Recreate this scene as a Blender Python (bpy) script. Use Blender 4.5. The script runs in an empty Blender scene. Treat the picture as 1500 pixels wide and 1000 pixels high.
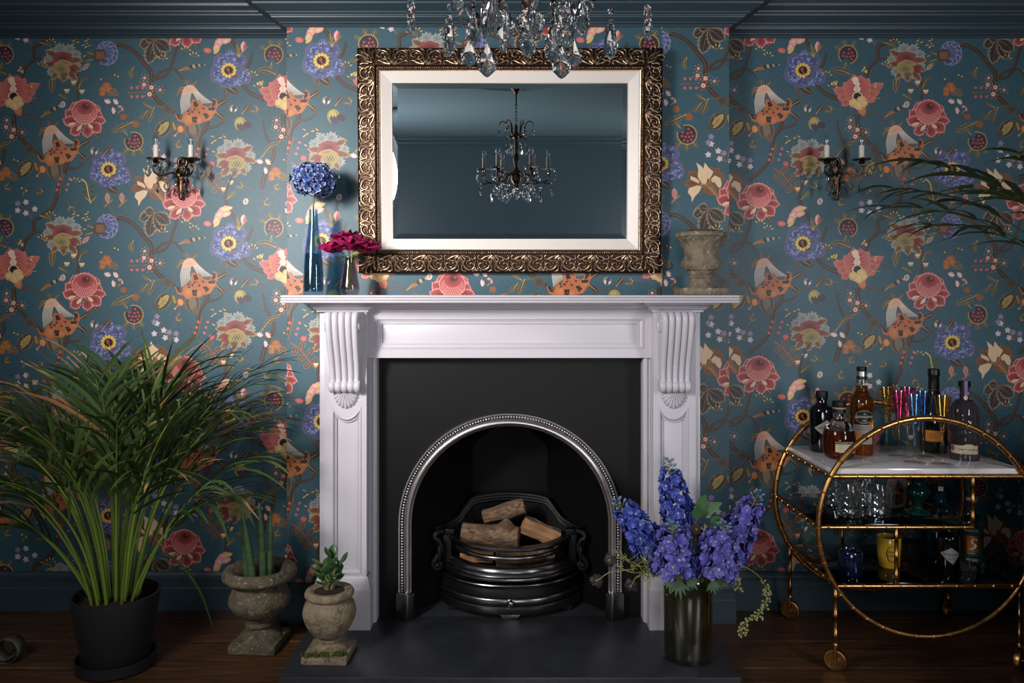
import bpy, bmesh, math, random
from mathutils import Vector, Matrix
R = math.radians
PI = math.pi
sc = bpy.context.scene
C = sc.collection
random.seed(7)

# ------------------------------------------------------------------ camera
FPX, CXP, CYP, CAMD, CAMZ = 1150.0, 747.0, 440.0, 2.85, 1.165
cam_d = bpy.data.cameras.new('camera')
cam = bpy.data.objects.new('camera', cam_d)
C.objects.link(cam)
cam.location = (0, -CAMD, CAMZ)
cam.rotation_euler = (R(90), 0, 0)
cam_d.sensor_width = 36.0
cam_d.lens = 36.0 * FPX / 1500.0
cam_d.shift_x = (750 - CXP) / 1500.0
cam_d.shift_y = -(500 - CYP) / 1500.0
cam_d.clip_start = 0.05
sc.camera = cam

# ------------------------------------------------------------------ light
world = bpy.data.worlds.new('world')
sc.world = world
world.use_nodes = True
world.node_tree.nodes['Background'].inputs[0].default_value = (0.6, 0.75, 1.0, 1)
world.node_tree.nodes['Background'].inputs[1].default_value = 0.02

def area(name, loc, target, size, power, color, spread=180, shape='RECTANGLE'):
    d = bpy.data.lights.new(name, 'AREA')
    d.shape = shape
    d.size, d.size_y = size
    d.energy = power
    d.color = color
    d.spread = R(spread)
    o = bpy.data.objects.new(name, d)
    C.objects.link(o)
    o.location = loc
    o.rotation_euler = (Vector(target) - Vector(loc)).to_track_quat('-Z', 'Y').to_euler()
    return o
KEY_LOC = Vector((-1.55, -2.25, 1.76))
KEY_AIM = Vector((-0.30, 0.0, 1.05))
area('umbrella_light', KEY_LOC, KEY_AIM, (0.92, 0.92), 14.0, (1.0, 0.97, 0.97), 108, 'ELLIPSE')
area('key_flash', KEY_LOC + Vector((0.05, 0.06, 0)), Vector((-0.50, 0.0, 1.28)), (0.20, 0.45), 12, (1.0, 0.96, 0.93), 66)
area('low_fill', (0.35, -3.1, 0.54), (0.0, 0, 1.0), (0.7, 0.34), 3.5, (1.0, 0.97, 1.0), 80)  # unseen fill lamp, added to lift the shadows around the mantelpiece
area('rear_fill', (-1.85, -2.75, 1.15), (0.7, -4.35, 1.85), (0.5, 0.5), 30, (1.0, 0.98, 0.97), 150)  # added fill lamp, brightens the rear wall reflected in the mirror
area('rear_fill', (1.9, -2.95, 1.1), (0.0, -4.35, 1.85), (0.5, 0.5), 24, (1.0, 0.98, 0.97), 150)  # second added fill for the rear wall, from the right
area('ceiling_fill', (-1.50, -2.70, 0.80), (-0.60, -2.45, 2.24), (0.4, 0.4), 30, (1.0, 0.98, 0.97), 110)  # added fill lamp pointing up, brightens the ceiling reflected in the mirror
area('side_flash', (2.1, -2.6, 1.30), (0.9, 0, 1.1), (0.40, 1.2), 12, (0.95, 0.95, 1.0), 110)

sc.view_settings.view_transform = 'Standard'
sc.view_settings.look = 'None'
sc.view_settings.gamma = 1
sc.view_settings.use_curve_mapping = False
sc.view_settings.exposure = -0.25
try:
    sc.cycles.use_denoising = True
    sc.cycles.max_bounces = 14
    sc.cycles.transmission_bounces = 12
    sc.cycles.transparent_max_bounces = 24
    sc.cycles.glossy_bounces = 6
    sc.cycles.diffuse_bounces = 4
    sc.cycles.caustics_reflective = False
    sc.cycles.caustics_refractive = True
    sc.cycles.blur_glossy = 1.0
    sc.cycles.sample_clamp_indirect = 6.0
except Exception:
    pass

# ------------------------------------------------------------------ helpers
def at(px, py, y):
    """photograph pixel and depth (room y) -> room point"""
    d = y + CAMD
    return Vector(((px - CXP) * d / FPX, y, CAMZ - (py - CYP) * d / FPX))

def lin(c):
    c = c / 255.0
    return c / 12.92 if c <= 0.04045 else ((c + 0.055) / 1.055) ** 2.4

def srgb(r, g, b):
    return (lin(r), lin(g), lin(b), 1.0)

MATS = {}
def mat(name, col=(128, 128, 128), rough=0.5, metal=0.0, trans=0.0, ior=1.45, coat=0.0,
        col2=None, scale=20.0, detail=4.0, bump=0.0, bscale=60.0, contrast=(0.35, 0.65),
        stretch=(1, 1, 1), sub=0.0, sheen=0.0, spec=0.5, emit=0.0, vcol=False, col3=None, scale3=8.0, con3=(0.55, 0.65), bdist=0.01, alpha=1.0, thin=None):
    if name in MATS:
        return MATS[name]
    m = bpy.data.materials.new(name)
    MATS[name] = m
    m.use_nodes = True
    nt = m.node_tree
    b = nt.nodes['Principled BSDF']
    b.inputs['Base Color'].default_value = srgb(*col)
    b.inputs['Roughness'].default_value = rough
    b.inputs['Metallic'].default_value = metal
    b.inputs['Transmission Weight'].default_value = trans
    b.inputs['IOR'].default_value = ior
    b.inputs['Coat Weight'].default_value = coat
    b.inputs['Coat Roughness'].default_value = 0.08
    b.inputs['Specular IOR Level'].default_value = spec
    b.inputs['Sheen Weight'].default_value = sheen
    b.inputs['Alpha'].default_value = alpha
    if sub:
        b.inputs['Subsurface Weight'].default_value = sub
        b.inputs['Subsurface Radius'].default_value = (0.01, 0.008, 0.005)
    if emit:
        b.inputs['Emission Color'].default_value = srgb(*col)
        b.inputs['Emission Strength'].default_value = emit
    tc = nt.nodes.new('ShaderNodeTexCoord')
    mp = nt.nodes.new('ShaderNodeMapping')
    mp.inputs['Scale'].default_value = stretch
    nt.links.new(tc.outputs['Object'], mp.inputs['Vector'])
    def noise(s, d):
        n = nt.nodes.new('ShaderNodeTexNoise')
        n.inputs['Scale'].default_value = s
        n.inputs['Detail'].default_value = d
        n.inputs['Roughness'].default_value = 0.6
        nt.links.new(mp.outputs['Vector'], n.inputs['Vector'])
        return n
    src = None
    if vcol:
        vc = nt.nodes.new('ShaderNodeVertexColor')
        vc.layer_name = 'Col'
        src = vc.outputs['Color']
    def mixin(src, c, s, d, con):
        n = noise(s, d)
        rp = nt.nodes.new('ShaderNodeValToRGB')
        rp.color_ramp.elements[0].position = con[0]
        rp.color_ramp.elements[1].position = con[1]
        nt.links.new(n.outputs['Fac'], rp.inputs['Fac'])
        mx = nt.nodes.new('ShaderNodeMix')
        mx.data_type = 'RGBA'
        nt.links.new(rp.outputs['Color'], mx.inputs['Factor'])
        if src is None:
            mx.inputs['A'].default_value = srgb(*col)
        else:
            nt.links.new(src, mx.inputs['A'])
        mx.inputs['B'].default_value = srgb(*c)
        return mx.outputs['Result']
    if col2 is not None:
        src = mixin(src, col2, scale, detail, contrast)
    if col3 is not None:
        src = mixin(src, col3, scale3, 6.0, con3)
    if src is not None:
        nt.links.new(src, b.inputs['Base Color'])
    if bump:
        n = noise(bscale, 5.0)
        bp = nt.nodes.new('ShaderNodeBump')
        bp.inputs['Strength'].default_value = bump
        bp.inputs['Distance'].default_value = bdist
        nt.links.new(n.outputs['Fac'], bp.inputs['Height'])
        nt.links.new(bp.outputs['Normal'], b.inputs['Normal'])
    return m

def thin_glass(name, tint, ior=1.5, rough=0.0):
    """thin clear or tinted glass: fresnel reflection over tinted see-through"""
    if name in MATS:
        return MATS[name]
    m = bpy.data.materials.new(name)
    MATS[name] = m
    m.use_nodes = True
    nt = m.node_tree
    out = nt.nodes['Material Output']
    nt.nodes.remove(nt.nodes['Principled BSDF'])
    tr_ = nt.nodes.new('ShaderNodeBsdfTransparent'); tr_.inputs[0].default_value = srgb(*tint)
    gl_ = nt.nodes.new('ShaderNodeBsdfAnisotropic'); gl_.inputs['Roughness'].default_value = rough; gl_.inputs['Color'].default_value = (1, 1, 1, 1)
    f0 = ((ior - 1) / (ior + 1)) ** 2
    lw = nt.nodes.new('ShaderNodeLayerWeight'); lw.inputs['Blend'].default_value = 0.5
    pw = nt.nodes.new('ShaderNodeMath'); pw.operation = 'POWER'; pw.inputs[1].default_value = 4.0
    nt.links.new(lw.outputs['Facing'], pw.inputs[0])
    fr_n = nt.nodes.new('ShaderNodeMath'); fr_n.operation = 'MULTIPLY_ADD'; fr_n.inputs[1].default_value = 1 - f0; fr_n.inputs[2].default_value = f0
    nt.links.new(pw.outputs[0], fr_n.inputs[0])
    mx = nt.nodes.new('ShaderNodeMixShader')
    nt.links.new(fr_n.outputs[0], mx.inputs[0]); nt.links.new(tr_.outputs[0], mx.inputs[1]); nt.links.new(gl_.outputs[0], mx.inputs[2])
    nt.links.new(mx.outputs[0], out.inputs['Surface'])
    return m

def V(*a):
    return Vector(a)

class MB:
    """collects shapes into one mesh"""
    def __init__(self):
        self.v, self.f, self.c = [], [], []
        self.cur = None
    def add(self, vs, fs):
        o = len(self.v)
        self.v += [tuple(p) for p in vs]
        self.f += [tuple(i + o for i in q) for q in fs]
        self.c += [self.cur] * len(vs)
        return self
    def color(self, rgb):
        self.cur = srgb(*rgb)
        return self
    def box(self, x0, x1, y0, y1, z0, z1):
        vs = [(x, y, z) for z in (z0, z1) for y in (y0, y1) for x in (x0, x1)]
        return self.add(vs, [(0, 2, 3, 1), (4, 5, 7, 6), (0, 1, 5, 4), (2, 6, 7, 3), (0, 4, 6, 2), (1, 3, 7, 5)])
    def lathe(self, prof, n=32, c=(0, 0), cap0=True, cap1=True, sx=1.0, sy=1.0):
        vs, fs = [], []
        m = len(prof)
        for i in range(n):
            a = 2 * PI * i / n
            for r, z in prof:
                vs.append((c[0] + r * math.cos(a) * sx, c[1] + r * math.sin(a) * sy, z))
        for i in range(n):
            j = (i + 1) % n
            for k in range(m - 1):
                fs.append((i * m + k, j * m + k, j * m + k + 1, i * m + k + 1))
        if cap0 and prof[0][0] > 1e-6:
            fs.append(tuple(i * m for i in range(n))[::-1])
        if cap1 and prof[-1][0] > 1e-6:
            fs.append(tuple(i * m + m - 1 for i in range(n)))
        return self.add(vs, fs)
    def tube(self, path, r, n=8, closed=False, caps=True, flat=1.0, up=None):
        P = [Vector(p) for p in path]
        k = len(P)
        rr = r if isinstance(r, (list, tuple)) else [r] * k
        vs, fs = [], []
        prev = None
        for i in range(k):
            if closed:
                t = P[(i + 1) % k] - P[i - 1]
            else:
                t = P[min(i + 1, k - 1)] - P[max(i - 1, 0)]
            if t.length < 1e-9:
                t = Vector((0, 0, 1))
            t.normalize()
            if prev is None:
                ref = Vector(up) if up else (Vector((0, 0, 1)) if abs(t.z) < 0.9 else Vector((1, 0, 0)))
                a = t.cross(ref).normalized()
            else:
                a = prev - t * prev.dot(t)
                a = a.normalized() if a.length > 1e-6 else t.orthogonal().normalized()
            prev = a
            b = t.cross(a)
            for q in range(n):
                an = 2 * PI * q / n
                vs.append(P[i] + a * math.cos(an) * rr[i] + b * math.sin(an) * rr[i] * flat)
        last = k if closed else k - 1
        for i in range(last):
            j = (i + 1) % k
            for q in range(n):
                w = (q + 1) % n
                fs.append((i * n + q, i * n + w, j * n + w, j * n + q))
        if caps and not closed:
            fs.append(tuple(range(n))[::-1])
            fs.append(tuple((k - 1) * n + q for q in range(n)))
        return self.add(vs, fs)
    def grid(self, fn, nu, nv, cu=False, cv=False):
        vs = [fn(i / (nu if cu else nu - 1), j / (nv if cv else nv - 1)) for i in range(nu) for j in range(nv)]
        fs = []
        for i in range(nu if cu else nu - 1):
            for j in range(nv if cv else nv - 1):
                a, b = (i + 1) % nu, (j + 1) % nv
                fs.append((i * nv + j, a * nv + j, a * nv + b, i * nv + b))
        return self.add(vs, fs)
    def ell(self, c, r, nu=12, nv=8, M=None):
        vs, fs = [], []
        for i in range(1, nv):
            t = PI * i / nv
            for j in range(nu):
                a = 2 * PI * j / nu
                vs.append(Vector((r[0] * math.sin(t) * math.cos(a), r[1] * math.sin(t) * math.sin(a), r[2] * math.cos(t))))
        vs.append(Vector((0, 0, r[2])))
        vs.append(Vector((0, 0, -r[2])))
        top, bot = len(vs) - 2, len(vs) - 1
        for i in range(nv - 2):
            for j in range(nu):
                k = (j + 1) % nu
                fs.append((i * nu + j, (i + 1) * nu + j, (i + 1) * nu + k, i * nu + k))
        for j in range(nu):
            k = (j + 1) % nu
            fs.append((top, j, k))
            fs.append((bot, (nv - 2) * nu + k, (nv - 2) * nu + j))
        if M is not None:
            vs = [M @ p for p in vs]
        return self.add([p + Vector(c) for p in vs], fs)
    def mould(self, path, prof, normal, closed=True, caps=True):
        """sweep prof [(u sideways, v along normal)] along a planar path with mitred corners"""
        N = Vector(normal).normalized()
        P = [Vector(p) for p in path]
        k, m = len(P), len(prof)
        vs, fs = [], []
        for i in range(k):
            d1 = (P[i] - P[i - 1]) if (closed or i > 0) else None
            d2 = (P[(i + 1) % k] - P[i]) if (closed or i < k - 1) else None
            if d1 is None:
                d1 = d2
            if d2 is None:
                d2 = d1
            n1 = d1.normalized().cross(N)
            n2 = d2.normalized().cross(N)
            mt = (n1 + n2) / max(0.2, 1 + n1.dot(n2))
            for u, w in prof:
                vs.append(P[i] + mt * u + N * w)
        for i in range(k if closed else k - 1):
            j = (i + 1) % k
            for q in range(m - 1):
                fs.append((i * m + q, j * m + q, j * m + q + 1, i * m + q + 1))
        if caps and not closed:
            fs.append(tuple(range(m)))
            fs.append(tuple((k - 1) * m + q for q in range(m))[::-1])
        return self.add(vs, fs)
    def prism(self, poly, vec):
        """extrude a 3d polygon along vec"""
        n = len(poly)
        P = [Vector(p) for p in poly]
        vs = P + [p + Vector(vec) for p in P]
        fs = [tuple(range(n))[::-1], tuple(range(n, 2 * n))]
        for i in range(n):
            j = (i + 1) % n
            fs.append((i, j, n + j, n + i))
        return self.add(vs, fs)
    def leafblade(self, path, w, up=(0, 0, 1), fold=0.15, n=None):
        """two-sided leaf blade along a path, half width list w"""
        P = [Vector(p) for p in path]
        vs, fs = [], []
        k = len(P)
        for i in range(k):
            t = (P[min(i + 1, k - 1)] - P[max(i - 1, 0)]).normalized()
            s = t.cross(Vector(up))
            s = s.normalized() if s.length > 1e-4 else t.orthogonal().normalized()
            nn = s.cross(t)
            vs += [P[i] - s * w[i] + nn * w[i] * fold, P[i], P[i] + s * w[i] + nn * w[i] * fold]
        for i in range(k - 1):
            fs += [(i * 3, i * 3 + 1, i * 3 + 4, i * 3 + 3), (i * 3 + 1, i * 3 + 2, i * 3 + 5, i * 3 + 4)]
        return self.add(vs, fs)
    def xform(self, M):
        self.v = [tuple(M @ Vector(p)) for p in self.v]
        return self
    def mesh(self, name, material, smooth=38, bevel=0.0, bseg=2, fix=True):
        me = bpy.data.meshes.new(name)
        me.from_pydata(self.v, [], self.f)
        if any(c is not None for c in self.c):
            ca = me.color_attributes.new('Col', 'FLOAT_COLOR', 'POINT')
            ca.data.foreach_set('color', [x for c in self.c for x in (c or (1, 1, 1, 1))])
        if fix or bevel:
            bm = bmesh.new()
            bm.from_mesh(me)
            if bevel:
                bmesh.ops.remove_doubles(bm, verts=bm.verts, dist=1e-5)
                bmesh.ops.recalc_face_normals(bm, faces=bm.faces)
                es = [e for e in bm.edges if len(e.link_faces) == 2 and e.calc_face_angle(0) > R(30)]
                bmesh.ops.bevel(bm, geom=es, offset=bevel, segments=bseg, profile=0.5, affect='EDGES', clamp_overlap=True)
            if fix:
                bmesh.ops.recalc_face_normals(bm, faces=bm.faces)
            bm.to_mesh(me)
            bm.free()
        if smooth:
            me.shade_smooth()
            me.set_sharp_from_angle(angle=R(smooth))
        mats = material if isinstance(material, (list, tuple)) else [material]
        for m_ in mats:
            me.materials.append(m_)
        return me
    def build(self, name, material, parent=None, world=False, **kw):
        if world and parent is not None:
            p = parent
            off = Vector(p.location)
            while p.parent is not None:
                p = p.parent
                off = off + Vector(p.location)
            self.v = [tuple(Vector(q) - off) for q in self.v]
        o = bpy.data.objects.new(name, self.mesh(name, material, **kw))
        C.objects.link(o)
        if parent is not None:
            o.parent = parent
        return o

def tag(o, label=None, cat=None, group=None, kind=None):
    if label: o['label'] = label
    if cat: o['category'] = cat
    if group: o['group'] = group
    if kind: o['kind'] = kind
    return o
def struct(o):
    o['kind'] = 'structure'
    return o
def thing(name, label, cat, loc=(0, 0, 0), rotz=0.0, group=None):
    o = bpy.data.objects.new(name, None)
    C.objects.link(o)
    o.empty_display_size = 0.05
    o.location = loc
    o.rotation_euler = (0, 0, rotz)
    return tag(o, label, cat, group)
def copy_part(ch, parent, loc=None, rot=None, scale=None):
    c = ch.copy()
    C.objects.link(c)
    c.parent = parent
    if loc is not None: c.location = loc
    if rot is not None: c.rotation_euler = rot
    if scale is not None: c.scale = (scale,) * 3 if not isinstance(scale, (tuple, list)) else scale
    return c
def dup(root, loc, rotz=0.0, label=None, group=None):
    r = root.copy()
    C.objects.link(r)
    r.location = loc
    r.rotation_euler = (0, 0, rotz)
    if label: r['label'] = label
    if group: r['group'] = group
    for ch in list(root.children):
        c = copy_part(ch, r)
        for g in list(ch.children):
            copy_part(g, c)
    return r
def inst(name, me, parent, M=None, loc=None):
    """a part that shares mesh data"""
    o = bpy.data.objects.new(name, me)
    C.objects.link(o)
    o.parent = parent
    if M is not None:
        o.matrix_local = M
    elif loc is not None:
        o.location = loc
    return o
def bez(p, n=16):
    """smooth curve through points (Catmull-Rom)"""
    P = [Vector(q) for q in p]
    P = [P[0] * 2 - P[1]] + P + [P[-1] * 2 - P[-2]]
    out = []
    segs = len(P) - 3
    per = max(1, n // segs)
    for i in range(segs):
        a, b, c, d = P[i:i + 4]
        for k in range(per):
            t = k / per
            out.append(0.5 * ((2 * b) + (c - a) * t + (2 * a - 5 * b + 4 * c - d) * t * t + (3 * b - a - 3 * c + d) * t ** 3))
    out.append(P[-2])
    return out
def text_mb(s, size, extrude=0.0, spacing=1.0):
    """flat lettering as a mesh in the xz plane, centred"""
    cu = bpy.data.curves.new('lettering', 'FONT')
    cu.body = s
    cu.size = size
    cu.align_x = 'CENTER'
    cu.align_y = 'CENTER'
    cu.space_character = spacing
    cu.resolution_u = 3
    o = bpy.data.objects.new('lettering', cu)
    C.objects.link(o)
    dg = bpy.context.evaluated_depsgraph_get()
    me = o.evaluated_get(dg).to_mesh()
    mb = MB()
    mb.add([(v.co.x, 0, v.co.y) for v in me.vertices], [tuple(p.vertices) for p in me.polygons])
    o.evaluated_get(dg).to_mesh_clear()
    bpy.data.objects.remove(o)
    bpy.data.curves.remove(cu)
    return mb
def wrap(mb, r, ang=0.0, dz=0.0):
    """bend a flat xz mesh round a vertical cylinder, facing -y turned by ang"""
    out = []
    for x, y, z in mb.v:
        a = x / r + ang
        out.append((math.sin(a) * (r - y), -math.cos(a) * (r - y), z + dz))
    mb.v = out
    return mb
def label_patch(poly2d, r, ang, dz, sub=0.004):
    """curved label: outline polygon (x,z) cut in vertical strips and bent round a bottle"""
    xs = [p[0] for p in poly2d]
    n = max(4, int((max(xs) - min(xs)) / sub))
    mb = MB()
    def span(x):
        zs = []
        k = len(poly2d)
        for i in range(k):
            (x0, z0), (x1, z1) = poly2d[i], poly2d[(i + 1) % k]
            if (x0 <= x <= x1) or (x1 <= x <= x0):
                zs.append(z0 if abs(x1 - x0) < 1e-9 else z0 + (z1 - z0) * (x - x0) / (x1 - x0))
                if abs(x1 - x0) < 1e-9: zs.append(z1)
        return min(zs), max(zs)
    lo, hi = min(xs) + 1e-6, max(xs) - 1e-6
    vs, fs = [], []
    for i in range(n + 1):
        x = lo + (hi - lo) * i / n
        a, b = span(x)
        vs += [(x, 0, a), (x, 0, b)]
    for i in range(n):
        fs.append((2 * i, 2 * i + 2, 2 * i + 3, 2 * i + 1))
    mb.add(vs, fs)
    return wrap(mb, r, ang, dz)

# ------------------------------------------------------------------ room shell
RX0, RX1, RYB, WY, HC = -2.42, 2.42, -4.35, 0.12, 2.24
BX0, BX1 = -0.810, 0.7955          # chimney breast sides
def wood_mat(name, dark, light, rough=0.42, stretch=(1.2, 16, 16), bump=0.15, coat=0.0):
    m = mat(name, light, rough, coat=coat)
    nt = m.node_tree
    b = nt.nodes['Principled BSDF']
    tc = nt.nodes.new('ShaderNodeTexCoord')
    oi = nt.nodes.new('ShaderNodeObjectInfo')
    ml = nt.nodes.new('ShaderNodeMath'); ml.operation = 'MULTIPLY'; ml.inputs[1].default_value = 37.0
    nt.links.new(oi.outputs['Random'], ml.inputs[0])
    va = nt.nodes.new('ShaderNodeVectorMath'); va.operation = 'ADD'
    nt.links.new(tc.outputs['Object'], va.inputs[0])
    nt.links.new(ml.outputs[0], va.inputs[1])
    mp = nt.nodes.new('ShaderNodeMapping'); mp.inputs['Scale'].default_value = stretch
    nt.links.new(va.outputs[0], mp.inputs['Vector'])
    n1 = nt.nodes.new('ShaderNodeTexNoise'); n1.inputs['Scale'].default_value = 2.2; n1.inputs['Detail'].default_value = 6; n1.inputs['Distortion'].default_value = 1.6
    n2 = nt.nodes.new('ShaderNodeTexNoise'); n2.inputs['Scale'].default_value = 14; n2.inputs['Detail'].default_value = 5
    for n in (n1, n2): nt.links.new(mp.outputs[0], n.inputs['Vector'])
    ad = nt.nodes.new('ShaderNodeMath'); ad.operation = 'MULTIPLY_ADD'; ad.inputs[1].default_value = 0.45
    nt.links.new(n2.outputs['Fac'], ad.inputs[0]); nt.links.new(n1.outputs['Fac'], ad.inputs[2])
    rp = nt.nodes.new('ShaderNodeValToRGB')
    rp.color_ramp.elements[0].position = 0.5; rp.color_ramp.elements[0].color = srgb(*dark)
    rp.color_ramp.elements[1].position = 0.9; rp.color_ramp.elements[1].color = srgb(*light)
    nt.links.new(ad.outputs[0], rp.inputs['Fac'])
    nt.links.new(rp.outputs['Color'], b.inputs['Base Color'])
    bp = nt.nodes.new('ShaderNodeBump'); bp.inputs['Strength'].default_value = bump; bp.inputs['Distance'].default_value = 0.003
    nt.links.new(ad.outputs[0], bp.inputs['Height']); nt.links.new(bp.outputs['Normal'], b.inputs['Normal'])
    return m

TEAL = (52, 83, 94)
M_PAPER = mat('wallpaper_ground', TEAL, 0.47, col2=(57, 90, 102), scale=90, bump=0.2, bscale=260, bdist=0.002, spec=0.5)
M_PRINT = mat('wallpaper_ink', (255, 255, 255), 0.47, vcol=True, bump=0.2, bscale=260, bdist=0.002, spec=0.5)
M_TRIM = mat('trim_paint', (52, 70, 79), 0.40, bump=0.03, bscale=50)
M_WALL = mat('wall_paint', (58, 72, 82), 0.42, bump=0.05, bscale=120)
M_CEIL = mat('ceiling_paint', (88, 104, 112), 0.45, bump=0.04, bscale=90)
M_PLANK = wood_mat('oak_plank', (50, 32, 19), (94, 63, 40), 0.38)
M_SUB = mat('subfloor', (20, 14, 9), 0.9)

# floor: slab with individual boards
fl = struct(MB().box(RX0, RX1, RYB, WY, -0.06, -0.021).build('floor', M_SUB))
PW, PL = 0.195, 1.9
plank_me = MB().box(-PL / 2 + 0.0008, PL / 2 - 0.0008, -PW / 2 + 0.0008, PW / 2 - 0.0008, -0.02, 0).mesh('plank', M_PLANK, bevel=0.0014, bseg=1)
rnd = random.Random(3)
row = 0
yb = 0.031 + PW
while yb > RYB:
    off = rnd.uniform(0, PL)
    x = RX0 - off
    y1, y0 = min(yb, WY), max(yb - PW, RYB)
    while x < RX1:
        xa, xb = max(x, RX0), min(x + PL, RX1)
        if xb - xa > 0.06:
            whole = abs((xb - xa) - PL) < 1e-6 and abs((y1 - y0) - PW) < 1e-6
            if whole:
                o = inst('plank', plank_me, fl, loc=(x + PL / 2, yb - PW / 2, 0))
            else:
                o = MB().box(xa + .0008, xb - .0008, y0 + .0008, y1 - .0008, -0.02, 0).build('plank', M_PLANK, fl, bevel=0.0014, bseg=1)
        x += PL
    yb -= PW

T = 0.10
wl = struct(MB().box(RX0 - T, RX0, RYB - T, WY + T, -0.06, HC).build('wall_left', M_WALL))
wr = struct(MB().box(RX1, RX1 + T, RYB - T, WY + T, -0.06, HC).build('wall_right', M_WALL))
wb = struct(MB().box(RX0, RX1, RYB - T, RYB, -0.06, HC).build('wall_rear', M_WALL))
al = struct(MB().box(RX0, BX0 + 0.05, WY, WY + T, -0.06, HC).build('wall_alcove_left', M_PAPER))
ar = struct(MB().box(BX1 - 0.05, RX1, WY, WY + T, -0.06, HC).build('wall_alcove_right', M_PAPER))
cb = MB()
cb.box(BX0, -0.42, 0, WY, 0, HC); cb.box(0.42, BX1, 0, WY, 0, HC); cb.box(-0.42, 0.42, 0, WY, 0.80, HC)
cb = struct(cb.build('wall_chimney_breast', M_PAPER, fix=False))
cl = struct(MB().box(RX0 - T, RX1 + T, RYB - T, WY + T, HC, HC + 0.08).build('ceiling', M_CEIL))

room_path = [(RX0, WY), (BX0, WY), (BX0, 0), (BX1, 0), (BX1, WY), (RX1, WY), (RX1, RYB), (RX0, RYB)]
z0 = 2.156
corn = [(0.0, z0), (0.005, z0), (0.007, z0 + .003), (0.010, z0 + .003), (0.012, z0 + .0065), (0.019, z0 + .009), (0.021, z0 + .009),
        (0.0225, z0 + .012), (0.040, z0 + .0215), (0.043, z0 + .0215), (0.0445, z0 + .026), (0.0475, z0 + .0275), (0.049, z0 + .031),
        (0.055, z0 + .0335), (0.058, z0 + .0335), (0.060, z0 + .0375), (0.090, z0 + .053), (0.094, z0 + .053), (0.096, z0 + .058), (0.103, z0 + .061),
        (0.106, z0 + .061), (0.108, z0 + .066), (0.128, z0 + .0745), (0.132, z0 + .0745), (0.134, HC - 0.0005), (0.0, HC - 0.0005)]
tr = MB().mould([(x, y, 0) for x, y in room_path], corn, (0, 0, 1))
struct(tr.build('trim_1', M_TRIM, smooth=20))
sk = [(0.0, 0.0), (0.020, 0.0), (0.020, 0.083), (0.018, 0.086), (0.0175, 0.110), (0.0195, 0.1125), (0.0195, 0.117), (0.0135, 0.120), (0.0125, 0.130), (0.006, 0.140), (0.0, 0.142)]
for nm, pth in (('baseboard_left', [(RX0, WY), (BX0, WY), (BX0, 0), (-0.662, 0)]),
                ('baseboard_right', [(0.662, 0), (BX1, 0), (BX1, WY), (RX1, WY)]),
                ('baseboard_rear', [(RX1, WY - .02), (RX1, RYB), (RX0, RYB), (RX0, WY - .02)])):
    struct(MB().mould([(x, y, 0) for x, y in pth], sk, (0, 0, 1), closed=False).build(nm, M_TRIM, smooth=25))

# plaster ceiling rose
CHX, CHY = 0.034, -1.555
rose = [(0.345, HC), (0.342, HC - .008), (0.325, HC - .016), (0.312, HC - .006), (0.296, HC - .004), (0.285, HC - .014), (0.262, HC - .021),
        (0.248, HC - .010), (0.222, HC - .007), (0.208, HC - .018), (0.190, HC - .024), (0.176, HC - .012), (0.150, HC - .010), (0.138, HC - .024),
        (0.118, HC - .030), (0.104, HC - .016), (0.078, HC - .016), (0.066, HC - .030), (0.03, HC - .034), (0.0, HC - .034)]
struct(MB().lathe(rose, 64, (CHX, CHY), cap0=False, cap1=False).build('trim_2', M_CEIL, smooth=50))

# ------------------------------------------------------------------ wallpaper print (flat ink shapes on the wall)
# drawn in pattern units (387.2 units = 1 m), y downwards; one tile = 395 x 253.5 units
PU, TW, TH = 387.2, 395.0, 253.5
INK = []
prn = random.Random(11)
def mixc(a, b, t):
    return tuple(a[i] + (b[i] - a[i]) * t for i in range(3))
def fan(pts, ce, cm=None, c=None):
    n = len(pts)
    if c is None:
        c = (sum(p[0] for p in pts) / n, sum(p[1] for p in pts) / n)
    INK.append([(list(pts), c, ce, cm if cm is not None else ce)])
def flat(pts, c):
    """any outline, one ink"""
    from mathutils.geometry import tessellate_polygon
    tr_ = tessellate_polygon([[Vector((x, y, 0)) for x, y in pts]])
    INK.append([([pts[i] for i in t], (sum(pts[i][0] for i in t) / 3, sum(pts[i][1] for i in t) / 3), c, c) for t in tr_])
def rot2(x, y, a):
    return x * math.cos(a) - y * math.sin(a), x * math.sin(a) + y * math.cos(a)
def oval(cx, cy, rx, ry, a=0, ce=(0, 0, 0), cm=None, n=16, jag=0.0, fr=8, ph=0):
    pts = []
    for i in range(n):
        t = 2 * PI * i / n
        k = 1 + (jag * math.cos(fr * t + ph) if jag else 0)
        x, y = rot2(rx * math.cos(t) * k, ry * math.sin(t) * k, R(a))
        pts.append((cx + x, cy + y))
    fan(pts, ce, cm, (cx, cy))
def petal(x0, y0, x1, y1, w, ce, cm=None, bend=0.0, jag=0.0, n=9, tip=0.55, blunt=0.0):
    """leaf or petal from base to tip"""
    dx, dy = x1 - x0, y1 - y0
    L = math.hypot(dx, dy)
    ux, uy = dx / L, dy / L
    lf, rt = [], []
    for i in range(n + 1):
        t = i / n
        k = math.sin(PI * t ** (math.log(0.5) / math.log(tip))) ** 0.8 if 0 < t < 1 else (blunt if t == 1 else 0)
        k = max(k, 0.0)
        j = 1 + (jag if i % 2 else -jag)
        bx = bend * math.sin(PI * t)
        px, py = x0 + dx * t - uy * bx * L, y0 + dy * t + ux * bx * L
        ww = w * k * j
        lf.append((px - uy * ww, py + ux * ww))
        rt.append((px + uy * ww, py - ux * ww))
    pts = lf + rt[::-1][1:]
    bx = bend
    fan(pts, ce, cm, (x0 + dx * 0.5 - uy * bx * L, y0 + dy * 0.5 + ux * bx * L))
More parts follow.
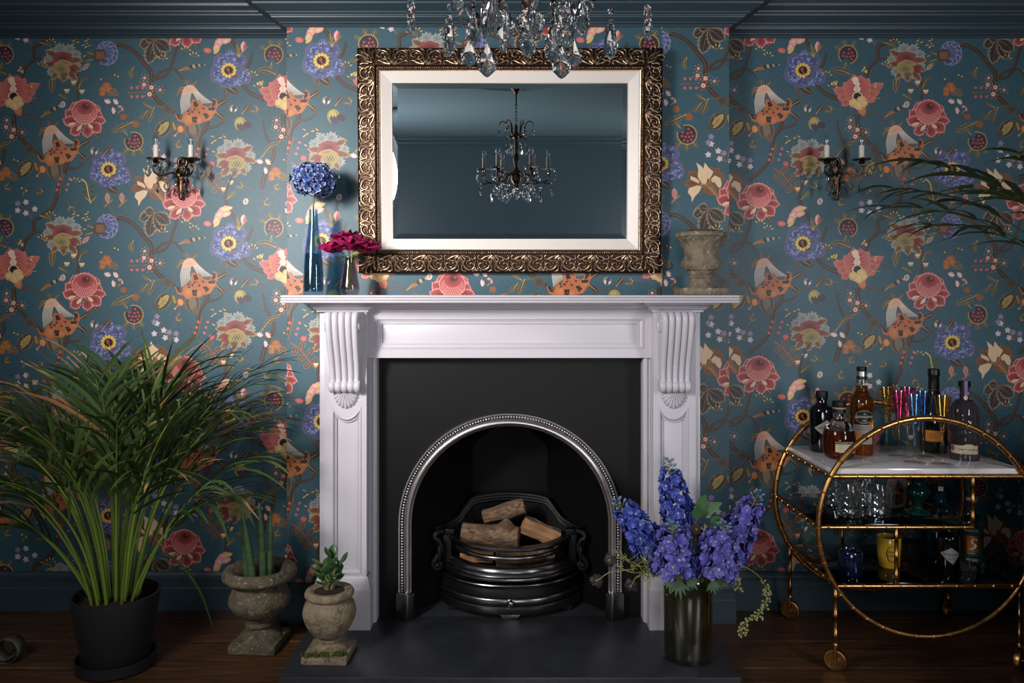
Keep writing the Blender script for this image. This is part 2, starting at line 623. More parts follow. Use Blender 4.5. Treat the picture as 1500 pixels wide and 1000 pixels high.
def epetal(x0, y0, x1, y1, w, edge, fill, mid=None, jag=0.12, bend=0.0, blunt=0.4, n=11, tip=0.62):
    petal(x0, y0, x1, y1, w, edge, edge, bend, jag, n, tip, blunt)
    k = 0.93
    petal(x0, y0, x0 + (x1 - x0) * k, y0 + (y1 - y0) * k, w * 0.78, fill, mid or fill, bend, 0, n, tip, blunt)
def stemp(pts, w0, w1, c, n=None):
    P = bez([(x, y, 0) for x, y in pts], n or 5 * (len(pts) - 1))
    k = len(P)
    lf, rt = [], []
    for i in range(k):
        t = P[min(i + 1, k - 1)] - P[max(i - 1, 0)]
        L = max(1e-6, math.hypot(t.x, t.y))
        w = (w0 + (w1 - w0) * i / (k - 1)) / 2
        lf.append((P[i].x - t.y / L * w, P[i].y + t.x / L * w))
        rt.append((P[i].x + t.y / L * w, P[i].y - t.x / L * w))
    INK.append([([lf[i], lf[i + 1], rt[i + 1], rt[i]], ((lf[i][0] + rt[i + 1][0]) / 2, (lf[i][1] + rt[i + 1][1]) / 2), c, c) for i in range(k - 1)])
def leafp(x0, y0, x1, y1, w, c=(74, 68, 54), c2=None, vein=(196, 150, 60), bend=0.0, jag=0.12):
    c2 = c2 or mixc(c, (40, 44, 42), .5)
    petal(x0, y0, x1, y1, w, mixc(c, (150, 138, 110), .35), c, bend, jag, 11)
    petal(x0, y0, x0 + (x1 - x0) * .93, y0 + (y1 - y0) * .93, w * .7, c2, c, bend, 0, 9)
    dx, dy = x1 - x0, y1 - y0
    L = math.hypot(dx, dy)
    mx, my = x0 + dx * .5 - dy / L * bend * L, y0 + dy * .5 + dx / L * bend * L
    stemp([(x0, y0), (mx, my), (x0 + dx * .85, y0 + dy * .85)], 1.2, .4, vein)

BRN, BRN2, OLV, GLD, GRYG = (72, 48, 36), (96, 66, 46), (104, 92, 58), (214, 160, 58), (92, 88, 72)
RED, REDD, PNK, CRM = (178, 66, 62), (124, 36, 40), (224, 128, 122), (226, 184, 140)
def peony(cx, cy):
    def e(*a, **k): epetal(cx + a[0], cy + a[1], cx + a[2], cy + a[3], a[4], PNK, RED, REDD, **k)
    leafp(cx + 10, cy + 18, cx + 20, cy + 29, 3, (60, 54, 52))
    e(-6, -8, -20, -22, 10); e(8, -8, 20, -20, 10)
    e(-4, 0, -30, -10, 9); e(6, -2, 26, -8, 9)
    e(-2, 4, -33, 3, 8.5); e(4, 4, 32, 2, 6.5)
    e(-3, 7, -20, 24, 8); e(4, 5, 25, 18, 8.5)
    e(0, 8, 7, 27, 8)
    petal(cx - 12, cy + 6, cx - 25, cy + 9, 2.2, CRM); petal(cx - 3, cy + 8, cx - 12, cy + 18, 2.4, CRM); petal(cx + 4, cy + 7, cx + 13, cy + 14, 2.2, CRM)
    oval(cx, cy - 10, 19, 18.5, 0, PNK, n=40, jag=.03, fr=20)
    oval(cx, cy - 9.5, 17.5, 17, 0, RED, mixc(RED, REDD, .6), n=24)
    oval(cx, cy - 6.5, 16.5, 14.5, 0, (206, 102, 96), (186, 80, 78), n=24)
    oval(cx + 1, cy - 16, 12.5, 9.5, 0, RED, REDD, n=20)
    oval(cx + 2, cy - 18.5, 6.5, 5, 0, REDD, (58, 26, 28), n=14)
    oval(cx + 4, cy - 20, 1.6, 1.6, 0, (150, 100, 56))
    for r_ in range(4):
        for i in range(9 - r_):
            t = (i - (8 - r_) / 2) / 5
            oval(cx + t * (17 - r_), cy + 5.5 - r_ * 3.6 - abs(t) ** 2 * 9 + 1, .55, 1.2, t * -25, (238, 158, 146), n=6)
    stemp([(cx - 15, cy - 2), (cx - 8, cy + 6), (cx, cy + 8.4), (cx + 8, cy + 6), (cx + 15, cy - 2)], .7, .7, (214, 160, 90))
def tulip(cx, cy):
    p = lambda x, y: (cx + x, cy + y)
    leafp(cx - 10, cy - 23, cx - 40, cy - 30, 5, (90, 84, 62), bend=.08)
    for sx in (-1, 1):
        for q in range(3):
            petal(cx + sx * 8, cy + 16, cx + sx * (36 + 3 * (sx > 0) - q * 6), cy + (-2 - 8 * (sx > 0)) + q * 12, 8 - q, (206, 104, 96), RED, bend=-.1 * sx)
    stemp([p(14, 18), p(22, 12), p(34, 12)], 1.2, .6, GLD)
    petal(cx + 10, cy + 10, cx + 17, cy - 18, 8, (210, 110, 100), RED, bend=-.12)
    petal(cx - 10, cy + 12, cx - 20, cy - 12, 8, (210, 110, 100), RED, bend=.12)
    fan([p(-20, 2), p(-18, -10), p(-10, -18), p(-6, -24), p(0, -20), p(5, -22), p(12, -17), p(18, -6), p(19, 6), p(14, 16), p(0, 22), p(-14, 16)], (206, 98, 90), RED)
    for sx in (-1, 1):
        for q in range(6):
            y = -14 + q * 5
            stemp([p(sx * 3, y + 3), p(sx * 9, y + 1), p(sx * (14 + 2 * (q > 1)), y + 6)], .7, .3, mixc(REDD, RED, .35))
            stemp([p(sx * 4, y + 5), p(sx * 10, y + 3), p(sx * 15, y + 8)], .5, .3, (222, 128, 116))
    fan([p(-9, -16), p(-4, -20), p(1, -18), p(2, -11), p(4, -9), p(2, -6), p(5, -2), p(3, 2), p(8, 8), p(6, 17), p(-6, 17), p(-8, 8), p(-4, 2), p(-6, -2), p(-3, -6), p(-6, -10)], (240, 206, 178), (228, 184, 152))
    for i in range(12):
        a = 2 * PI * i / 12
        petal(cx, cy + 10, cx + 7 * math.cos(a), cy + 10 + 7.5 * math.sin(a), 1.6, (30, 20, 24))
    oval(cx, cy + 10, 4.5, 5, 0, (36, 24, 28))
    for sx in (-1, 1):
        stemp([p(sx * 19, -2), p(sx * 17, 10), p(sx * 8, 19)], 1.4, 1.0, (190, 132, 52))
    petal(cx + 2, cy + 18, cx + 10, cy + 38, 6, (206, 96, 70), (214, 130, 70))
    for dx, dy, r_ in ((-6, 19, 6.5), (6, 16, 7.5), (2, 22, 7), (10, 20, 5)):
        oval(cx + dx, cy + dy, r_, r_ * 1.05, 0, (214, 168, 96), (232, 192, 124), n=14, jag=.05, fr=5)
    stemp([p(-6, 16), p(2, 20), p(3, 28)], 1.0, .5, (240, 196, 84))
    for x_, y_ in ((-16, 26), (-10, 30), (18, 28), (22, 24)):
        stemp([p(x_ * .6, 22), p(x_, y_), p(x_ * 1.1, y_ + 6)], 1, .3, OLV)
    for bx, by in ((-36, -10), (-30, -9), (8, -30), (14, -28), (24, -6)):
        for q in range(4):
            oval(cx + bx + prn.uniform(-3, 3), cy + by + prn.uniform(-4, 3), 1.5, 1.1, prn.uniform(0, 180), (232, 182, 66), n=7)
def bell(cx, cy):
    p = lambda x, y: (cx + x, cy + y)
    for a in ((-14, -30, -16, -42, 4), (-12, -30, 6, -26, 3), (-10, -32, 1, -40, 2.4), (-16, -30, -28, -26, 3), (-18, -28, -30, -17, 2.6)):
        leafp(cx + a[0], cy + a[1], cx + a[2], cy + a[3], a[4], (92, 80, 62), bend=.12)
    for a in ((28, -2, 48, -14, 4.5), (28, 6, 42, 18, 4.5)):
        leafp(cx + a[0], cy + a[1], cx + a[2], cy + a[3], a[4], (58, 52, 54), jag=.3)
    flat([p(-21, -22), p(-24, -6), p(-21, 10), p(-12, 4), p(-6, -6), p(2, -10), p(10, -4), p(20, -3), p(24, -8), p(14, -16), p(6, -26), p(-6, -28)], (84, 82, 80))
    for i in range(9):
        t = i / 8
        stemp([p(-21 + t * 13, -21 - t * 2), p(-23.5 + t * 13, -8), p(-21.5 + t * 15, 9 - 12 * t)], 1.05, .95, (204, 194, 182), 6)
    for i in range(8):
        t = i / 7
        stemp([p(-7 + t * 7, -25 - t * 1), p(-1 + t * 11, -15 - t * 1.5), p(4 + t * 19, -6 - t * 1)], .95, .85, (204, 194, 182), 6)
    fan([p(-22, -20), p(-20, -26), p(-17, -31), p(-10, -34), p(-4, -32), p(2, -25), p(-2, -23), p(-10, -21), p(-18, -19)], (224, 168, 138), (216, 152, 120))
    OR, OR2 = (190, 98, 48), (208, 126, 66)
    flat([p(-2, 3), p(-9, 2), p(-8, -11), p(-4, -13), p(0, -9), p(3, -12), p(9, -5), p(12, 0)], OR)
    fan([p(-3, 1), p(-5, -9), p(0, -9), p(3, -3)], (44, 30, 28))
    flat([p(-32, 8), p(-28, 19), p(-22, 21), p(-18, 20), p(-16, 26), p(-10, 27), p(-6, 22), p(-2, 24), p(4, 24), p(6, 19), p(13, 21), p(17, 15), p(24, 14), p(26, 7), p(31, -2), p(30, -11), p(25, -15),
         p(23, -8), p(19, -1), p(9, -3), p(0, -2), p(-10, 2), p(-17, 6), p(-22, 12), p(-27, 11)], OR)
    for x_, y_, r_ in ((-12, 16, 9.5), (4, 18, 6), (15, 12, 8), (22, 4, 7)):
        oval(cx + x_, cy + y_, r_, r_ * .95, 0, OR, OR2)
    for q in ([(-30, 9), (-27, 8), (-23, 13), (-20, 10), (-22, 17), (-27, 16)], [(-7, 13), (1, 13), (0, 22), (-6, 21)], [(9, 9), (14, 7), (19, 12), (14, 17)], [(17, 0), (28, -1), (26, 4), (18, 4)], [(24, -12), (28, -11), (28, -5), (22, 0)]):
        flat([p(*a) for a in q], (52, 34, 28))
        mx, my = sum(a[0] for a in q) / len(q), sum(a[1] for a in q) / len(q)
        for i in range(6):
            oval(cx + mx + prn.uniform(-3, 3), cy + my + prn.uniform(-3, 3), .5, .5, 0, (150, 110, 80), n=5)
    for x0_, y0_, x1, y1 in ((-9, 1, -12, 5), (-7, 3, -11, 9), (-4, 1, -6, 6), (-1, -1, -3, 2), (0, 0, 4, 7), (6, -1, 10, 1)):
        stemp([p(x0_, y0_), p((x0_ + x1) / 2 + .6, (y0_ + y1) / 2), p(x1, y1)], .6, .6, (44, 34, 40))
        oval(cx + x1, cy + y1, 1.7, 1.4, 0, (40, 36, 48), n=8)
def gourds(cx, cy):
    # cx, cy = bell centre
    def g(x, y, rx, ry, a, body, core):
        oval(x, y, rx, ry, a, (112, 98, 76), body, n=20)
        for k in (.82, .64):
            oval(x, y, rx * k, ry, a, mixc(body, (54, 40, 34), .6), body, n=18)
        oval(x, y, rx * .46, ry * .92, a, core, mixc(core, body, .4), n=16)
    oval(cx - 42, cy + 2, 9, 8, 0, (88, 80, 66), (60, 56, 52))
    g(cx - 49, cy + 30, 11, 13.5, 40, (86, 64, 48), (176, 150, 70))
    petal(cx - 54, cy + 35, cx - 64, cy + 41, 4, (86, 70, 50))
    for i in range(18):
        oval(cx - 49 + prn.uniform(-6, 6), cy + 28 + prn.uniform(-7, 7), .8, .4, prn.uniform(0, 180), (208, 180, 90), n=5)
    g(cx - 33, cy + 27, 5, 7, -15, (86, 64, 48), (166, 140, 70))
    stemp([(cx - 46, cy + 18), (cx - 40, cy + 11), (cx - 34, cy + 10), (cx - 36, cy + 20)], 1.0, .8, OLV)
    g(cx - 6, cy + 32, 12, 14, -8, (112, 94, 76), (124, 106, 84))
    petal(cx - 4, cy + 38, cx + 1, cy + 50, 5, (100, 84, 68))
    oval(cx - 24, cy + 31, 6, 6.5, -20, (146, 66, 40), (180, 90, 50), n=14)
    oval(cx - 23.5, cy + 31, 4, 5, -20, (224, 138, 60), n=12)
    stemp([(cx - 26, cy + 34), (cx - 31, cy + 40)], 1.2, 1.0, (216, 132, 58)); oval(cx - 31.5, cy + 40.5, 1.8, 1.8, 0, (222, 140, 62), n=8)
    stemp([(cx - 22, cy + 40), (cx - 24, cy + 46), (cx - 20, cy + 52)], 1.4, .4, (110, 72, 50))
def poppy(cx, cy):
    DK, MD, LT = (62, 64, 104), (84, 92, 146), (134, 152, 208)
    leafp(cx - 8, cy + 20, cx + 16, cy + 36, 7, (58, 54, 56), jag=.2); leafp(cx + 22, cy - 2, cx + 36, cy + 12, 5, (60, 56, 56), jag=.25)
    P = [(-11, -13, 13, 12, -40), (2, -22, 8, 9, 0), (14, -15, 13, 11, 15), (-18, 3, 9, 15, 18), (23, 8, 10, 13, -25), (-2, 17, 15, 9, 5), (15, 16, 8, 7, 0), (-14, 12, 9, 8, 0)]
    for x, y, rx, ry, a in P:
        oval(cx + x, cy + y, rx, ry, a, (112, 90, 100), DK, n=22, jag=.05, fr=7, ph=x)
    for x, y, rx, ry, a in P:
        oval(cx + x, cy + y, rx * .92, ry * .92, a, MD, DK, n=18, jag=.06, fr=6, ph=y)
    for x, y, rx, ry, a in P:
        for i in range(11):
            t, q = prn.uniform(0, 2 * PI), prn.uniform(.2, .85)
            ox, oy = rot2(rx * q * math.cos(t), ry * q * math.sin(t), R(a))
            if (x + ox) ** 2 + (y + oy) ** 2 < 110: continue
            oval(cx + x + ox, cy + y + oy, prn.uniform(1.0, 2.6), prn.uniform(.6, 1.2), prn.uniform(0, 180), LT, mixc(LT, MD, .5), n=8)
    for i in range(13):
        a = 2 * PI * i / 13
        oval(cx + 8.6 * math.cos(a), cy + 8.2 * math.sin(a), 3.4, 2.5, math.degrees(a), (206, 158, 52), (240, 198, 78), n=9)
    oval(cx, cy, 6.8, 6.4, 0, (28, 20, 24), n=22, jag=.14, fr=11)
    oval(cx - 1, cy - 1.5, 2.2, 3, 0, (170, 62, 50), n=10)
    stemp([(cx - .5, cy + 1), (cx + 3, cy + 6), (cx + 6, cy + 9)], 1.3, 1.1, (190, 80, 56)); oval(cx + 6.5, cy + 9.5, 2.2, 1.8, 0, (146, 34, 34), n=9)
def cone(cx, cy):
    for i in range(9):
        a = R(-150 + i * 33)
        epetal(cx + 4, cy, cx + 4 + 17 * math.cos(a), cy + 1 + 19 * math.sin(a), 8, (128, 136, 176), (72, 80, 130), (58, 64, 108), jag=.08)
    for i in range(5):
        a = R(-110 + i * 42)
        epetal(cx + 3, cy - 1, cx + 3 + 12 * math.cos(a), cy + 12 * math.sin(a), 6, (134, 142, 184), (80, 88, 140), jag=.08)
    oval(cx - 7, cy + 4, 10, 9, -20, (84, 48, 30), (128, 78, 48), n=16)
    for i in range(5):
        for j in range(5):
            oval(cx - 12 + i * 2.6 + j * .4, cy - .5 + j * 2.3, .8, .6, 0, (196, 140, 96), n=5)
    leafp(cx - 16, cy + 3, cx - 27, cy - 1, 2.2, OLV); leafp(cx - 17, cy + 10, cx - 30, cy + 14, 2.2, OLV)
    petal(cx - 21, cy + 15, cx - 33, cy + 26, 3.4, (176, 150, 124), (176, 104, 100))
    stemp([(cx - 14, cy + 8), (cx - 21, cy + 14), (cx - 24, cy + 18)], 1, .6, OLV)
    for x, y in ((-25, -13), (-22, -10), (-27, -9), (-24, -20)):
        oval(cx + x, cy + y, 1.4, 1.0, 0, (200, 164, 88), n=7)
def coral(cx, cy, fl=1):
    def q(x, y): return cx + x * fl, cy + y
    for x, y, r_ in ((-22, -2, 9), (-17, -13, 9), (-4, -19, 11), (10, -18, 10), (20, -10, 9), (-16, 15, 9), (20, 6, 9), (12, 20, 9), (-4, 20, 7)):
        oval(*q(x, y), r_ * .78, r_ * .7, 0, (156, 156, 148), (112, 118, 116), n=36, jag=.2, fr=9, ph=x)
        for i in range(16):
            oval(q(x, y)[0] + prn.uniform(-.6, .6) * r_, cy + y + prn.uniform(-.6, .6) * r_, .7, .5, 0, (96, 104, 104), n=5)
    for x0_, y0_, x1, y1, w in ((0, 0, -32, 7, 5), (-4, -6, -26, -16, 4.5), (4, -2, 30, -2, 5), (6, 2, 28, 14, 5), (4, 10, 22, 29, 5), (0, 12, 2, 31, 5), (-4, 8, -16, 27, 4.5)):
        a, b = q(x0_, y0_), q(x1, y1)
        epetal(a[0], a[1], b[0], b[1], w, (176, 140, 86), (132, 82, 56), (96, 58, 46), jag=.2, blunt=.2)
    fan([q(-15, 2), q(-14, -7), q(-8, -13), q(1, -15), q(10, -12), q(15, -4), q(16, 4), q(4, 2), q(-6, 4)], (160, 66, 62), (84, 38, 40))
    fan([q(-14, 4), q(-8, 0), q(-2, -3), q(4, -2), q(10, 0), q(16, 4), q(10, 7), q(0, 7)], (180, 140, 84), (140, 92, 60))
    petal(*q(8, 6), *q(20, 17), 4, (150, 50, 50), (120, 36, 40))
    oval(*q(-2, 11), 13, 9, 8 * fl, (164, 140, 66), (52, 58, 70), n=18)
    for i in range(-2, 3):
        a, b = q(-2 + i * 4 - 4, 4), q(-2 + i * 4 + 3, 19)
        stemp([a, b], .5, .5, (190, 164, 80)); a, b = q(-2 + i * 4 + 4, 4), q(-2 + i * 4 - 3, 19)
        stemp([a, b], .5, .5, (170, 146, 72))
    oval(*q(2, 19), 6, 3, 0, (112, 92, 48))
    for x, y in ((16, -30), (22, -28), (15, -25), (30, -24), (34, -30), (34, -21), (32, -8)):
        oval(*q(x, y), 2.8, .9, prn.uniform(-40, 40), (206, 164, 72), n=8)
def lily(cx, cy):
    BR, BR2, CR = (132, 80, 42), (104, 58, 32), (222, 184, 140)
    for x1, y1, w in ((-30, 9, 8), (-24, -9, 6), (30, 0, 7), (22, -14, 7), (27, -7, 7), (10, -17, 5), (12, 24, 9), (28, 30, 5)):
        petal(cx, cy + 4, cx + x1, cy + y1, w, BR, BR2, jag=.12)
    for a in ([(-4, 8), (-10, -2), (-9, -12), (-12, -22), (-4, -16), (2, -8), (4, 0), (2, 8)], [(3, -2), (-2, -12), (0, -22), (6, -14), (12, -9), (10, -4), (6, 2)],
              [(8, 2), (14, -4), (22, 0), (24, 8), (22, 14), (18, 12), (14, 6), (8, 6)], [(-8, 8), (-20, 2), (-20, -3), (-12, 0), (-8, 4)], [(-10, 10), (-22, 14), (-24, 20), (-19, 26), (-18, 34), (-14, 26), (-8, 20), (-4, 12)]):
        flat([(cx + x, cy + y) for x, y in a], CR)
        stemp([(cx + a[0][0], cy + a[0][1]), (cx + sum(x for x, y in a) / len(a), cy + sum(y for x, y in a) / len(a))], .5, .3, (190, 140, 100))
    fan([(cx + x, cy + y) for x, y in ((-8, 10), (6, 8), (8, 0), (12, 10), (20, 22), (26, 30), (14, 26), (4, 16))], BR, (156, 98, 52))
    stemp([(cx - 6, cy + 9), (cx + 4, cy + 9), (cx + 8, cy + 2)], 1.2, .6, (190, 140, 50))
    stemp([(cx + 6, cy + 12), (cx + 16, cy + 24), (cx + 26, cy + 30)], .8, .5, (210, 150, 120))
def pod(cx, cy, a=0):
    for d in (-150, -100, -60) if a else (150 - 360, 100, 60):
        pass
    for k in (-1, 0, 1):
        t = R(90 + k * 38) if a == 0 else R(-105 + k * 42)
        leafp(cx + 11 * math.cos(t), cy + 11 * math.sin(t), cx + 24 * math.cos(t), cy + 23 * math.sin(t), 3.6, (102, 90, 60))
    for i in range(30):
        t = 2 * PI * i / 30
        oval(cx + 13.6 * math.cos(t), cy + 13.6 * math.sin(t), 1.2, .8, math.degrees(t), (198, 168, 64), n=6)
    oval(cx, cy, 13.6, 13.6, 0, (170, 142, 60), n=24); oval(cx, cy, 12.7, 12.7, 0, (52, 38, 56), (62, 44, 62), n=24)
    nx, ny = (-9, -9) if a == 0 else (-3, 11)
    oval(cx + nx, cy + ny, 6.5, 6, 0, TEAL, n=12)
    leafp(cx + nx, cy + ny, cx + nx * 2.0, cy + ny * 2.2, 2.6, (92, 92, 72))
    for x, y in ((2, -8), (6, -3), (1, -2), (-7, 2), (-2, 3), (3, 3), (8, 2), (-4, 8), (1, 9), (6, 7), (-6, -3)):
        if (x - nx) ** 2 + (y - ny) ** 2 < 45: continue
        oval(cx + x, cy + y, 1.7, 1.7, 0, (206, 72, 66), n=9); oval(cx + x, cy + y, .6, .6, 0, (120, 40, 50), n=5)
def redbuds(cx, cy):
    for x, y, r_ in ((-7, -4, 4.2), (4, 0, 4.4), (1, 10, 4.8), (17, 4, 3.2), (-6, -14, 3)):
        for i in range(7):
            a = 2 * PI * i / 7 + x
            oval(cx + x + (r_ + 2.4) * math.cos(a), cy + y + (r_ + 2.4) * math.sin(a), .7, .7, 0, (206, 170, 70), n=5)
        oval(cx + x, cy + y, r_, r_, 0, (166, 62, 60), n=22, jag=.1, fr=11); oval(cx + x, cy + y, r_ * .62, r_ * .62, 0, (232, 206, 176), n=12); oval(cx + x, cy + y, r_ * .3, r_ * .3, 0, (150, 110, 56), n=8)
    stemp([(cx + 14, cy + 18), (cx + 16, cy + 8), (cx + 22, cy - 2)], 1.2, .6, BRN2)
def vine(cx, cy):
    for x1, y1, w in ((-22, -2, 8), (-9, 24, 9), (14, 18, 8), (24, 4, 9), (-14, -16, 6)):
        petal(cx, cy - 12, cx + x1, cy + y1, w + 1.2, (142, 124, 96), (80, 66, 52), jag=.14, n=13)
        petal(cx, cy - 12, cx + x1 * .93, cy + y1 * .93, w * .82, (58, 52, 46), (46, 44, 42), jag=.1, n=11)
        stemp([(cx, cy - 12), (cx + x1 * .5, cy - 6 + y1 * .45), (cx + x1 * .85, cy + y1 * .85)], 1.2, .4, (168, 88, 40))
def curl(x0, y0, x1, y1):
    leafp(x0, y0, (x0 + x1) / 2, (y0 + y1) / 2 + 1, 3, (150, 88, 44), (128, 68, 38), bend=-.1)
    for i in range(6):
        t = .45 + .1 * i
        oval(x0 + (x1 - x0) * t, y0 + (y1 - y0) * t - 2 * math.sin(t * 3), 3.6 - i * .45, 2.6 - i * .3, 60, (170, 148, 110) if i % 2 else (60, 48, 40), n=9)
def pinks(cx, cy, n=6, vert=False):
    stemp([(cx - 14, cy + 1), (cx + 12, cy)] if not vert else [(cx + 2, cy - 16), (cx - 6, cy + 16)], 3.2, 1.0, (118, 86, 52))
    for i in range(n):
        s = -1 if i % 2 else 1
        t = (i // 2 - (n / 2 - 1) / 2) * 8
        x, y = (t, s * 6.5) if not vert else (s * 7 + 1 - t * .3, t)
        for q in range(5):
            a = 2 * PI * q / 5 + i
            oval(cx + x + 1.3 * math.cos(a), cy + y + 1.3 * math.sin(a), 1.3, .8, math.degrees(a), (214, 92, 96), n=6)
def whites(cx, cy, pts):
    for x, y, c in pts:
        col = ((220, 206, 206), (150, 130, 164))[c]
        stemp([(cx + 6, cy + 20), (cx + (x + 6) / 2, cy + (y + 14) / 2), (cx + x, cy + y)], .9, .6, (112, 92, 72))
    for x, y, c in pts:
        col = ((220, 206, 206), (150, 130, 164))[c]
        for q in range(5):
            a = 2 * PI * q / 5 + x
            oval(cx + x + 2.3 * math.cos(a), cy + y + 2.3 * math.sin(a), 2.2, 1.5, math.degrees(a), col, mixc(col, (110, 90, 100), .4), n=8)
def pinkspray(cx, cy):
    for x, y, a, rx, ry in ((6, -8, -30, 10, 5), (0, 0, -50, 9, 5.5), (-4, 7, -60, 7, 4), (10, -2, -20, 8, 4)):
        oval(cx + x, cy + y, rx, ry, a, (226, 130, 122), (236, 198, 160), n=18, jag=.09, fr=7)
    oval(cx - 17, cy + 12, 6, 4, 10, (206, 86, 84), (226, 120, 106)); petal(cx + 2, cy + 6, cx - 8, cy + 17, 3, (216, 176, 90)); petal(cx + 6, cy - 8, cx + 20, cy - 12, 3, (226, 186, 100))
    for x, y in ((22, 4), (26, 10), (34, 16), (20, 18), (40, 8)):
        leafp(cx + 28, cy + 20, cx + x + 4, cy + y - 4, 2, OLV)
    petal(cx + 34, cy + 14, cx + 36, cy - 2, 3.6, (226, 150, 140), (236, 200, 180)); petal(cx + 35, cy + 12, cx + 39, cy, 2, (214, 88, 84))
def budpair(cx, cy, two=True):
    stemp([(cx - 20, cy + 22), (cx - 6, cy + 10), (cx + 6, cy + 10), (cx + 18, cy + 4)], 1.8, .9, BRN2)
    leafp(cx + 12, cy + 8, cx + 26, cy - 9, 4, (64, 54, 58), jag=.25)
    oval(cx, cy, 6, 5.6, 0, (166, 138, 66), (74, 74, 108), n=14); petal(cx - 1, cy + 6, cx + 3, cy - 6, 3.2, (64, 64, 100)); petal(cx - 3, cy + 5, cx - 3, cy - 2, 1.6, (206, 198, 190)); petal(cx + 2, cy + 5, cx + 4, cy, 1.4, (206, 198, 190))
    if not two: return
    oval(cx + 10, cy + 22, 9, 10, 0, (160, 140, 62), (84, 76, 98), n=16); petal(cx + 8, cy + 16, cx + 14, cy + 34, 6, (70, 56, 84)); petal(cx + 12, cy + 22, cx + 28, cy + 26, 5, (66, 52, 70), jag=.25)
    for k in (-5, 0, 5): petal(cx + 9 + k * .3, cy + 13, cx + 9 + k, cy + 24, 1.8, (180, 156, 66))
def orangesprig(cx, cy):
    for x, y, r_ in ((0, -5, 6), (-5, 1, 6), (3, 0, 6), (-6, 7, 5)):
        oval(cx + x, cy + y, r_, r_ * .85, 0, (160, 84, 36), (196, 112, 46), n=18, jag=.12, fr=8)
    for i in range(14): oval(cx - 3 + prn.uniform(-6, 6), cy + 1 + prn.uniform(-6, 8), .7, .5, 0, (226, 140, 60), n=5)
    for x1, y1 in ((7, 10), (16, 3), (18, 9)):
        leafp(cx + 4, cy + 4, cx + x1, cy + y1, 4, (120, 108, 80), (56, 48, 44), vein=(190, 110, 60))
    stemp([(cx, cy - 8), (cx + 6, cy - 16), (cx + 18, cy - 20)], 1, .5, BRN2); stemp([(cx - 4, cy - 8), (cx - 10, cy - 12), (cx - 18, cy - 16)], 1, .5, BRN2)
    for x, y in ((12, -20), (17, -18), (-8, -14)): oval(cx + x, cy + y, 1.3, 1.3, 0, (226, 176, 60), n=7)
def smallpinks(cx, cy):
    for x, y, a in ((0, 0, 0), (11, 0, 30), (7, 12, 60)):
        for q in range(4):
            t = R(a - 130 + q * 38)
            petal(cx + x, cy + y + 2, cx + x + 6 * math.cos(t), cy + y + 6 * math.sin(t), 1.5, (226, 168, 158), (236, 206, 196))
def branch(*pts, w=(6, 4), c=BRN):
    stemp(pts, w[0], w[1], mixc(c, (30, 20, 16), .45)); stemp(pts, w[0] * .7, w[1] * .7, c)
    stemp([(x - w[0] * .12, y - w[0] * .08) for x, y in pts], w[0] * .22, w[1] * .2, mixc(c, (150, 100, 66), .5))
def leafbranch(x, y):
    stemp([(x - 14, y - 10), (x, y), (x + 14, y + 18), (x + 22, y + 28)], 1.8, 1.4, (176, 74, 44))
    for dx, dy, ex, ey in ((-6, -5, -10, 8), (0, 0, 4, -12), (6, 6, -4, 16), (8, 8, 18, -2), (14, 16, 4, 26), (16, 20, 24, 10)):
        leafp(x + dx, y + dy, x + ex, y + ey, 4.6, (108, 94, 62), (66, 58, 44), vein=(176, 84, 48))
    oval(x + 4, y - 16, 4.5, 4, 0, (200, 66, 64), (222, 96, 88))
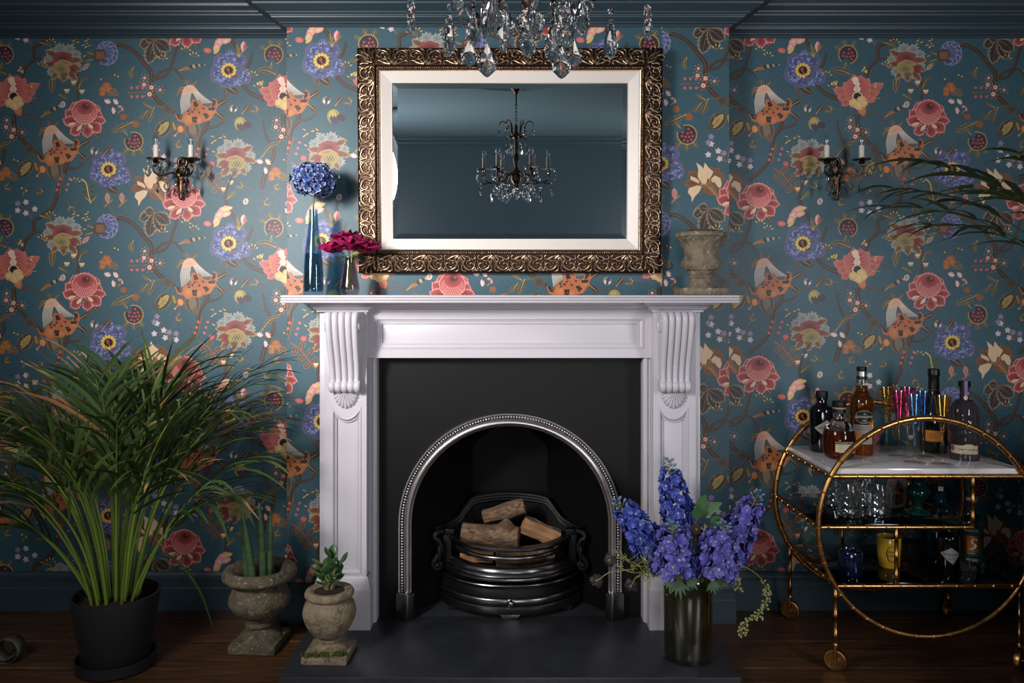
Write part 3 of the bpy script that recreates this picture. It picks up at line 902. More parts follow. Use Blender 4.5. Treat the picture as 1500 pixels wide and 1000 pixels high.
def draw_tile():
    # branches first
    branch((75, 308 - TH), (60, 317 - TH), (50, 70), (49, 86), (37, 100), (33, 114)); branch((49, 87), (58, 86), (66, 87), w=(3.5, 2.5))
    branch((20, 168), (22, 186), (34, 207), (56, 226), w=(6, 5)); stemp([(30, 170), (48, 168), (58, 174), (66, 188)], 3, 1.6, BRN2)
    branch((150, 68), (176, 66), (197, 76), (212, 94), (222, 108), (222, 132), (232, 148), (256, 166), w=(5, 6)); branch((222, 118), (238, 104), (256, 102), (268, 116), w=(4, 2.4)); branch((224, 116), (240, 112), (250, 98), (262, 58), w=(4, 4))
    branch((304, 176), (302, 188), (292, 202), (288, 230), (272, 251), (256, 264), w=(6, 5)); branch((301, 188), (320, 184), (330, 172), w=(4, 2))
    branch((385, 176), (390, 200), (400, 216), (400, 231), (390, 250), (383, 276), w=(2.5, 7)); branch((400, 216), (410, 202), (419, 196), w=(4.5, 5))
    branch((100, 234), (95, 250), (86, 272), (83, 290), (74, 310), w=(6, 5)); branch((97, 246), (112, 246), (124, 238), w=(4, 2))
    branch((370, 77), (364, 96), (352, 112), (364, 134), (388, 146), w=(3, 6)); branch((336, 55), (346, 68), (356, 84), w=(5, 4)); branch((113, 108), (115, 128), (114, 146), w=(3, 4)); branch((330, 120), (328, 138), (326, 150), w=(2, 3.4), c=BRN2)
    stemp([(330, 138), (336, 126), (344, 122)], 1.6, 1.0, OLV); stemp([(326, 134), (322, 122), (322, 112)], 1.6, 1.0, OLV); petal(322, 116, 322, 104, 2.6, OLV)
    branch((90, 112), (104, 124), (113, 132), w=(1.6, 2), c=OLV); leafp(115, 130, 130, 112, 3.4, (80, 74, 52), bend=-.15)
    stemp([(252, 158), (232, 156), (214, 164), (196, 178)], 2, 1.2, OLV)
    leafp(196, 178, 162, 194, 5, (96, 92, 72), jag=.25); leafp(222, 158, 208, 150, 3, (92, 86, 60)); leafp(216, 162, 206, 176, 4, (92, 86, 60)); leafp(226, 156, 217, 180, 4, (92, 86, 60))
    oval(181, 171, 5, 4.5, 0, (150, 84, 40), n=14, jag=.1, fr=5); oval(199, 182, 5.5, 5, 0, (150, 84, 40), n=14, jag=.1, fr=5); stemp([(190, 182), (186, 194), (190, 204)], 1.4, 1.4, OLV)
    pod(196, 207, 0); pod(6, 80, 1); stemp([(4, 92), (8, 102), (14, 108)], 1.4, 1.2, OLV)
    leafp(85, 105, 76, 138, 5, (104, 98, 70), bend=.12); leafp(196, 98, 194, 116, 4, (104, 92, 66), bend=.2); leafp(100, 100, 92, 118, 3, OLV)
    leafp(382, 232, 397 + 16, 206, 4, (90, 84, 62), bend=-.1)
    vine(226, 70)
    curl(60, 172, 96, 152); curl(262, 104, 302, 95)
    gourds(86, 217); gourds(288, 158)
    bell(86, 217); bell(288, 158)
    coral(92, 90); coral(345, 230, -1)
    leafbranch(306, 256)
    lily(221, 268)
    whites(244, 226, [(-14, -6, 0), (-4, 4, 0), (-18, 9, 0), (4, 7, 1), (14, 9, 1), (-2, 15, 0), (14, 18, 0), (-18, -8, 1), (-14, -16, 1)]); whites(40, 300, [(-14, -2, 1), (-2, -4, 0), (11, 6, 0), (-2, 12, 0), (-14, 8, 0)])
    redbuds(218, 128); redbuds(16, 190)
    pinks(201, 135); pinks(294, 226, 6, True); pinks(92, 270, 6, True)
    orangesprig(156, 130); smallpinks(157, 150); smallpinks(380, 238); orangesprig(404, 254)
    peony(124, 174); peony(270, 296)
    poppy(335, 103); poppy(159, 248)
    cone(153, 77)
    tulip(20, 132)
    pinkspray(321, 62); budpair(342, 159); budpair(138, 221, False)
    for x, y in ((108, 122), (98, 134), (120, 135), (328, 290 - 12), (338, 268)):
        for q in range(5): petal(x, y + 2, x + (q - 2) * 2, y - 4, 1.2, (222, 196, 150))
        oval(x, y + 1, 3, 1.6, 0, (206, 150, 80), n=8)
    branch((332, 300), (330, 284), (338, 262), (345, 250), w=(4, 2)); leafp(332, 292, 346, 280, 3.4, (84, 100, 62))
    for x, y in ((92, 153), (360, 295)):
        oval(x, y, 4, 5, 20, (206, 190, 176), (170, 120, 110), n=10); stemp([(x - 1, y - 4), (x, y + 4)], .6, .6, (160, 80, 76))
    leafp(86, 138, 100, 146, 3, (72, 96, 56)); leafp(40 + 18, 62, 78, 68, 3, (72, 96, 56))
    # green leaf on a yellow stem
    for s in (-1, 1):
        for k in range(3): petal(130, 286 - k * 7, 130 + s * 10, 292 - k * 9, 4.2, (70, 92, 64), (44, 66, 52))
    stemp([(119, 262), (126, 268), (129, 282), (133, 298)], 2, 1.2, (220, 172, 66)); stemp([(133, 296), (124, 288)], 1, .5, (220, 172, 66)); stemp([(133, 296), (141, 288)], 1, .5, (220, 172, 66))
    for x, y in ((158, 290), (179, 290)):
        petal(x, y + 8, x - 1, y - 8, 4, (188, 132, 120), (196, 92, 86)); leafp(x, y + 8, x + 8, y + 2, 2, OLV); leafp(x, y + 8, x - 6, y + 14, 2, OLV)
        stemp([(x, y + 8), (x + 6, y + 20), (170, y + 28)], 1.2, 1, OLV)
    for gx, gy in ((272, 76), (284, 84), (238, 88), (110, 268), (370, 112), (378, 130), (62, 98), (74, 64)):
        for q in range(4):
            t = R(-140 + q * 40)
            stemp([(gx, gy), (gx + 5 * math.cos(t), gy + 5 * math.sin(t))], .6, .5, OLV); oval(gx + 7 * math.cos(t), gy + 7 * math.sin(t), 2, .9, math.degrees(t), (218, 172, 64), n=7)
    for gx, gy in ((310, 200), (326, 196), (120, 206), (44, 128), (86, 128)):
        stemp([(gx, gy), (gx + 6, gy + 4), (gx + 12, gy - 3), (gx + 18, gy + 1)], .9, .4, (104, 80, 54))
draw_tile()
def fill_gaps():
    """small leafy sprigs wherever the ground is still empty"""
    occ = set()
    for g in INK:
        for p in g:
            xs = [q[0] for q in p[0]]; ys = [q[1] for q in p[0]]
            for i in range(int(min(xs) // 4), int(max(xs) // 4) + 1):
                for j in range(int(min(ys) // 4), int(max(ys) // 4) + 1):
                    for w in (-1, 0, 1):
                        for h in (-1, 0, 1): occ.add((i + round(w * TW / 4), j + round(h * TH / 4)))
    rg = random.Random(77)
    n = 0
    for y in range(64, 312, 7):
        for x in range(4, 396, 7):
            X, Y = x + rg.uniform(-2, 2), y + rg.uniform(-2, 2)
            i, j = int(X // 4), int(Y // 4)
            if any((i + a, j + b) in occ for a in (-2, -1, 0, 1, 2) for b in (-2, -1, 0, 1, 2)): continue
            k = rg.randrange(5)
            t = rg.uniform(0, 2 * PI)
            L = rg.uniform(8, 13)
            e = (X + L * math.cos(t), Y + L * math.sin(t)); m = (X + L * .5 * math.cos(t + .5), Y + L * .5 * math.sin(t + .5))
            s0 = (X - L * .8 * math.cos(t), Y - L * .8 * math.sin(t))
            stemp([s0, m, e], 1.3, .6, BRN2 if k % 2 else OLV)
            for a in (-1, 1):
                if k == 0: oval(m[0] + 4 * math.cos(t + a * 1.2), m[1] + 4 * math.sin(t + a * 1.2), 1.8, 1.4, 0, (206, 166, 74), n=8)
                elif k == 1: petal(m[0], m[1], m[0] + 7 * math.cos(t + a * .8), m[1] + 7 * math.sin(t + a * .8), 2.0, (186, 120, 110), (214, 160, 146))
                else: leafp(m[0], m[1], m[0] + 8 * math.cos(t + a * .8), m[1] + 8 * math.sin(t + a * .8), 2.6, ((92, 88, 66), (76, 62, 56), (70, 86, 66))[k - 2])
            leafp(e[0], e[1], e[0] + 6 * math.cos(t), e[1] + 6 * math.sin(t), 2.4, (92, 84, 62))
            for a in range(-3, 4):
                for b in range(-3, 4):
                    for w in (-1, 0, 1):
                        for h in (-1, 0, 1): occ.add((i + a + round(w * TW / 4), j + b + round(h * TH / 4)))
            n += 1
    return n
fill_gaps()
# stacking order of the inks: a layer only rises where shapes overlap
LAYER = []
_cell, _grid = 8.0, {}
_nx, _ny = TW / _cell, TH / _cell
for _g in INK:
    _c = {}
    for _p in _g:
        _xs = [q[0] for q in _p[0]]; _ys = [q[1] for q in _p[0]]
        for _i in range(int(min(_xs) // _cell), int(max(_xs) // _cell) + 1):
            for _j in range(int(min(_ys) // _cell), int(max(_ys) // _cell) + 1):
                for _w in (-1, 0, 1):
                    for _h in (-1, 0, 1):
                        _c[(_i + round(_w * _nx), _j + round(_h * _ny))] = 1
    LAYER.append(1 + max((_grid.get(q, 0) for q in _c), default=0))
    for q in _c: _grid[q] = max(_grid.get(q, 0), LAYER[-1])
EPS = 4.0e-6
FLAT_INK = [(LAYER[i], p) for i, g in enumerate(INK) for p in g]
print('ink layers', max(LAYER), len(FLAT_INK))

def print_panel(parent, name, x_t, lo, hi, to_world, zlo=0.05, zhi=2.19, off=0.0, extra=None, skip=None):
    """lay the tile over a panel; x_t = world abscissa of the pattern's tulip; lo..hi clip range"""
    V_, F_, Cc = [], [], []
    k0 = int(math.floor((lo - x_t) * PU / TW)) - 1
    k1 = int(math.ceil((hi - x_t) * PU / TW)) + 1
    lc = {}
    def L3(c):
        c = (round(c[0]), round(c[1]), round(c[2]))
        if c == TEAL: return (lin(c[0]), lin(c[1]), lin(c[2]), 1.0)
        g_ = .3 * c[0] + .55 * c[1] + .15 * c[2]
        c = tuple(round(min(255, (g_ + (v_ - g_) * .80) * 1.02)) for v_ in c)
        if c not in lc: lc[c] = (lin(c[0]), lin(c[1]), lin(c[2]), 1.0)
        return lc[c]
    def clip(poly, ax, lim, sgn):
        out = []
        n = len(poly)
        for i in range(n):
            a, b = poly[i], poly[(i + 1) % n]
            da, db = (a[ax] - lim) * sgn, (b[ax] - lim) * sgn
            if da >= 0: out.append(a)
            if (da >= 0) != (db >= 0):
                t = da / (da - db)
                out.append(tuple(a[q] + (b[q] - a[q]) * t for q in range(len(a))))
        return out
    for k in range(k0, k1 + 1):
        for r_ in range(-1, 4):
            ox, oy = k * TW - 20, r_ * TH
            for idx, (pts, c, ce, cm) in FLAT_INK:
                xs = [x_t + (p[0] + ox) / PU for p in pts]
                zs = [CAMZ - (p[1] + oy - CYP) / PU for p in pts]
                x0, x1, za, zb = min(xs), max(xs), min(zs), max(zs)
                if x1 <= lo or x0 >= hi or zb <= zlo or za >= zhi: continue
                d = 0.00015 + idx * EPS
                le, lm = L3(ce), L3(cm)
                cx, cz = x_t + (c[0] + ox) / PU, CAMZ - (c[1] + oy - CYP) / PU
                n = len(pts)
                if x0 >= lo and x1 <= hi and za >= zlo and zb <= zhi:
                    b = len(V_)
                    if ce == cm and n == 4:
                        V_ += [to_world(xs[i], zs[i], d) for i in range(4)]; Cc += [le] * 4; F_.append((b, b + 1, b + 2, b + 3))
                    else:
                        V_ += [to_world(xs[i], zs[i], d) for i in range(n)] + [to_world(cx, cz, d)]
                        Cc += [le] * n + [lm]
                        F_ += [(b + i, b + (i + 1) % n, b + n) for i in range(n)]
                else:
                    for i in range(n):
                        j = (i + 1) % n
                        tri = [(xs[i], zs[i]) + le[:3], (xs[j], zs[j]) + le[:3], (cx, cz) + lm[:3]]
                        for ax, lim, sg in ((0, lo, 1), (0, hi, -1), (1, zlo, 1), (1, zhi, -1)):
                            tri = clip(tri, ax, lim, sg)
                            if len(tri) < 3: break
                        if len(tri) < 3: continue
                        b = len(V_)
                        V_ += [to_world(q[0], q[1], d) for q in tri]; Cc += [tuple(q[2:5]) + (1.0,) for q in tri]
                        F_.append(tuple(range(b, b + len(tri))))
    me = bpy.data.meshes.new(name)
    me.from_pydata(V_, [], F_)
    ca = me.color_attributes.new('Col', 'FLOAT_COLOR', 'POINT')
    ca.data.foreach_set('color', [x for c in Cc for x in c])
    me.materials.append(M_PRINT)
    o = bpy.data.objects.new(name, me)
    C.objects.link(o)
    o.parent = parent
    o['kind'] = 'stuff'
    o['label'] = 'flat botanical wallpaper print of flowers, leaves and branches'
    return o
far = lambda x, z, d: (x, WY - d, z)
print_panel(al, 'wallpaper_print', (20 - CXP) / PU, RX0, BX0 + 0.001, far)
print_panel(ar, 'wallpaper_print', (1256 - CXP) / PU, BX1 - 0.001, RX1, far)
brf = lambda x, z, d: (x, -d, z)
for _a, _b, _z in ((BX0, -0.43, .09), (-0.43, 0.43, .82), (0.43, 0.552, .09)):
    print_panel(cb, 'wallpaper_print', -0.478, _a, _b, brf, zlo=_z)
print_panel(cb, 'wallpaper_print', 0.188, 0.552, BX1, brf)
print_panel(cb, 'wallpaper_print', BX0 - 0.60, BX0 - WY, BX0, lambda x, z, d: (BX0 - d, BX0 - x, z))
print_panel(cb, 'wallpaper_print', BX1 - 0.607, BX1, BX1 + WY, lambda x, z, d: (BX1 + d, x - BX1, z))

# ------------------------------------------------------------------ hearth, mantelpiece, cast iron insert, grate, logs
M_WHITE = mat('white_gloss_paint', (188, 184, 190), 0.36, bump=0.02, bscale=40)
M_SLATE = mat('slate', (40, 42, 46), 0.42, col2=(54, 56, 60), scale=9, contrast=(.4, .75), bump=0.12, bscale=22, bdist=.004)
M_IRON = mat('cast_iron', (9, 9, 9), 0.5, spec=.24, bump=0.10, bscale=140, bdist=.004)
M_IRON2 = mat('firebox_iron', (9, 9, 9), 0.6, spec=.12, bump=0.12, bscale=150, bdist=.004)
M_STEEL = mat('polished_steel', (196, 190, 190), 0.33, 1.0, bump=0.02, bscale=60)
M_STEELD = mat('blackened_steel', (128, 126, 127), 0.28, 1.0, bump=0.03, bscale=80)

hz = 0.05
t = thing('hearth', 'dark slate hearth slab in front of the white mantelpiece', 'hearth', (0, -0.3, 0))
MB().box(-0.685, 0.685, -0.527, -0.0755, 0, hz).build('slab', M_SLATE, t, world=True, bevel=0.003)
MB().box(-0.352, 0.352, -0.0745, 0.235, 0, hz - .0015).build('back_hearth', M_SLATE, t, world=True, bevel=0.001)

mant = thing('mantelpiece', 'white painted mantelpiece with scrolled corbels around the fireplace', 'mantelpiece', (0, -0.09, hz))
sh = MB()
sh.box(-0.748, 0.748, -0.263, -0.0006, 1.1563, 1.183)
reed = [(0.0, 1.1563)]
for k in range(3):
    for q in range(1, 7):
        a = -PI / 2 + PI * q / 7
        reed.append((0.0025 + 0.0045 * math.cos(a), 1.1563 + 0.0089 * k + 0.00445 + 0.0044 * math.sin(a)))
    reed.append((0.0012, 1.1563 + 0.0089 * (k + 1)))
reed.append((0.0, 1.183))
sh.mould([(-0.748, -0.0006, 0), (-0.748, -0.263, 0), (0.748, -0.263, 0), (0.748, -0.0006, 0)], reed, (0, 0, 1), closed=False)
sh.build('shelf', M_WHITE, mant, world=True, smooth=50)
bedp = [(0, 1.126), (.004, 1.126), (.0055, 1.132), (.010, 1.1335), (.014, 1.138), (.021, 1.1455), (.031, 1.1505), (.036, 1.1512), (.036, 1.156), (0, 1.156)]
MB().mould([(-.652, -.0006, 0), (-.652, -.182, 0), (-.486, -.182, 0), (-.486, -.142, 0), (.486, -.142, 0), (.486, -.182, 0), (.652, -.182, 0), (.652, -.0006, 0)],
           bedp, (0, 0, 1), closed=False).build('bed_moulding', M_WHITE, mant, world=True, smooth=30)
fr = MB().box(-.4875, .4875, -.129, -.0006, .967, 1.1262).build('frieze', M_WHITE, mant, world=True, bevel=.0015)
fb_ = MB()
for r_ in ((-.4875, -.457, .967, 1.1262), (.457, .4875, .967, 1.1262), (-.457, .457, .967, 1.0022), (-.457, .457, 1.099, 1.1262)):
    fb_.box(r_[0], r_[1], -.14, -.1288, r_[2], r_[3])
fb_.build('face_board', M_WHITE, fr, world=True, smooth=20)
NY = (0, -1, 0)
def rect(x0, x1, z0, z1, y):
    return [(x0, y, z0), (x0, y, z1), (x1, y, z1), (x1, y, z0)]
pm = [(-.004, 0), (-.0035, .0028), (-.001, .0028), (0, .0005), (.001, -.003), (.010, -.0070), (.011, -.0045), (.0145, -.0045), (.0155, -.0108)]
MB().mould(rect(-.457, .457, 1.0022, 1.099, -.14), pm, NY).build('panel_moulding', M_WHITE, fr, world=True, smooth=30)
for s in (-1, 1):
    pl = MB()
    def bx(mb, x0, x1, *r):
        mb.box(min(s * x0, s * x1), max(s * x0, s * x1), *r)
        return mb
    p = bx(MB(), .4875, .650, -.168, -.0006, hz, 1.127).build('pilaster', M_WHITE, mant, world=True, bevel=.0015)
    pr = [(0, .0), (.012, .0), (.012, .135), (.010, .138), (.0085, .152), (.004, .168), (.001, .176), (0, .178)]
    ring = [(s * .4875 - s * .0035, -.0610), (s * .4875 - s * .0035, -.183), (s * .653, -.183), (s * .653, -.0006)]
    if s > 0:
        pp = [(x, y, hz) for x, y in ring]
    else:
        pp = [(x, y, hz) for x, y in ring[::-1]]
    MB().mould(pp, pr, (0, 0, 1), closed=False).build('plinth_block', M_WHITE, p, world=True, smooth=30)
    # slips beside the opening
    sl = bx(MB(), .4625, .4873, -.128, -.06, hz, .9668)
    sl.box(min(s * .466, s * .476), max(s * .466, s * .476), -.134, -.128, hz, .9668)
    sl.build('slip', M_WHITE, mant, world=True, bevel=.0015)
    # sunk panel with a dipped head
    def dip(x0, x1, zb, zt, d, y):
        pts = [(x0, y, zb), (x0, y, zt)]
        n = 10
        for i in range(1, n):
            u = i / n
            pts.append((x0 + (x1 - x0) * u, y, zt - d * math.sin(PI * u) ** .8))
        return pts + [(x1, y, zt), (x1, y, zb)]
    a, b = (s * .512, s * .599) if s > 0 else (-.599, -.512)
    A_, B_ = (a, b)
    x_in, x_out = (.4875, .632) if s > 0 else (-.632, -.4875)
    fp_ = MB()
    fp_.box(x_in, A_, -.18, -.1678, hz + .02, 1.1268); fp_.box(B_, x_out, -.18, -.1678, hz + .02, 1.1268); fp_.box(A_, B_, -.18, -.1678, hz + .02, .243)
    hd2 = [q for q in dip(A_, B_, .243, .786, .028, -.18)][1:-1]
    fp_.prism([(A_, -.18, 1.1268)] + hd2 + [(B_, -.18, 1.1268)], (0, .0122, 0))
    fp_.build('face_board', M_WHITE, p, world=True, smooth=20)
    bead = [(-.006, 0), (-.0055, .0030), (-.0025, .0036), (-.0005, .0015), (.0005, -.0020), (.0055, -.0068), (.0062, -.0050), (.0085, -.0050), (.0092, -.0118)]
    MB().mould(dip(A_, B_, .243, .786, .028, -.18), bead, NY).build('panel_moulding', M_WHITE, p, world=True, smooth=30)
    # corbel
    cx, hw = s * .5565, .056
    prof = bez([(0, -.252, 1.126), (0, -.264, 1.112), (0, -.264, 1.085), (0, -.251, 1.035), (0, -.232, .985), (0, -.217, .940), (0, -.2125, .905), (0, -.214, .893)], 28)
    NR = 5
    def rib(u):
        q = (u * NR) % 1.0
        return math.sqrt(max(0, 1 - (2 * q - 1) ** 2))
    cb_ = MB()
    nU = NR * 8 + 1
    L_ = len(prof) - 1
    def cf(u, v):
        q = prof[min(L_, int(round(v * L_)))]
        k = 1.0 - .10 * v
        return (cx + (u - .5) * 2 * hw * k, q.y + .007 - .011 * rib(u if u < 1 else .9999), q.z)
    cb_.grid(cf, nU, L_ + 1)
    for e in (-1, 1):
        side = [(cx + e * hw * (1 - .10 * i / L_), prof[i].y + .007, prof[i].z) for i in range(L_ + 1)]
        back = [(x, -.178, z) for x, y, z in side]
        cb_.add(side + back, [(i, i + 1, L_ + 2 + i, L_ + 1 + i) for i in range(L_)])
        sp = []
        for i in range(26):
            an = PI * .5 + i * .42
            rr = .033 * (1 - i / 30)
            sp.append((cx + e * (hw - .001), -.224 - rr * math.sin(an), 1.089 + rr * math.cos(an)))
        cb_.tube(sp, [.0045 * (1 - i / 40) for i in range(26)], 6)
    cb_.grid(lambda u, v: (cx + (u - .5) * 2 * hw, -.178 - v * (.252 - .178 - .007 + .011 * rib(u if u < 1 else .9999)), 1.1262), nU, 2)
    co = cb_.build('corbel', M_WHITE, p, world=True, smooth=40)
    # lower roll of the corbel
    ro = MB()
    def rf(u, v):
        a_ = -PI * .45 + v * PI * 1.25
        rr = .019 + .007 * rib(u if u < 1 else .9999)
        return (cx + (u - .5) * 2 * hw * .95, -.200 - rr * math.cos(a_ - .3) * .95, .8775 + rr * math.sin(-a_ + .25) * .92)
    ro.grid(rf, nU, 14)
    for e in (0, 1):
        ro.add([rf(e, j / 13) for j in range(14)] + [(cx + (e - .5) * 2 * hw * .95, -.2, .877)], [(j, j + 1, 14) for j in range(13)])
    ro.build('corbel_roll', M_WHITE, co, world=True, smooth=40)
    # shell
    se = MB()
    def sf(u, v):
        a_ = R(-82 + 164 * u)
        fl = abs(math.sin(u * PI * 11))
        r_ = v * (.064 + .0035 * fl) * (1 - .22 * abs(math.sin(a_)) ** 1.5)
        return (cx + r_ * math.sin(a_) * .88, -.1805 - (.014 * (1 - v) ** .6 + .0055 * (1 - .4 * v) + .0035 * fl * min(1, v * 3)) if v < .999 else -.1795, .862 - r_ * math.cos(a_))
    se.grid(sf, 89, 9)
    se.build('shell', M_WHITE, co, world=True, smooth=60)

# cast iron insert
ins = thing('fireplace_insert', 'black cast iron fireplace insert with polished steel arch', 'fireplace', (0, -0.07, hz))
AZ, RO, RI = .376, .3946, .348
def arch_pts(r, n=40, zb=hz):
    pts = [(-r, zb)]
    pts += [(-r, zb + (AZ - zb) * k / 4) for k in range(1, 4)]
    for i in range(n + 1):
        a = PI - PI * i / n
        pts.append((r * math.cos(a), AZ + r * math.sin(a)))
    pts += [(r, AZ - (AZ - zb) * k / 4) for k in range(1, 4)]
    pts.append((r, zb))
    return pts
def to_rect(x, z, X=.4622, ZT=.9665):
    if z <= AZ:
        return (math.copysign(X, x), z)
    dx, dz = x, z - AZ
    k = min(X / abs(dx) if abs(dx) > 1e-9 else 1e9, (ZT - AZ) / dz if dz > 1e-9 else 1e9)
    return (dx * k, AZ + dz * k)
inn = arch_pts(RI + .004)
# add exact corners
fp = MB()
vs = []
for x, z in inn:
    X_, Z_ = to_rect(x, z)
    vs += [(x, -.075, z), (X_, -.075, Z_)]
fp.add(vs, [(2 * i, 2 * i + 1, 2 * i + 3, 2 * i + 2) for i in range(len(inn) - 1)])
for sx in (-1, 1):
    q = [p_ for p_ in vs if abs(abs(p_[0]) - .4622) < 1e-6 and p_[0] * sx > 0]
    top = [p_ for p_ in vs if abs(p_[2] - .9665) < 1e-6 and p_[0] * sx > 0]
    zc = max(p_[2] for p_ in q)
    xc = max((abs(p_[0]) for p_ in top if abs(p_[0]) < .462), default=0)
    fp.add([(sx * .4622, -.075, zc), (sx * .4622, -.075, .9665), (sx * xc, -.075, .9665)], [(0, 1, 2)])
fp.build('face_plate', M_IRON, ins, world=True, smooth=0)
arc = [(x, -.075, z) for x, z in arch_pts(RO, 48, hz + .085)]
tp = [(0, 0), (0, .012), (.003, .0165), (.0065, .016), (.009, .010), (.0205, .010), (.022, .017), (.026, .0235), (.033, .0265), (.040, .024), (.0435, .017), (.0445, .013), (.0468, .012), (.047, -.012)]
archo = MB().mould(arc, tp, NY, closed=False).build('arch_trim', M_STEEL, ins, world=True, smooth=45)
bd = MB()
rb = RO - .0147
L0 = AZ - hz - .09
tot = 2 * L0 + PI * rb
nb = int(tot / .0098)
for i in range(nb + 1):
    q = tot * i / nb
    if q < L0: x, z = -rb, hz + .09 + q
    elif q < L0 + PI * rb:
        a = PI - (q - L0) / rb
        x, z = rb * math.cos(a), AZ + rb * math.sin(a)
    else: x, z = rb, AZ - (q - L0 - PI * rb)
    bd.ell((x, -.0865, z), (.0044, .0044, .0044), 7, 5)
tag(bd.build('beading', M_STEEL, archo, world=True, smooth=80), kind='stuff')
bk = MB()
bk.mould([(x, -.075, z) for x, z in arch_pts(RO - .0092, 48, hz + .086)], [(0, .0102), (.0112, .0102)], NY, closed=False, caps=False)
bk.build('bead_channel', M_IRON, archo, world=True)
for sx in (-1, 1):
    pl2 = [(sx * .399, -.0755, hz), (sx * .399, -.106, hz), (sx * .357, -.122, hz), (sx * .336, -.104, hz), (sx * .336, -.0755, hz)]
    MB().prism(pl2, (0, 0, .092)).build('foot_block', M_STEELD, ins, world=True, bevel=.0025)
# firebox
fb = MB()
fi = [(x, z) for x, z in arch_pts(RI + .003, 40, hz)]
vs = []
for x, z in fi:
    xb = max(-.145, min(.145, x * .62))
    zb = hz + (z - hz) * .93
    vs += [(x, -.0745, z), (x, -.045, z), (xb, .205, zb)]
m_ = len(fi)
fb.add(vs, [(3 * i, 3 * i + 1, 3 * i + 4, 3 * i + 3) for i in range(m_ - 1)] + [(3 * i + 1, 3 * i + 2, 3 * i + 5, 3 * i + 4) for i in range(m_ - 1)])
fb.add([vs[3 * i + 2] for i in range(m_)], [tuple(range(m_))])
fb.build('firebox', M_IRON2, ins, world=True, smooth=25)

# grate
gr = thing('fire_grate', 'black bow-fronted fire grate with steel rims holding logs', 'grate', (0, .03, hz))
def bow(a, ys, b, n=28, z=0):
    return [(-a + 2 * a * i / n, ys - b * (1 - abs(2 * i / n - 1) ** 2.5), z) for i in range(n + 1)]
UP = (0, 0, 1)
def gp(name, path, prof, m, **k):
    return MB().mould(path, prof, UP, closed=False).build(name, m, gr, world=True, smooth=40, **k)
B0 = bow(.252, .045, .145)
gp('base_rim', B0, [(0, .066), (.008, .066), (.010, .069), (.010, .090), (.007, .093), (0, .093), (0, .066)], M_STEELD)
gp('base_rim', B0, [(0, .099), (.003, .099), (.0045, .101), (.0045, .115), (.002, .118), (-.004, .118), (0, .099)], M_STEELD)
gp('apron', B0, [(-.004, .055), (-.002, .094), (-.002, .117), (-.001, .128), (-.008, .145), (-.012, .160), (-.010, .170), (.004, .186), (.006, .20), (0, .205), (-.03, .205)], M_IRON)
gp('upper_rim', bow(.262, .045, .158), [(-.01, .167), (.005, .167), (.0065, .170), (.005, .173), (-.01, .174), (-.01, .167)], M_STEELD)
gp('upper_rim', bow(.248, .05, .165), [(-.012, .187), (.008, .187), (.0095, .191), (.008, .1955), (-.012, .1955), (-.012, .187)], M_STEELD)
gp('ledge', bow(.232, .05, .158), [(-.02, .196), (.014, .196), (.016, .203), (.012, .210), (.004, .214), (.002, .222), (-.004, .228), (-.02, .230), (-.02, .196)], M_STEELD)
gp('top_bar', bow(.225, .055, .172), [(-.016, .291), (.010, .291), (.0125, .295), (.0125, .301), (.009, .305), (-.016, .305), (-.016, .291)], M_STEELD)
tb = MB()
pth = bow(.205, .05, .150, 36, .262)
rr = [.0085 + (.005 if i in (2, 3, 33, 34) else 0) + (.003 if i in (5, 31) else 0) for i in range(37)]
tb.tube(pth, rr, 10)
tb.build('round_bar', M_STEELD, gr, world=True, smooth=50)
tabm = MB().prism([(-.036, -.108, .068), (.036, -.108, .068), (.024, -.110, hz), (-.018, -.110, hz)], (0, .010, 0))
tabm.build('tab', M_STEELD, gr, world=True, bevel=.001)
for sx in (-1, 1):
    x = sx * .205
    MB().prism([(x - .02, -.018, .068), (x + .02, -.018, .068), (x + .01, -.018, hz), (x - .012, -.018, hz)], (0, .012, 0)).build('foot', M_IRON, gr, world=True)
kn = MB().ell((.003, -.112, .107), (.011, .008, .011), 14, 8)
kn.tube([(.003 + .0125 * math.cos(i * PI / 8), -.1065, .107 + .0125 * math.sin(i * PI / 8)) for i in range(16)], .0022, 6, closed=True)
kn.build('knob', M_STEELD, gr, world=True)
for sx in (-1, 1):
    up_ = MB()
    up_.box(min(sx * .214, sx * .246), max(sx * .214, sx * .246), .030, .062, .185, .318)
    up_.box(min(sx * .205, sx * .238), max(sx * .205, sx * .238), .026, .056, .305, .328)
    up_.build('upright', M_IRON, gr, world=True, bevel=.004)
    cs = MB()
    S_ = bez([(sx * .246, .026, .322), (sx * .268, .010, .318), (sx * .272, .005, .302), (sx * .258, .008, .290), (sx * .251, .010, .262), (sx * .265, .005, .232), (sx * .279, .005, .208), (sx * .265, .005, .188), (sx * .251, .008, .204), (sx * .261, .005, .215)], 45)
    cs.tube(S_, [.011 - .003 * abs(i / len(S_) - .4) for i in range(len(S_))], 8)
    cs.ell((sx * .263, -.003, .206), (.011, .012, .011), 10, 7)
    cs.ell((sx * .257, .0, .245), (.008, .008, .03), 10, 7)
    cs.build('side_scroll', M_IRON, gr, world=True, smooth=60)
hp = [at(640, 773, .028), at(653, 769, .065), at(672, 757, .105), at(686, 738, .130), at(700, 727, .148), at(747, 722, .165), at(794, 727, .148), at(808, 738, .130), at(822, 757, .105), at(841, 769, .065), at(854, 773, .028)]
hp = bez(hp, 40)
hd = MB()
hd.tube(hp, .010, 8, flat=.8)
for k, r_ in ((.011, .006), (.020, .0045)):
    hd.tube([p_ + Vector((0, -.004 * (k / .011), -k)) for p_ in hp], r_, 6)
lo = [Vector((p_.x * .72, p_.y + .015, .24)) for p_ in hp]
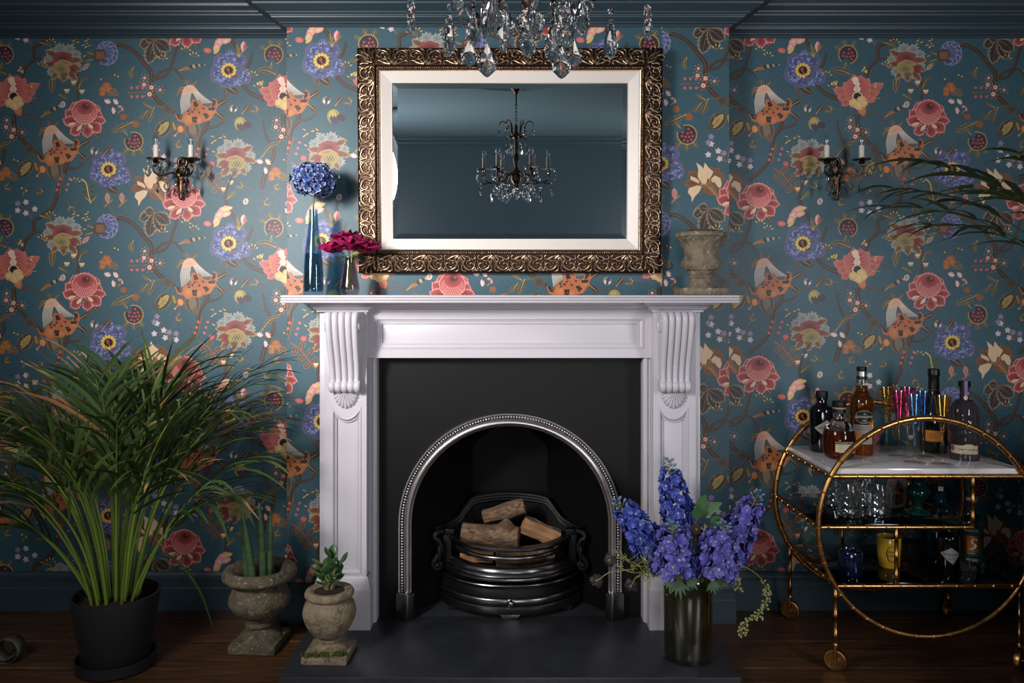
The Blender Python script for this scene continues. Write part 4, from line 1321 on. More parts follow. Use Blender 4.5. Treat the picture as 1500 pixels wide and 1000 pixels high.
hd.grid(lambda u, v: tuple(hp[int(round(u * (len(hp) - 1)))].lerp(lo[int(round(u * (len(hp) - 1)))], v)), len(hp), 6)
hd.build('hood_back', M_IRON, gr, world=True, smooth=40)
fbd = MB()
arcp = bow(.222, .05, .145, 20)
fbd.prism([(x, y, .180) for x, y, z in arcp] + [(.150, .165, .180), (-.150, .165, .180)], (0, 0, .011))
fbd.build('fire_bed', M_IRON2, gr, world=True)

# logs
M_BARK = mat('bark', (104, 80, 60), 0.85, col2=(150, 122, 96), scale=34, contrast=(.42, .66), col3=(52, 38, 28), scale3=42, con3=(.55, .66), bump=1.0, bscale=55, bdist=.03, stretch=(.5, 1, 1))
M_CUT = mat('split_wood', (138, 98, 66), 0.8, col2=(190, 148, 108), scale=36, contrast=(.35, .7), bump=0.5, bscale=60, bdist=.006, stretch=(.3, 1.5, 1.5))
def log(label, p0, p1, r0, r1, seed, knot=None):
    p0, p1 = Vector(p0), Vector(p1)
    mid = (p0 + p1) / 2
    L = (p1 - p0).length
    o = thing('firewood_log', label, 'log', mid, 0, 'logs in the grate')
    q = (p1 - p0).normalized().to_track_quat('X', 'Z')
    o.rotation_euler = q.to_euler()
    rg = random.Random(seed)
    ph = [rg.uniform(0, 6) for _ in range(4)]
    n, m = 18, 10
    def f(u, v):
        a = 2 * PI * u
        x = (v - .5) * L
        r = r0 + (r1 - r0) * v
        r *= 1 + .07 * math.sin(2 * a + ph[0]) + .05 * math.sin(3 * a + ph[1] + 4 * v) + .04 * math.sin(9 * v + ph[2])
        if knot:
            d = (v - knot[0]) ** 2 / .012 + ((a - knot[1] + PI) % (2 * PI) - PI) ** 2 / .35
            r += knot[2] * math.exp(-d)
        return (x, r * math.cos(a), r * math.sin(a))
    mb = MB().grid(f, n, m + 4, cu=True)
    mb.build('bark', M_BARK, o, smooth=60)
    for e in (0, 1):
        c = MB().add([f(i / n, e) for i in range(n)], [tuple(range(n))])
        c.build('cut_end', M_CUT, o, smooth=0)
    return o
def wedge(label, p0, p1, up, w, h, seed):
    p0, p1 = Vector(p0), Vector(p1)
    o = thing('firewood_log', label, 'log', (p0 + p1) / 2, 0, 'logs in the grate')
    L = (p1 - p0).length
    X = (p1 - p0).normalized(); Z = (Vector(up) - X * X.dot(Vector(up))).normalized(); Y = Z.cross(X)
    o.rotation_euler = Matrix((X, Y, Z)).transposed().to_euler()
    rg = random.Random(seed)
    sec = [(-w, -h * .3), (-w * .9, h * .55), (w * .2, h * .75), (w, h * .35), (w * .8, -h * .6), (0, -h)]
    k = 8
    vs = []
    for i in range(k + 1):
        for y, z in sec:
            vs.append(((i / k - .5) * L, y * (1 + rg.uniform(-.06, .06)), z * (1 + rg.uniform(-.08, .08))))
    n = len(sec)
    MB().add(vs, [(i * n + j, (i + 1) * n + j, (i + 1) * n + (j + 1) % n, i * n + (j + 1) % n) for i in range(k) for j in (0, 1, 4, 5)] + [tuple(range(n)), tuple(k * n + j for j in range(n))]).build('split_face', M_CUT, o, smooth=30)
    MB().add(vs, [(i * n + j, (i + 1) * n + j, (i + 1) * n + (j + 1) % n, i * n + (j + 1) % n) for i in range(k) for j in (2, 3)]).build('bark', M_BARK, o, smooth=30)
    return o
wedge('short split log, lowest in the grate behind the round bar', at(675, 811, .056), at(723, 813, .050), (0, -.3, 1), .032, .036, 1)
log('bark covered log lying low behind the bars under the split wedge', at(728, 819, .0), at(811, 817, .035), .030, .028, 2)
log('thick bark covered log with a side stub, resting on the top bar', at(678, 781, .056), at(760, 786, .022), .0390, .039, 3, (.78, PI * .5, .036))
log('gnarled log topmost on the pile, tilted up to a torn end', at(708, 756, .050), at(768, 741, .045), .0255, .0325, 4, (.55, PI * 1.5, .010))
wedge('pale split wedge of firewood leaning beside the thick log', at(766, 767, .042), at(818, 789, .044), (-.3, -.6, 1), .034, .036, 5)

# ------------------------------------------------------------------ gilt mirror over the mantelpiece
M_BRONZE = mat('antique_bronze', (98, 78, 62), 0.36, 1.0, bump=0.12, bscale=90, col2=(46, 36, 30), scale=40, contrast=(.45, .7))
M_GILT = mat('bronze_gilt', (176, 148, 122), 0.30, 1.0, col2=(96, 74, 56), scale=120, contrast=(.5, .72))
M_GILTD = mat('dark_gilt_ground', (58, 42, 32), 0.45, 0.8)
M_LINER = mat('ivory_liner', (218, 209, 201), 0.4)
M_GLASSM = mat('mirror_silvering', (214, 222, 224), 0.0, 1.0)
MW, MH = .543, .3995
mir = thing('wall_mirror', 'large wall mirror in an ornate bronze gilt frame above the mantelpiece', 'mirror', (0, -.0555, 1.6615))
mir.rotation_euler = (R(2.6), 0, 0)
def rc(k, y=0.0):
    return [(-MW + k, y, -MH + k), (-MW + k, y, MH - k), (MW - k, y, MH - k), (MW - k, y, -MH + k)]
fr_ = MB().mould(rc(0), [(0, -.030), (0, -.010), (.003, -.004), (.010, .000), (.024, .003), (.044, .010), (.060, .017), (.066, .018), (.069, .012), (.0695, .008), (.078, .008), (.078, -.03)], NY).build('frame', M_GILTD, mir, smooth=40)
MB().mould(rc(.0765), [(0, .0), (0, .0085), (.003, .0105), (.0065, .0075), (.0085, .0065), (.0085, -.02)], NY).build('gilt_slip', M_GILT, fr_, smooth=40)
MB().mould(rc(.085), [(0, -.02), (0, .0062), (.0025, .0068), (.036, -.0085), (.038, -.0085), (.038, -.03)], NY).build('liner', M_LINER, mir, smooth=20)
gb = .0195
g0, g1 = .1225, .1225 + gb
ya, yb2 = .0145, .0145 - gb * math.tan(R(4.5))
gl = MB().add([(x, ya, z) for x, _, z in rc(g0)] + [(x, yb2, z) for x, _, z in rc(g1)], [(0, 1, 5, 4), (1, 2, 6, 5), (2, 3, 7, 6), (3, 0, 4, 7), (4, 5, 6, 7)])
gl.build('mirror_glass', M_GLASSM, mir, smooth=0)
MB().box(-MW + .012, MW - .012, .017, .028, -MH + .012, MH - .012).build('backing', M_GILTD, mir)
# carved acanthus motif: s along the frame, u inwards
def vv(u):
    return .001 + .0165 * max(0, min(1, u / .062)) ** 1.2
def motif(hw):
    mb = MB()
    k = hw / .0595
    curves = [([(.003, .060), (.018, .047), (.011, .031), (.020, .016), (.038, .010), (.051, .020), (.047, .033), (.037, .033), (.036, .025)], .0052, .0018),
              ([(.006, .061), (.028, .056), (.045, .047), (.056, .053), (.050, .062)], .0042, .0016),
              ([(.001, .052), (.008, .033), (.005, .014), (.013, .005), (.022, .006)], .0045, .0016),
              ([(.022, .042), (.033, .042), (.038, .050), (.030, .054)], .0034, .0016),
              ([(.026, .026), (.030, .020), (.039, .019)], .0030, .0014),
              ([(.058, .006), (.052, .026), (.057, .044)], .0034, .0018),
              ([(.043, .006), (.050, .008), (.056, .014)], .0028, .0014)]
    for pts, r0, r1 in curves:
        for s in (-1, 1):
            P = bez([(s * x * k, -vv(u) - r0 * .55, u) for x, u in pts], 5 * (len(pts) - 1))
            n = len(P)
            mb.tube(P, [r0 + (r1 - r0) * i / (n - 1) for i in range(n)], 6, caps=True)
    for q in range(-2, 3):
        a = R(q * 30)
        mb.tube([(0, -vv(.058) - .002, .058), (.013 * math.sin(a), -vv(.05) - .005, .058 - .013 * math.cos(a)), (.024 * math.sin(a), -vv(.035) - .003, .058 - .024 * math.cos(a))], [.0016, .0030, .0012], 6)
    for x, u in ((.030, .009), (.044, .012), (.052, .028), (.016, .024), (.024, .034)):
        for s in (-1, 1):
            mb.ell((s * x * k, -vv(u) - .0025, u), (.0042, .003, .0030), 6, 4)
    return mb
def orient(mb, side):
    return mb
hwx, hwz = (MW - .068) / 8, (MH - .068) / 6
mx_ = motif(hwx).mesh('acanthus_ornament', M_GILT, smooth=70)
mz_ = motif(hwz).mesh('acanthus_ornament', M_GILT, smooth=70)
for i in range(8):
    x = -MW + .068 + hwx * (2 * i + 1)
    inst('acanthus_ornament', mx_, fr_, Matrix.Translation((x, 0, MH - .003)) @ Matrix.Rotation(PI, 4, 'Y'))
    inst('acanthus_ornament', mx_, fr_, Matrix.Translation((x, 0, -MH + .003)))
for i in range(6):
    z = -MH + .068 + hwz * (2 * i + 1)
    inst('acanthus_ornament', mz_, fr_, Matrix.Translation((-MW + .003, 0, z)) @ Matrix.Rotation(PI / 2, 4, 'Y'))
    inst('acanthus_ornament', mz_, fr_, Matrix.Translation((MW - .003, 0, z)) @ Matrix.Rotation(-PI / 2, 4, 'Y'))
cm = MB()
for s in (-1, 1):
    for pts in ([(0, .062), (.010, .044), (.006, .030), (.014, .016), (.026, .014), (.030, .024), (.022, .028)], [(0, .05), (.004, .03), (0, .012)], [(.010, .056), (.022, .044), (.032, .040)]):
        P = []
        for a_, u in pts:
            # diagonal axis of the corner, pointing inwards
            ux, uz = u * .9, u * .9
            P.append((ux + s * a_ * .75, -vv(u * .9) - .002, uz - s * a_ * .75))
        P = bez(P, 20)
        cm.tube(P, [.0048 - .003 * i / len(P) for i in range(len(P))], 6)
cme = cm.mesh('corner_ornament', M_GILT, smooth=70)
for (x, z, ry) in ((-MW + .003, -MH + .003, 0), (-MW + .003, MH - .003, PI / 2), (MW - .003, MH - .003, PI), (MW - .003, -MH + .003, -PI / 2)):
    inst('corner_ornament', cme, fr_, Matrix.Translation((x, 0, z)) @ Matrix.Rotation(ry, 4, 'Y'))
be = MB()
k_ = .0735
nx_, nz_ = 118, 86
for i in range(nx_):
    x = -MW + k_ + (2 * MW - 2 * k_) * (i + .5) / nx_
    w = .0036 if i % 4 else .0020
    for z in (MH - k_, -MH + k_):
        be.ell((x, -.0095, z), (w, .0026, .0026), 6, 4)
for i in range(nz_):
    z = -MH + k_ + (2 * MH - 2 * k_) * (i + .5) / nz_
    w = .0036 if i % 4 else .0020
    for x in (MW - k_, -MW + k_):
        be.ell((x, -.0095, z), (.0026, .0026, w), 6, 4)
tag(be.build('bead_row', M_GILT, fr_, smooth=80), kind='stuff')

# ------------------------------------------------------------------ crystals
M_CRYSTAL = mat('crystal', (255, 255, 255), 0.0, trans=1.0, ior=1.55)
M_BULB = thin_glass('bulb_glass', (246, 248, 250), 2.2)
M_SLEEVE = mat('candle_sleeve', (216, 206, 192), 0.45)
M_FIL = mat('filament_stem', (240, 240, 245), 0.25, 0.2)
def crystal_almond(L=.070, w=.0185, t=.0075, n=28, sc_=.10, top=.32):
    """scalloped leaf drop hanging from the origin"""
    mb = MB()
    def out(i, k, j):
        u = i / n
        z = -L * (.5 - .5 * math.cos(2 * PI * u))
        h = -z / L
        ww = w * (math.sin(PI * min(1, h ** (math.log(.5) / math.log(1 - top)))) ** .85 if 0 < h < 1 else 0)
        ww = max(ww, .0012)
        if j and i % 2: ww *= 1 - sc_
        sx = 1 if u < .5 else -1
        return (sx * ww * k, z * (1 if k == 1 else .90) - (0 if k == 1 else L * .05) * 1)
    o_ = [out(i, 1, True) for i in range(n)]
    m_ = [out(i, .62, False) for i in range(n)]
    vs = [(x, 0, z) for x, z in o_] + [(x, -t * .75, z) for x, z in m_] + [(x, t * .75, z) for x, z in m_] + [(0, -t, -L * .55), (0, t, -L * .55)]
    fs = []
    for i in range(n):
        j = (i + 1) % n
        fs += [(i, j, n + j, n + i), (j, i, 2 * n + i, 2 * n + j), (n + i, n + j, 3 * n), (2 * n + j, 2 * n + i, 3 * n + 1)]
    return mb.add(vs, fs)
def crystal_kite(L=.04, w=.0125, t=.005):
    mb = MB()
    o_ = [(0, 0), (w * .55, -L * .28), (w, -L * .62), (w * .5, -L * .86), (0, -L), (-w * .5, -L * .86), (-w, -L * .62), (-w * .55, -L * .28)]
    n = 8
    vs = [(x, 0, z) for x, z in o_] + [(x * .6, -t, -L * .5 + (z + L * .5) * .66) for x, z in o_] + [(x * .6, t, -L * .5 + (z + L * .5) * .66) for x, z in o_]
    fs = [tuple(range(n, 2 * n)), tuple(range(2 * n, 3 * n))[::-1]]
    for i in range(n):
        j = (i + 1) % n
        fs += [(i, j, n + j, n + i), (j, i, 2 * n + i, 2 * n + j)]
    return mb.add(vs, fs)
def bead(c, r):
    return MB().ell(c, (r, r * .6, r), 8, 5)
ME_ALM = crystal_almond().mesh('crystal_drop', M_CRYSTAL, smooth=0)
ME_ALM2 = crystal_almond(.062, .0165, .007).mesh('crystal_drop', M_CRYSTAL, smooth=0)
ME_SPEAR = crystal_almond(.075, .0085, .007, 20, .06, .5).mesh('crystal_spear', M_CRYSTAL, smooth=0)
ME_KITE = crystal_kite(.046, .0145, .0055).mesh('crystal_drop', M_CRYSTAL, smooth=0)
ME_KITES = crystal_kite(.037, .0118, .0048).mesh('crystal_drop', M_CRYSTAL, smooth=0)
ME_BEAD = bead((0, 0, 0), .0062).mesh('crystal_bead', M_CRYSTAL, smooth=0)
def hang(parent, p, me, rz, drop=.018, r=.0062, wire=True):
    """bead on a wire with a drop below"""
    p = Vector(p)
    d = inst('crystal_drop', me, parent, Matrix.Translation(p + Vector((0, 0, -drop))) @ Matrix.Rotation(rz, 4, 'Z'))
    inst('crystal_bead', ME_BEAD, parent, Matrix.Translation(p + Vector((0, 0, -drop * .45))) @ Matrix.Rotation(rz + .4, 4, 'Z') @ Matrix.Scale(r / .0062, 4))
    return d
def bulb_mb(c, r=.0125, h=.044):
    pr = [(.0055, 0), (.0075, h * .10), (r * .92, h * .30), (r, h * .45), (r * .82, h * .65), (r * .45, h * .85), (r * .15, h * .97), (.0, h)]
    return MB().lathe([(a, c[2] + b) for a, b in pr], 16, (c[0], c[1]), cap0=True)
def candle(parent, c, h, r=.0095):
    """sleeve, bulb and filament stem standing at c"""
    MB().lathe([(r, c[2]), (r, c[2] + h), (r * .7, c[2] + h + .0005)], 18, (c[0], c[1])).build('candle_sleeve', M_SLEEVE, parent, smooth=40)
    b = bulb_mb((c[0], c[1], c[2] + h)).build('bulb', M_BULB, parent, smooth=60)
    MB().tube([(c[0], c[1], c[2] + h + .0005), (c[0], c[1], c[2] + h + .014), (c[0], c[1], c[2] + h + .016)], [.004, .0022, .0005], 8).tube([(c[0] - .003, c[1], c[2] + h + .013), (c[0] - .004, c[1], c[2] + h + .022), (c[0] + .004, c[1], c[2] + h + .022), (c[0] + .003, c[1], c[2] + h + .013)], .0006, 5).build('filament', M_FIL, b)
def pan(parent, c, r):
    pr = [(.004, c[2] - .016), (.010, c[2] - .014), (.013, c[2] - .008), (.009, c[2] - .004), (r * .6, c[2] - .004), (r, c[2] + .001), (r * 1.0, c[2] + .003), (r * .6, c[2] - .001), (.0098, c[2] + .002), (.0098, c[2] + .008), (.002, c[2] + .008)]
    MB().lathe(pr, 24, (c[0], c[1])).build('drip_pan', M_BRONZE, parent, smooth=50)

def sconce(x, z, label, tilt):
    o = thing('wall_sconce', label, 'wall light', (x, WY - .0008, z))
    bp_ = MB()
    bp_.lathe([(.0, .0), (.021, 0), (.0215, .004), (.018, .007), (.014, .006), (.012, .010), (.0, .013)], 24)
    bp_.xform(Matrix.Translation((0, 0, .086)) @ Matrix.Rotation(R(90), 4, 'X'))
    for i in range(20):
        a = 2 * PI * i / 20
        bp_.ell((.0195 * math.cos(a), -.006, .086 + .0195 * math.sin(a)), (.0026, .0022, .0026), 6, 4)
    for s in (-1, 1):
        bp_.tube(bez([(s * .004, -.008, .07), (s * .018, -.012, .062), (s * .020, -.014, .045), (s * .009, -.014, .035), (s * .016, -.014, .020), (s * .020, -.012, .004), (s * .010, -.010, -.012), (s * .015, -.010, -.026), (s * .007, -.010, -.036), (0, -.010, -.046)], 36), [.0055 - .00008 * i for i in range(37)], 7)
    bp_.lathe([(0, -.058), (.006, -.055), (.0085, -.048), (.006, -.040), (.010, -.030), (.013, -.010), (.009, .006), (.014, .020), (.019, .034), (.013, .046), (.008, .054), (.011, .064), (.006, .074), (0, .078)], 14, (0, -.016), sy=.7)
    bp_.build('backplate', M_BRONZE, o, smooth=60)
    cu = MB().box(-.006, .006, -.042, -.022, .028, .040).build('hub', M_BRONZE, o, bevel=.001)
    for s in (-1, 1):
        px, py, pz = s * .064, -.082, .084
        am = MB()
        P = bez([(s * .004, -.030, .034), (s * .022, -.048, .040), (s * .040, -.062, .030), (s * .056, -.074, .028), (s * .071, -.086, .038), (s * .073, -.088, .056), (s * .064, -.082, .062), (px, py, pz - .014)], 28)
        am.tube(P, [.0042 - .001 * math.sin(i / 28 * PI) for i in range(len(P))], 8)
        P2 = bez([(s * .042, -.064, .030), (s * .046, -.067, .044), (s * .036, -.060, .050), (s * .032, -.056, .042)], 12)
        am.tube(P2, [.003 - .00015 * i for i in range(len(P2))], 6)
        am.build('arm', M_BRONZE, o, smooth=60)
        pan(o, (px, py, pz), .0335)
        candle(o, (px, py, pz + .006), .046)
        hang(o, (px + s * .030, py, pz), ME_KITE, .3 * s + tilt, .020)
        hang(o, (px - s * .022, py - .02, pz - .002), ME_KITES, .9 * s + tilt, .016)
        hang(o, (s * .036, -.060, .026), ME_KITES, -.5 * s + tilt, .018)
        hang(o, (s * .060, -.078, .022), ME_KITE, 1.1 * s + tilt, .018)
        hang(o, (s * .014, -.028, .006), ME_KITES, .2 * s + tilt, .016)
    return o
sconce((268 - CXP) / PU, 1.600, 'bronze twin candle sconce with crystals beside the blue hydrangea', 0.2)
sconce((1223 - CXP) / PU, 1.598, 'bronze twin candle sconce with crystals above the gold drinks trolley', -0.5)

# ------------------------------------------------------------------ chandelier
ch = thing('chandelier', 'bronze six-arm crystal chandelier hanging from the ceiling rose', 'chandelier', (CHX, CHY, HC - .034))
ZC = HC - .034
Z = lambda z: z - ZC
MB().lathe([(0, Z(2.150)), (.008, Z(2.152)), (.012, Z(2.160)), (.030, Z(2.176)), (.034, Z(2.19)), (.030, Z(ZC - .001)), (0, Z(ZC - .001))], 24).build('canopy', M_BRONZE, ch, smooth=50)
MB().tube([(0, 0, Z(2.155)), (0, 0, Z(2.09))], .004, 8).build('rod', M_BRONZE, ch)
lk = MB().tube([(.006 * math.cos(2 * PI * i / 12), 0, .011 * math.sin(2 * PI * i / 12)) for i in range(12)], .0018, 6, closed=True).mesh('chain_link', M_BRONZE, smooth=60)
for i in range(5):
    inst('chain_link', lk, ch, Matrix.Translation((0, 0, Z(2.084) - i * .0175)) @ Matrix.Rotation(i * PI / 2, 4, 'Z'))
st = [(0, 1.64), (.010, 1.645), (.016, 1.655), (.012, 1.664), (.024, 1.678), (.032, 1.695), (.028, 1.712), (.034, 1.722), (.028, 1.734), (.012, 1.748), (.010, 1.765), (.016, 1.79), (.018, 1.805), (.012, 1.82), (.008, 1.835), (.013, 1.848), (.011, 1.87), (.008, 1.90), (.012, 1.912), (.024, 1.925), (.026, 1.933), (.014, 1.942), (.007, 1.955), (.009, 1.975), (.004, 1.992), (0, 1.995)]
MB().lathe([(r, Z(z)) for r, z in st], 20).build('stem', M_BRONZE, ch, smooth=50)
for i in range(6):
    a = R(4 + 60 * i)
    c_, s_ = math.cos(a), math.sin(a)
    def q(r, z, side=0.0):
        return (r * c_ - side * s_, r * s_ + side * c_, Z(z))
    am = MB()
    P = bez([q(.020, 1.70), q(.05, 1.722), q(.078, 1.71), q(.098, 1.690), q(.125, 1.673), q(.160, 1.680), q(.182, 1.700), q(.180, 1.715), q(.176, 1.734)], 36)
    am.tube(P, [.0062 - .002 * math.sin(k / 36 * PI) for k in range(len(P))], 8)
    P = bez([q(.118, 1.674), q(.104, 1.664), q(.092, 1.674), q(.098, 1.686)], 12)
    am.tube(P, [.0045 - .0002 * k for k in range(len(P))], 6)
    am.tube(bez([q(.150, 1.676), q(.168, 1.668), q(.19, 1.672), q(.20, 1.684)], 12), [.0042 - .0002 * k for k in range(13)], 6)
    am.build('arm', M_BRONZE, ch, smooth=60)
    pan(ch, q(.176, 1.748), .040)
    candle(ch, q(.176, 1.752), .062, .0105)
    ua = MB()
    P = bez([q(.012, 1.928), q(.030, 1.925), q(.046, 1.945), q(.050, 1.98), q(.066, 2.005), q(.088, 2.000), q(.094, 1.985)], 28)
    ua.tube(P, [.0042 - .00008 * k for k in range(len(P))], 7)
    P = bez([q(.018, 1.925), q(.042, 1.918), q(.058, 1.905), q(.052, 1.89)], 12)
    ua.tube(P, [.004 - .0002 * k for k in range(len(P))], 6)
    ua.build('upper_arm', M_BRONZE, ch, smooth=60)
    hang(ch, q(.093, 1.985), ME_KITE, a + 1.2 + i, .020)
    hang(ch, q(.054, 1.888), ME_KITE, a + .4 * i, .020)
    hang(ch, q(.213, 1.746), ME_KITE, a + PI / 2 + .35 * math.sin(i * 3), .024)
    for sd in (-1, 1):
        hang(ch, q(.176, 1.746, sd * .037), ME_KITES, a + .7 * sd, .020)
    hang(ch, q(.196, 1.682), ME_ALM2, a + PI / 2 + .5 * math.sin(i * 2.1), .022)
    hang(ch, q(.134, 1.656), ME_ALM, a + PI / 2 + .8 * math.sin(i * 1.7 + .6), .022)
    if i % 2: hang(ch, q(.094, 1.662), ME_ALM2, a + 1.0 + i * .9, .018)
    b = a + R(30)
    hang(ch, (.050 * math.cos(b), .050 * math.sin(b), Z(1.672)), ME_ALM, b + PI / 2 + .5, .022)
    if i % 2 == 0: hang(ch, (.085 * math.cos(b), .085 * math.sin(b), Z(1.705)), ME_SPEAR, b + .3 * i, .022)
bl = MB().ell((0, 0, Z(1.622)), (.0245, .0245, .0245), 14, 9)
bl.build('crystal_ball', M_CRYSTAL, ch, smooth=0)
MB().tube([(0, 0, Z(1.645)), (0, 0, Z(1.66))], .003, 6).build('finial', M_BRONZE, ch)

# ------------------------------------------------------------------ things on the mantelpiece
ZS = 1.183
def lathe_thing_profile(pts, n=6):
    P = bez([(r, 0, z) for r, z in pts], n * (len(pts) - 1))
    return [(max(0, p.x), p.z) for p in P]
def stone_mat(name, c1, c2, c3, sc3=9):
    return mat(name, c1, 0.9, col2=c2, scale=30, detail=9, contrast=(.40, .70), col3=c3, scale3=sc3 * 3.5, con3=(.56, .68), bump=0.8, bscale=110, bdist=.012)
M_STONE_A = stone_mat('weathered_stone_pale', (140, 126, 106), (92, 82, 66), (176, 166, 148), 14)
M_STONE_B = stone_mat('lichen_stone', (104, 94, 74), (66, 60, 46), (150, 144, 128), 22)
M_STONE_C = stone_mat('weathered_stone_sand', (146, 130, 106), (112, 98, 78), (90, 80, 66), 12)
M_MOSSD = mat('dried_moss', (120, 92, 48), 0.95, col2=(76, 54, 26), scale=60, bump=1.0, bscale=120, bdist=.01)
M_BLUEG = thin_glass('blue_glass', (208, 226, 236), 1.7)
M_WATER = thin_glass('water', (176, 204, 218), 1.2)
M_SMOKEG = thin_glass('smoky_glass', (224, 214, 217), 1.7)
M_STEM = mat('green_stem', (96, 122, 48), 0.5)
M_HYD = mat('hydrangea_petal', (255, 255, 255), 0.6, vcol=True)
M_MAG = mat('magenta_petal', (166, 18, 84), 0.5, col2=(104, 8, 48), scale=30)
M_DKLEAF = mat('dark_rose_leaf', (40, 62, 40), 0.5)

v = thing('bottle_vase', 'tall tapering blue glass bottle vase on the mantelpiece', 'vase', (-.681, -.13, ZS + .0006))
outer = [(.0, 0), (.032, 0), (.0352, .004), (.0355, .03), (.034, .09), (.029, .15), (.0225, .20), (.0165, .25), (.0148, .285), (.0150, .2965)]
inner = [(.0128, .2965), (.0125, .285), (.0142, .25), (.020, .20), (.0262, .15), (.031, .09), (.0325, .03), (.030, .012), (0, .011)]
MB().lathe(outer + inner, 40).build('glass', M_BLUEG, v, smooth=45)
MB().lathe([(0, .0118), (.0298, .0128), (.0322, .03), (.0307, .09), (.0268, .143), (0, .143)], 32).build('water', M_WATER, v, smooth=45)

h = thing('hydrangea_stem', 'blue and white hydrangea bloom in the tall blue bottle vase', 'flower', (-.681, -.13, ZS + .016))
MB().tube(bez([(.006, 0, 0), (.001, 0, .12), (0, 0, .28), (.002, 0, .36)], 12), .0032, 8).build('stem', M_STEM, h)
hd_ = MB()
rg = random.Random(5)
HC_ = Vector((.001, 0, .383))
for i in range(130):
    zz = 1 - 2 * (i + .5) / 130
    if zz < -.86: continue
    ph = i * 2.39996
    rr = math.sqrt(1 - zz * zz)
    n_ = Vector((rr * math.cos(ph), rr * math.sin(ph), zz))
    c = HC_ + Vector((n_.x * .072, n_.y * .072, n_.z * .056)) * rg.uniform(.86, 1.08)
    n_ = (n_ + Vector((rg.uniform(-.45, .45), rg.uniform(-.45, .45), rg.uniform(-.45, .45)))).normalized()
    t1 = n_.orthogonal().normalized()
    t1 = Matrix.Rotation(rg.uniform(0, 6.28), 3, n_) @ t1
    t2 = n_.cross(t1)
    deep = mixc((18, 32, 92), (58, 86, 164), rg.random())
    for k in range(4):
        a = PI / 2 * k
        d = t1 * math.cos(a) + t2 * math.sin(a)
        e = t1 * -math.sin(a) + t2 * math.cos(a)
        L_ = rg.uniform(.011, .017)
        cup = n_ * rg.uniform(.001, .008)
        vs = [c - n_ * .003]
        for v_, w_, h_ in ((.45, .42, .3), (.80, .50, .7), (1.0, .36, 1.0)):
            for x_ in (-1, 0, 1):
                vs.append(c + d * L_ * (v_ + (.04 if x_ == 0 else 0)) + e * x_ * L_ * w_ + cup * h_ * (1 if x_ else .6))
        o0 = len(hd_.v)
        hd_.add(vs, [(0, 1, 2), (0, 2, 3), (1, 4, 5, 2), (2, 5, 6, 3), (4, 7, 8, 5), (5, 8, 9, 6)])
        wt = mixc((226, 230, 234), (160, 180, 206), rg.random())
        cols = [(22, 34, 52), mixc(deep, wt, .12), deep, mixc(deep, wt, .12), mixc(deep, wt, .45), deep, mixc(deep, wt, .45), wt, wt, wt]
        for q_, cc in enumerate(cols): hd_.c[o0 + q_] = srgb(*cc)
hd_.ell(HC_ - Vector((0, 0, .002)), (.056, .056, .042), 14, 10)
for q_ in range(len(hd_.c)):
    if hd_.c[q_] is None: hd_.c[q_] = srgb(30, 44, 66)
tag(hd_.build('flower_head', M_HYD, h, smooth=0, fix=False), kind='stuff')

v2 = thing('bud_vase', 'small teardrop smoky glass vase on the mantelpiece', 'vase', (-.551, -.15, ZS + .0006))
outer = [(.0, 0), (.022, 0), (.030, .005), (.0335, .018), (.0325, .034), (.027, .065), (.0205, .098), (.0175, .118), (.0185, .128)]
inner = [(.0168, .128), (.0158, .118), (.0185, .098), (.0248, .065), (.030, .036), (.0305, .026), (.022, .016), (0, .0145)]
MB().lathe(outer + inner, 36).build('glass', M_SMOKEG, v2, smooth=45)

def bloom(parent, c, r, seed, mtl, npet=13, lean=(0, 0, 1)):
    """cup of overlapping crumpled petals"""
    rg = random.Random(seed)
    Zv = Vector(lean).normalized()
    X = Zv.orthogonal().normalized(); Y = Zv.cross(X)
    me_out = []
    for i in range(npet):
        lay = i / npet
        az = i * 2.39996 + rg.uniform(-.2, .2)
        d = X * math.cos(az) + Y * math.sin(az)
        s = Zv.cross(d)
        open_ = .25 + .95 * lay
        L = r * (.95 + .45 * lay) * rg.uniform(.9, 1.1)
        w = r * (.62 + .42 * lay)
        mb = MB()
        ph = rg.uniform(0, 6)
        def f(u, v_):
            wid = w * math.sin(PI * (.12 + .80 * v_)) ** .7
            th = open_ * (.35 + v_ * .95)
            x = (u - .5) * 2
            p = Vector(c) + d * (L * v_ * math.sin(th) + .003 - .25 * w * x * x * (1 - lay * .8)) + Zv * (L * v_ * math.cos(th) * .9 - r * .3 + .16 * r * math.sin(4 * x + ph) * v_ + .08 * r * math.sin(8 * v_ + ph)) + s * (x * wid)
            return tuple(p)
        mb.grid(f, 9, 9)
        me_out.append(mb)
    out = MB()
    for m1 in me_out: out.add(m1.v, m1.f)
    return out
ros = thing('magenta_flower', 'crumpled magenta fabric flowers in the small smoky vase', 'flower', (-.551, -.15, ZS + .019))
for (c, r, sd, ln) in (((-.052, -.012, .142), .044, 1, (-.7, -.9, .25)), ((.022, -.022, .152), .052, 2, (.15, -1, .25)), ((-.010, .004, .176), .044, 3, (-.2, -.7, .8)), ((.064, -.004, .142), .040, 4, (.8, -.8, .1))):
    bloom(ros, c, r, sd, M_MAG).build('bloom', M_MAG, ros, smooth=60, fix=False)
sm = MB()
for a, b, c in (((-.004, 0, 0), (-.010, 0, .108), (-.05, -.010, .138)), ((.006, .002, 0), (.008, -.006, .108), (.024, -.014, .146)), ((0, -.004, 0), (-.002, .007, .108), (-.010, .006, .165)), ((.004, .004, 0), (.010, .003, .108), (.06, -.002, .136))):
    sm.tube(bez([a, b, c], 10), .0022, 6)
sm.build('stems', M_STEM, ros)
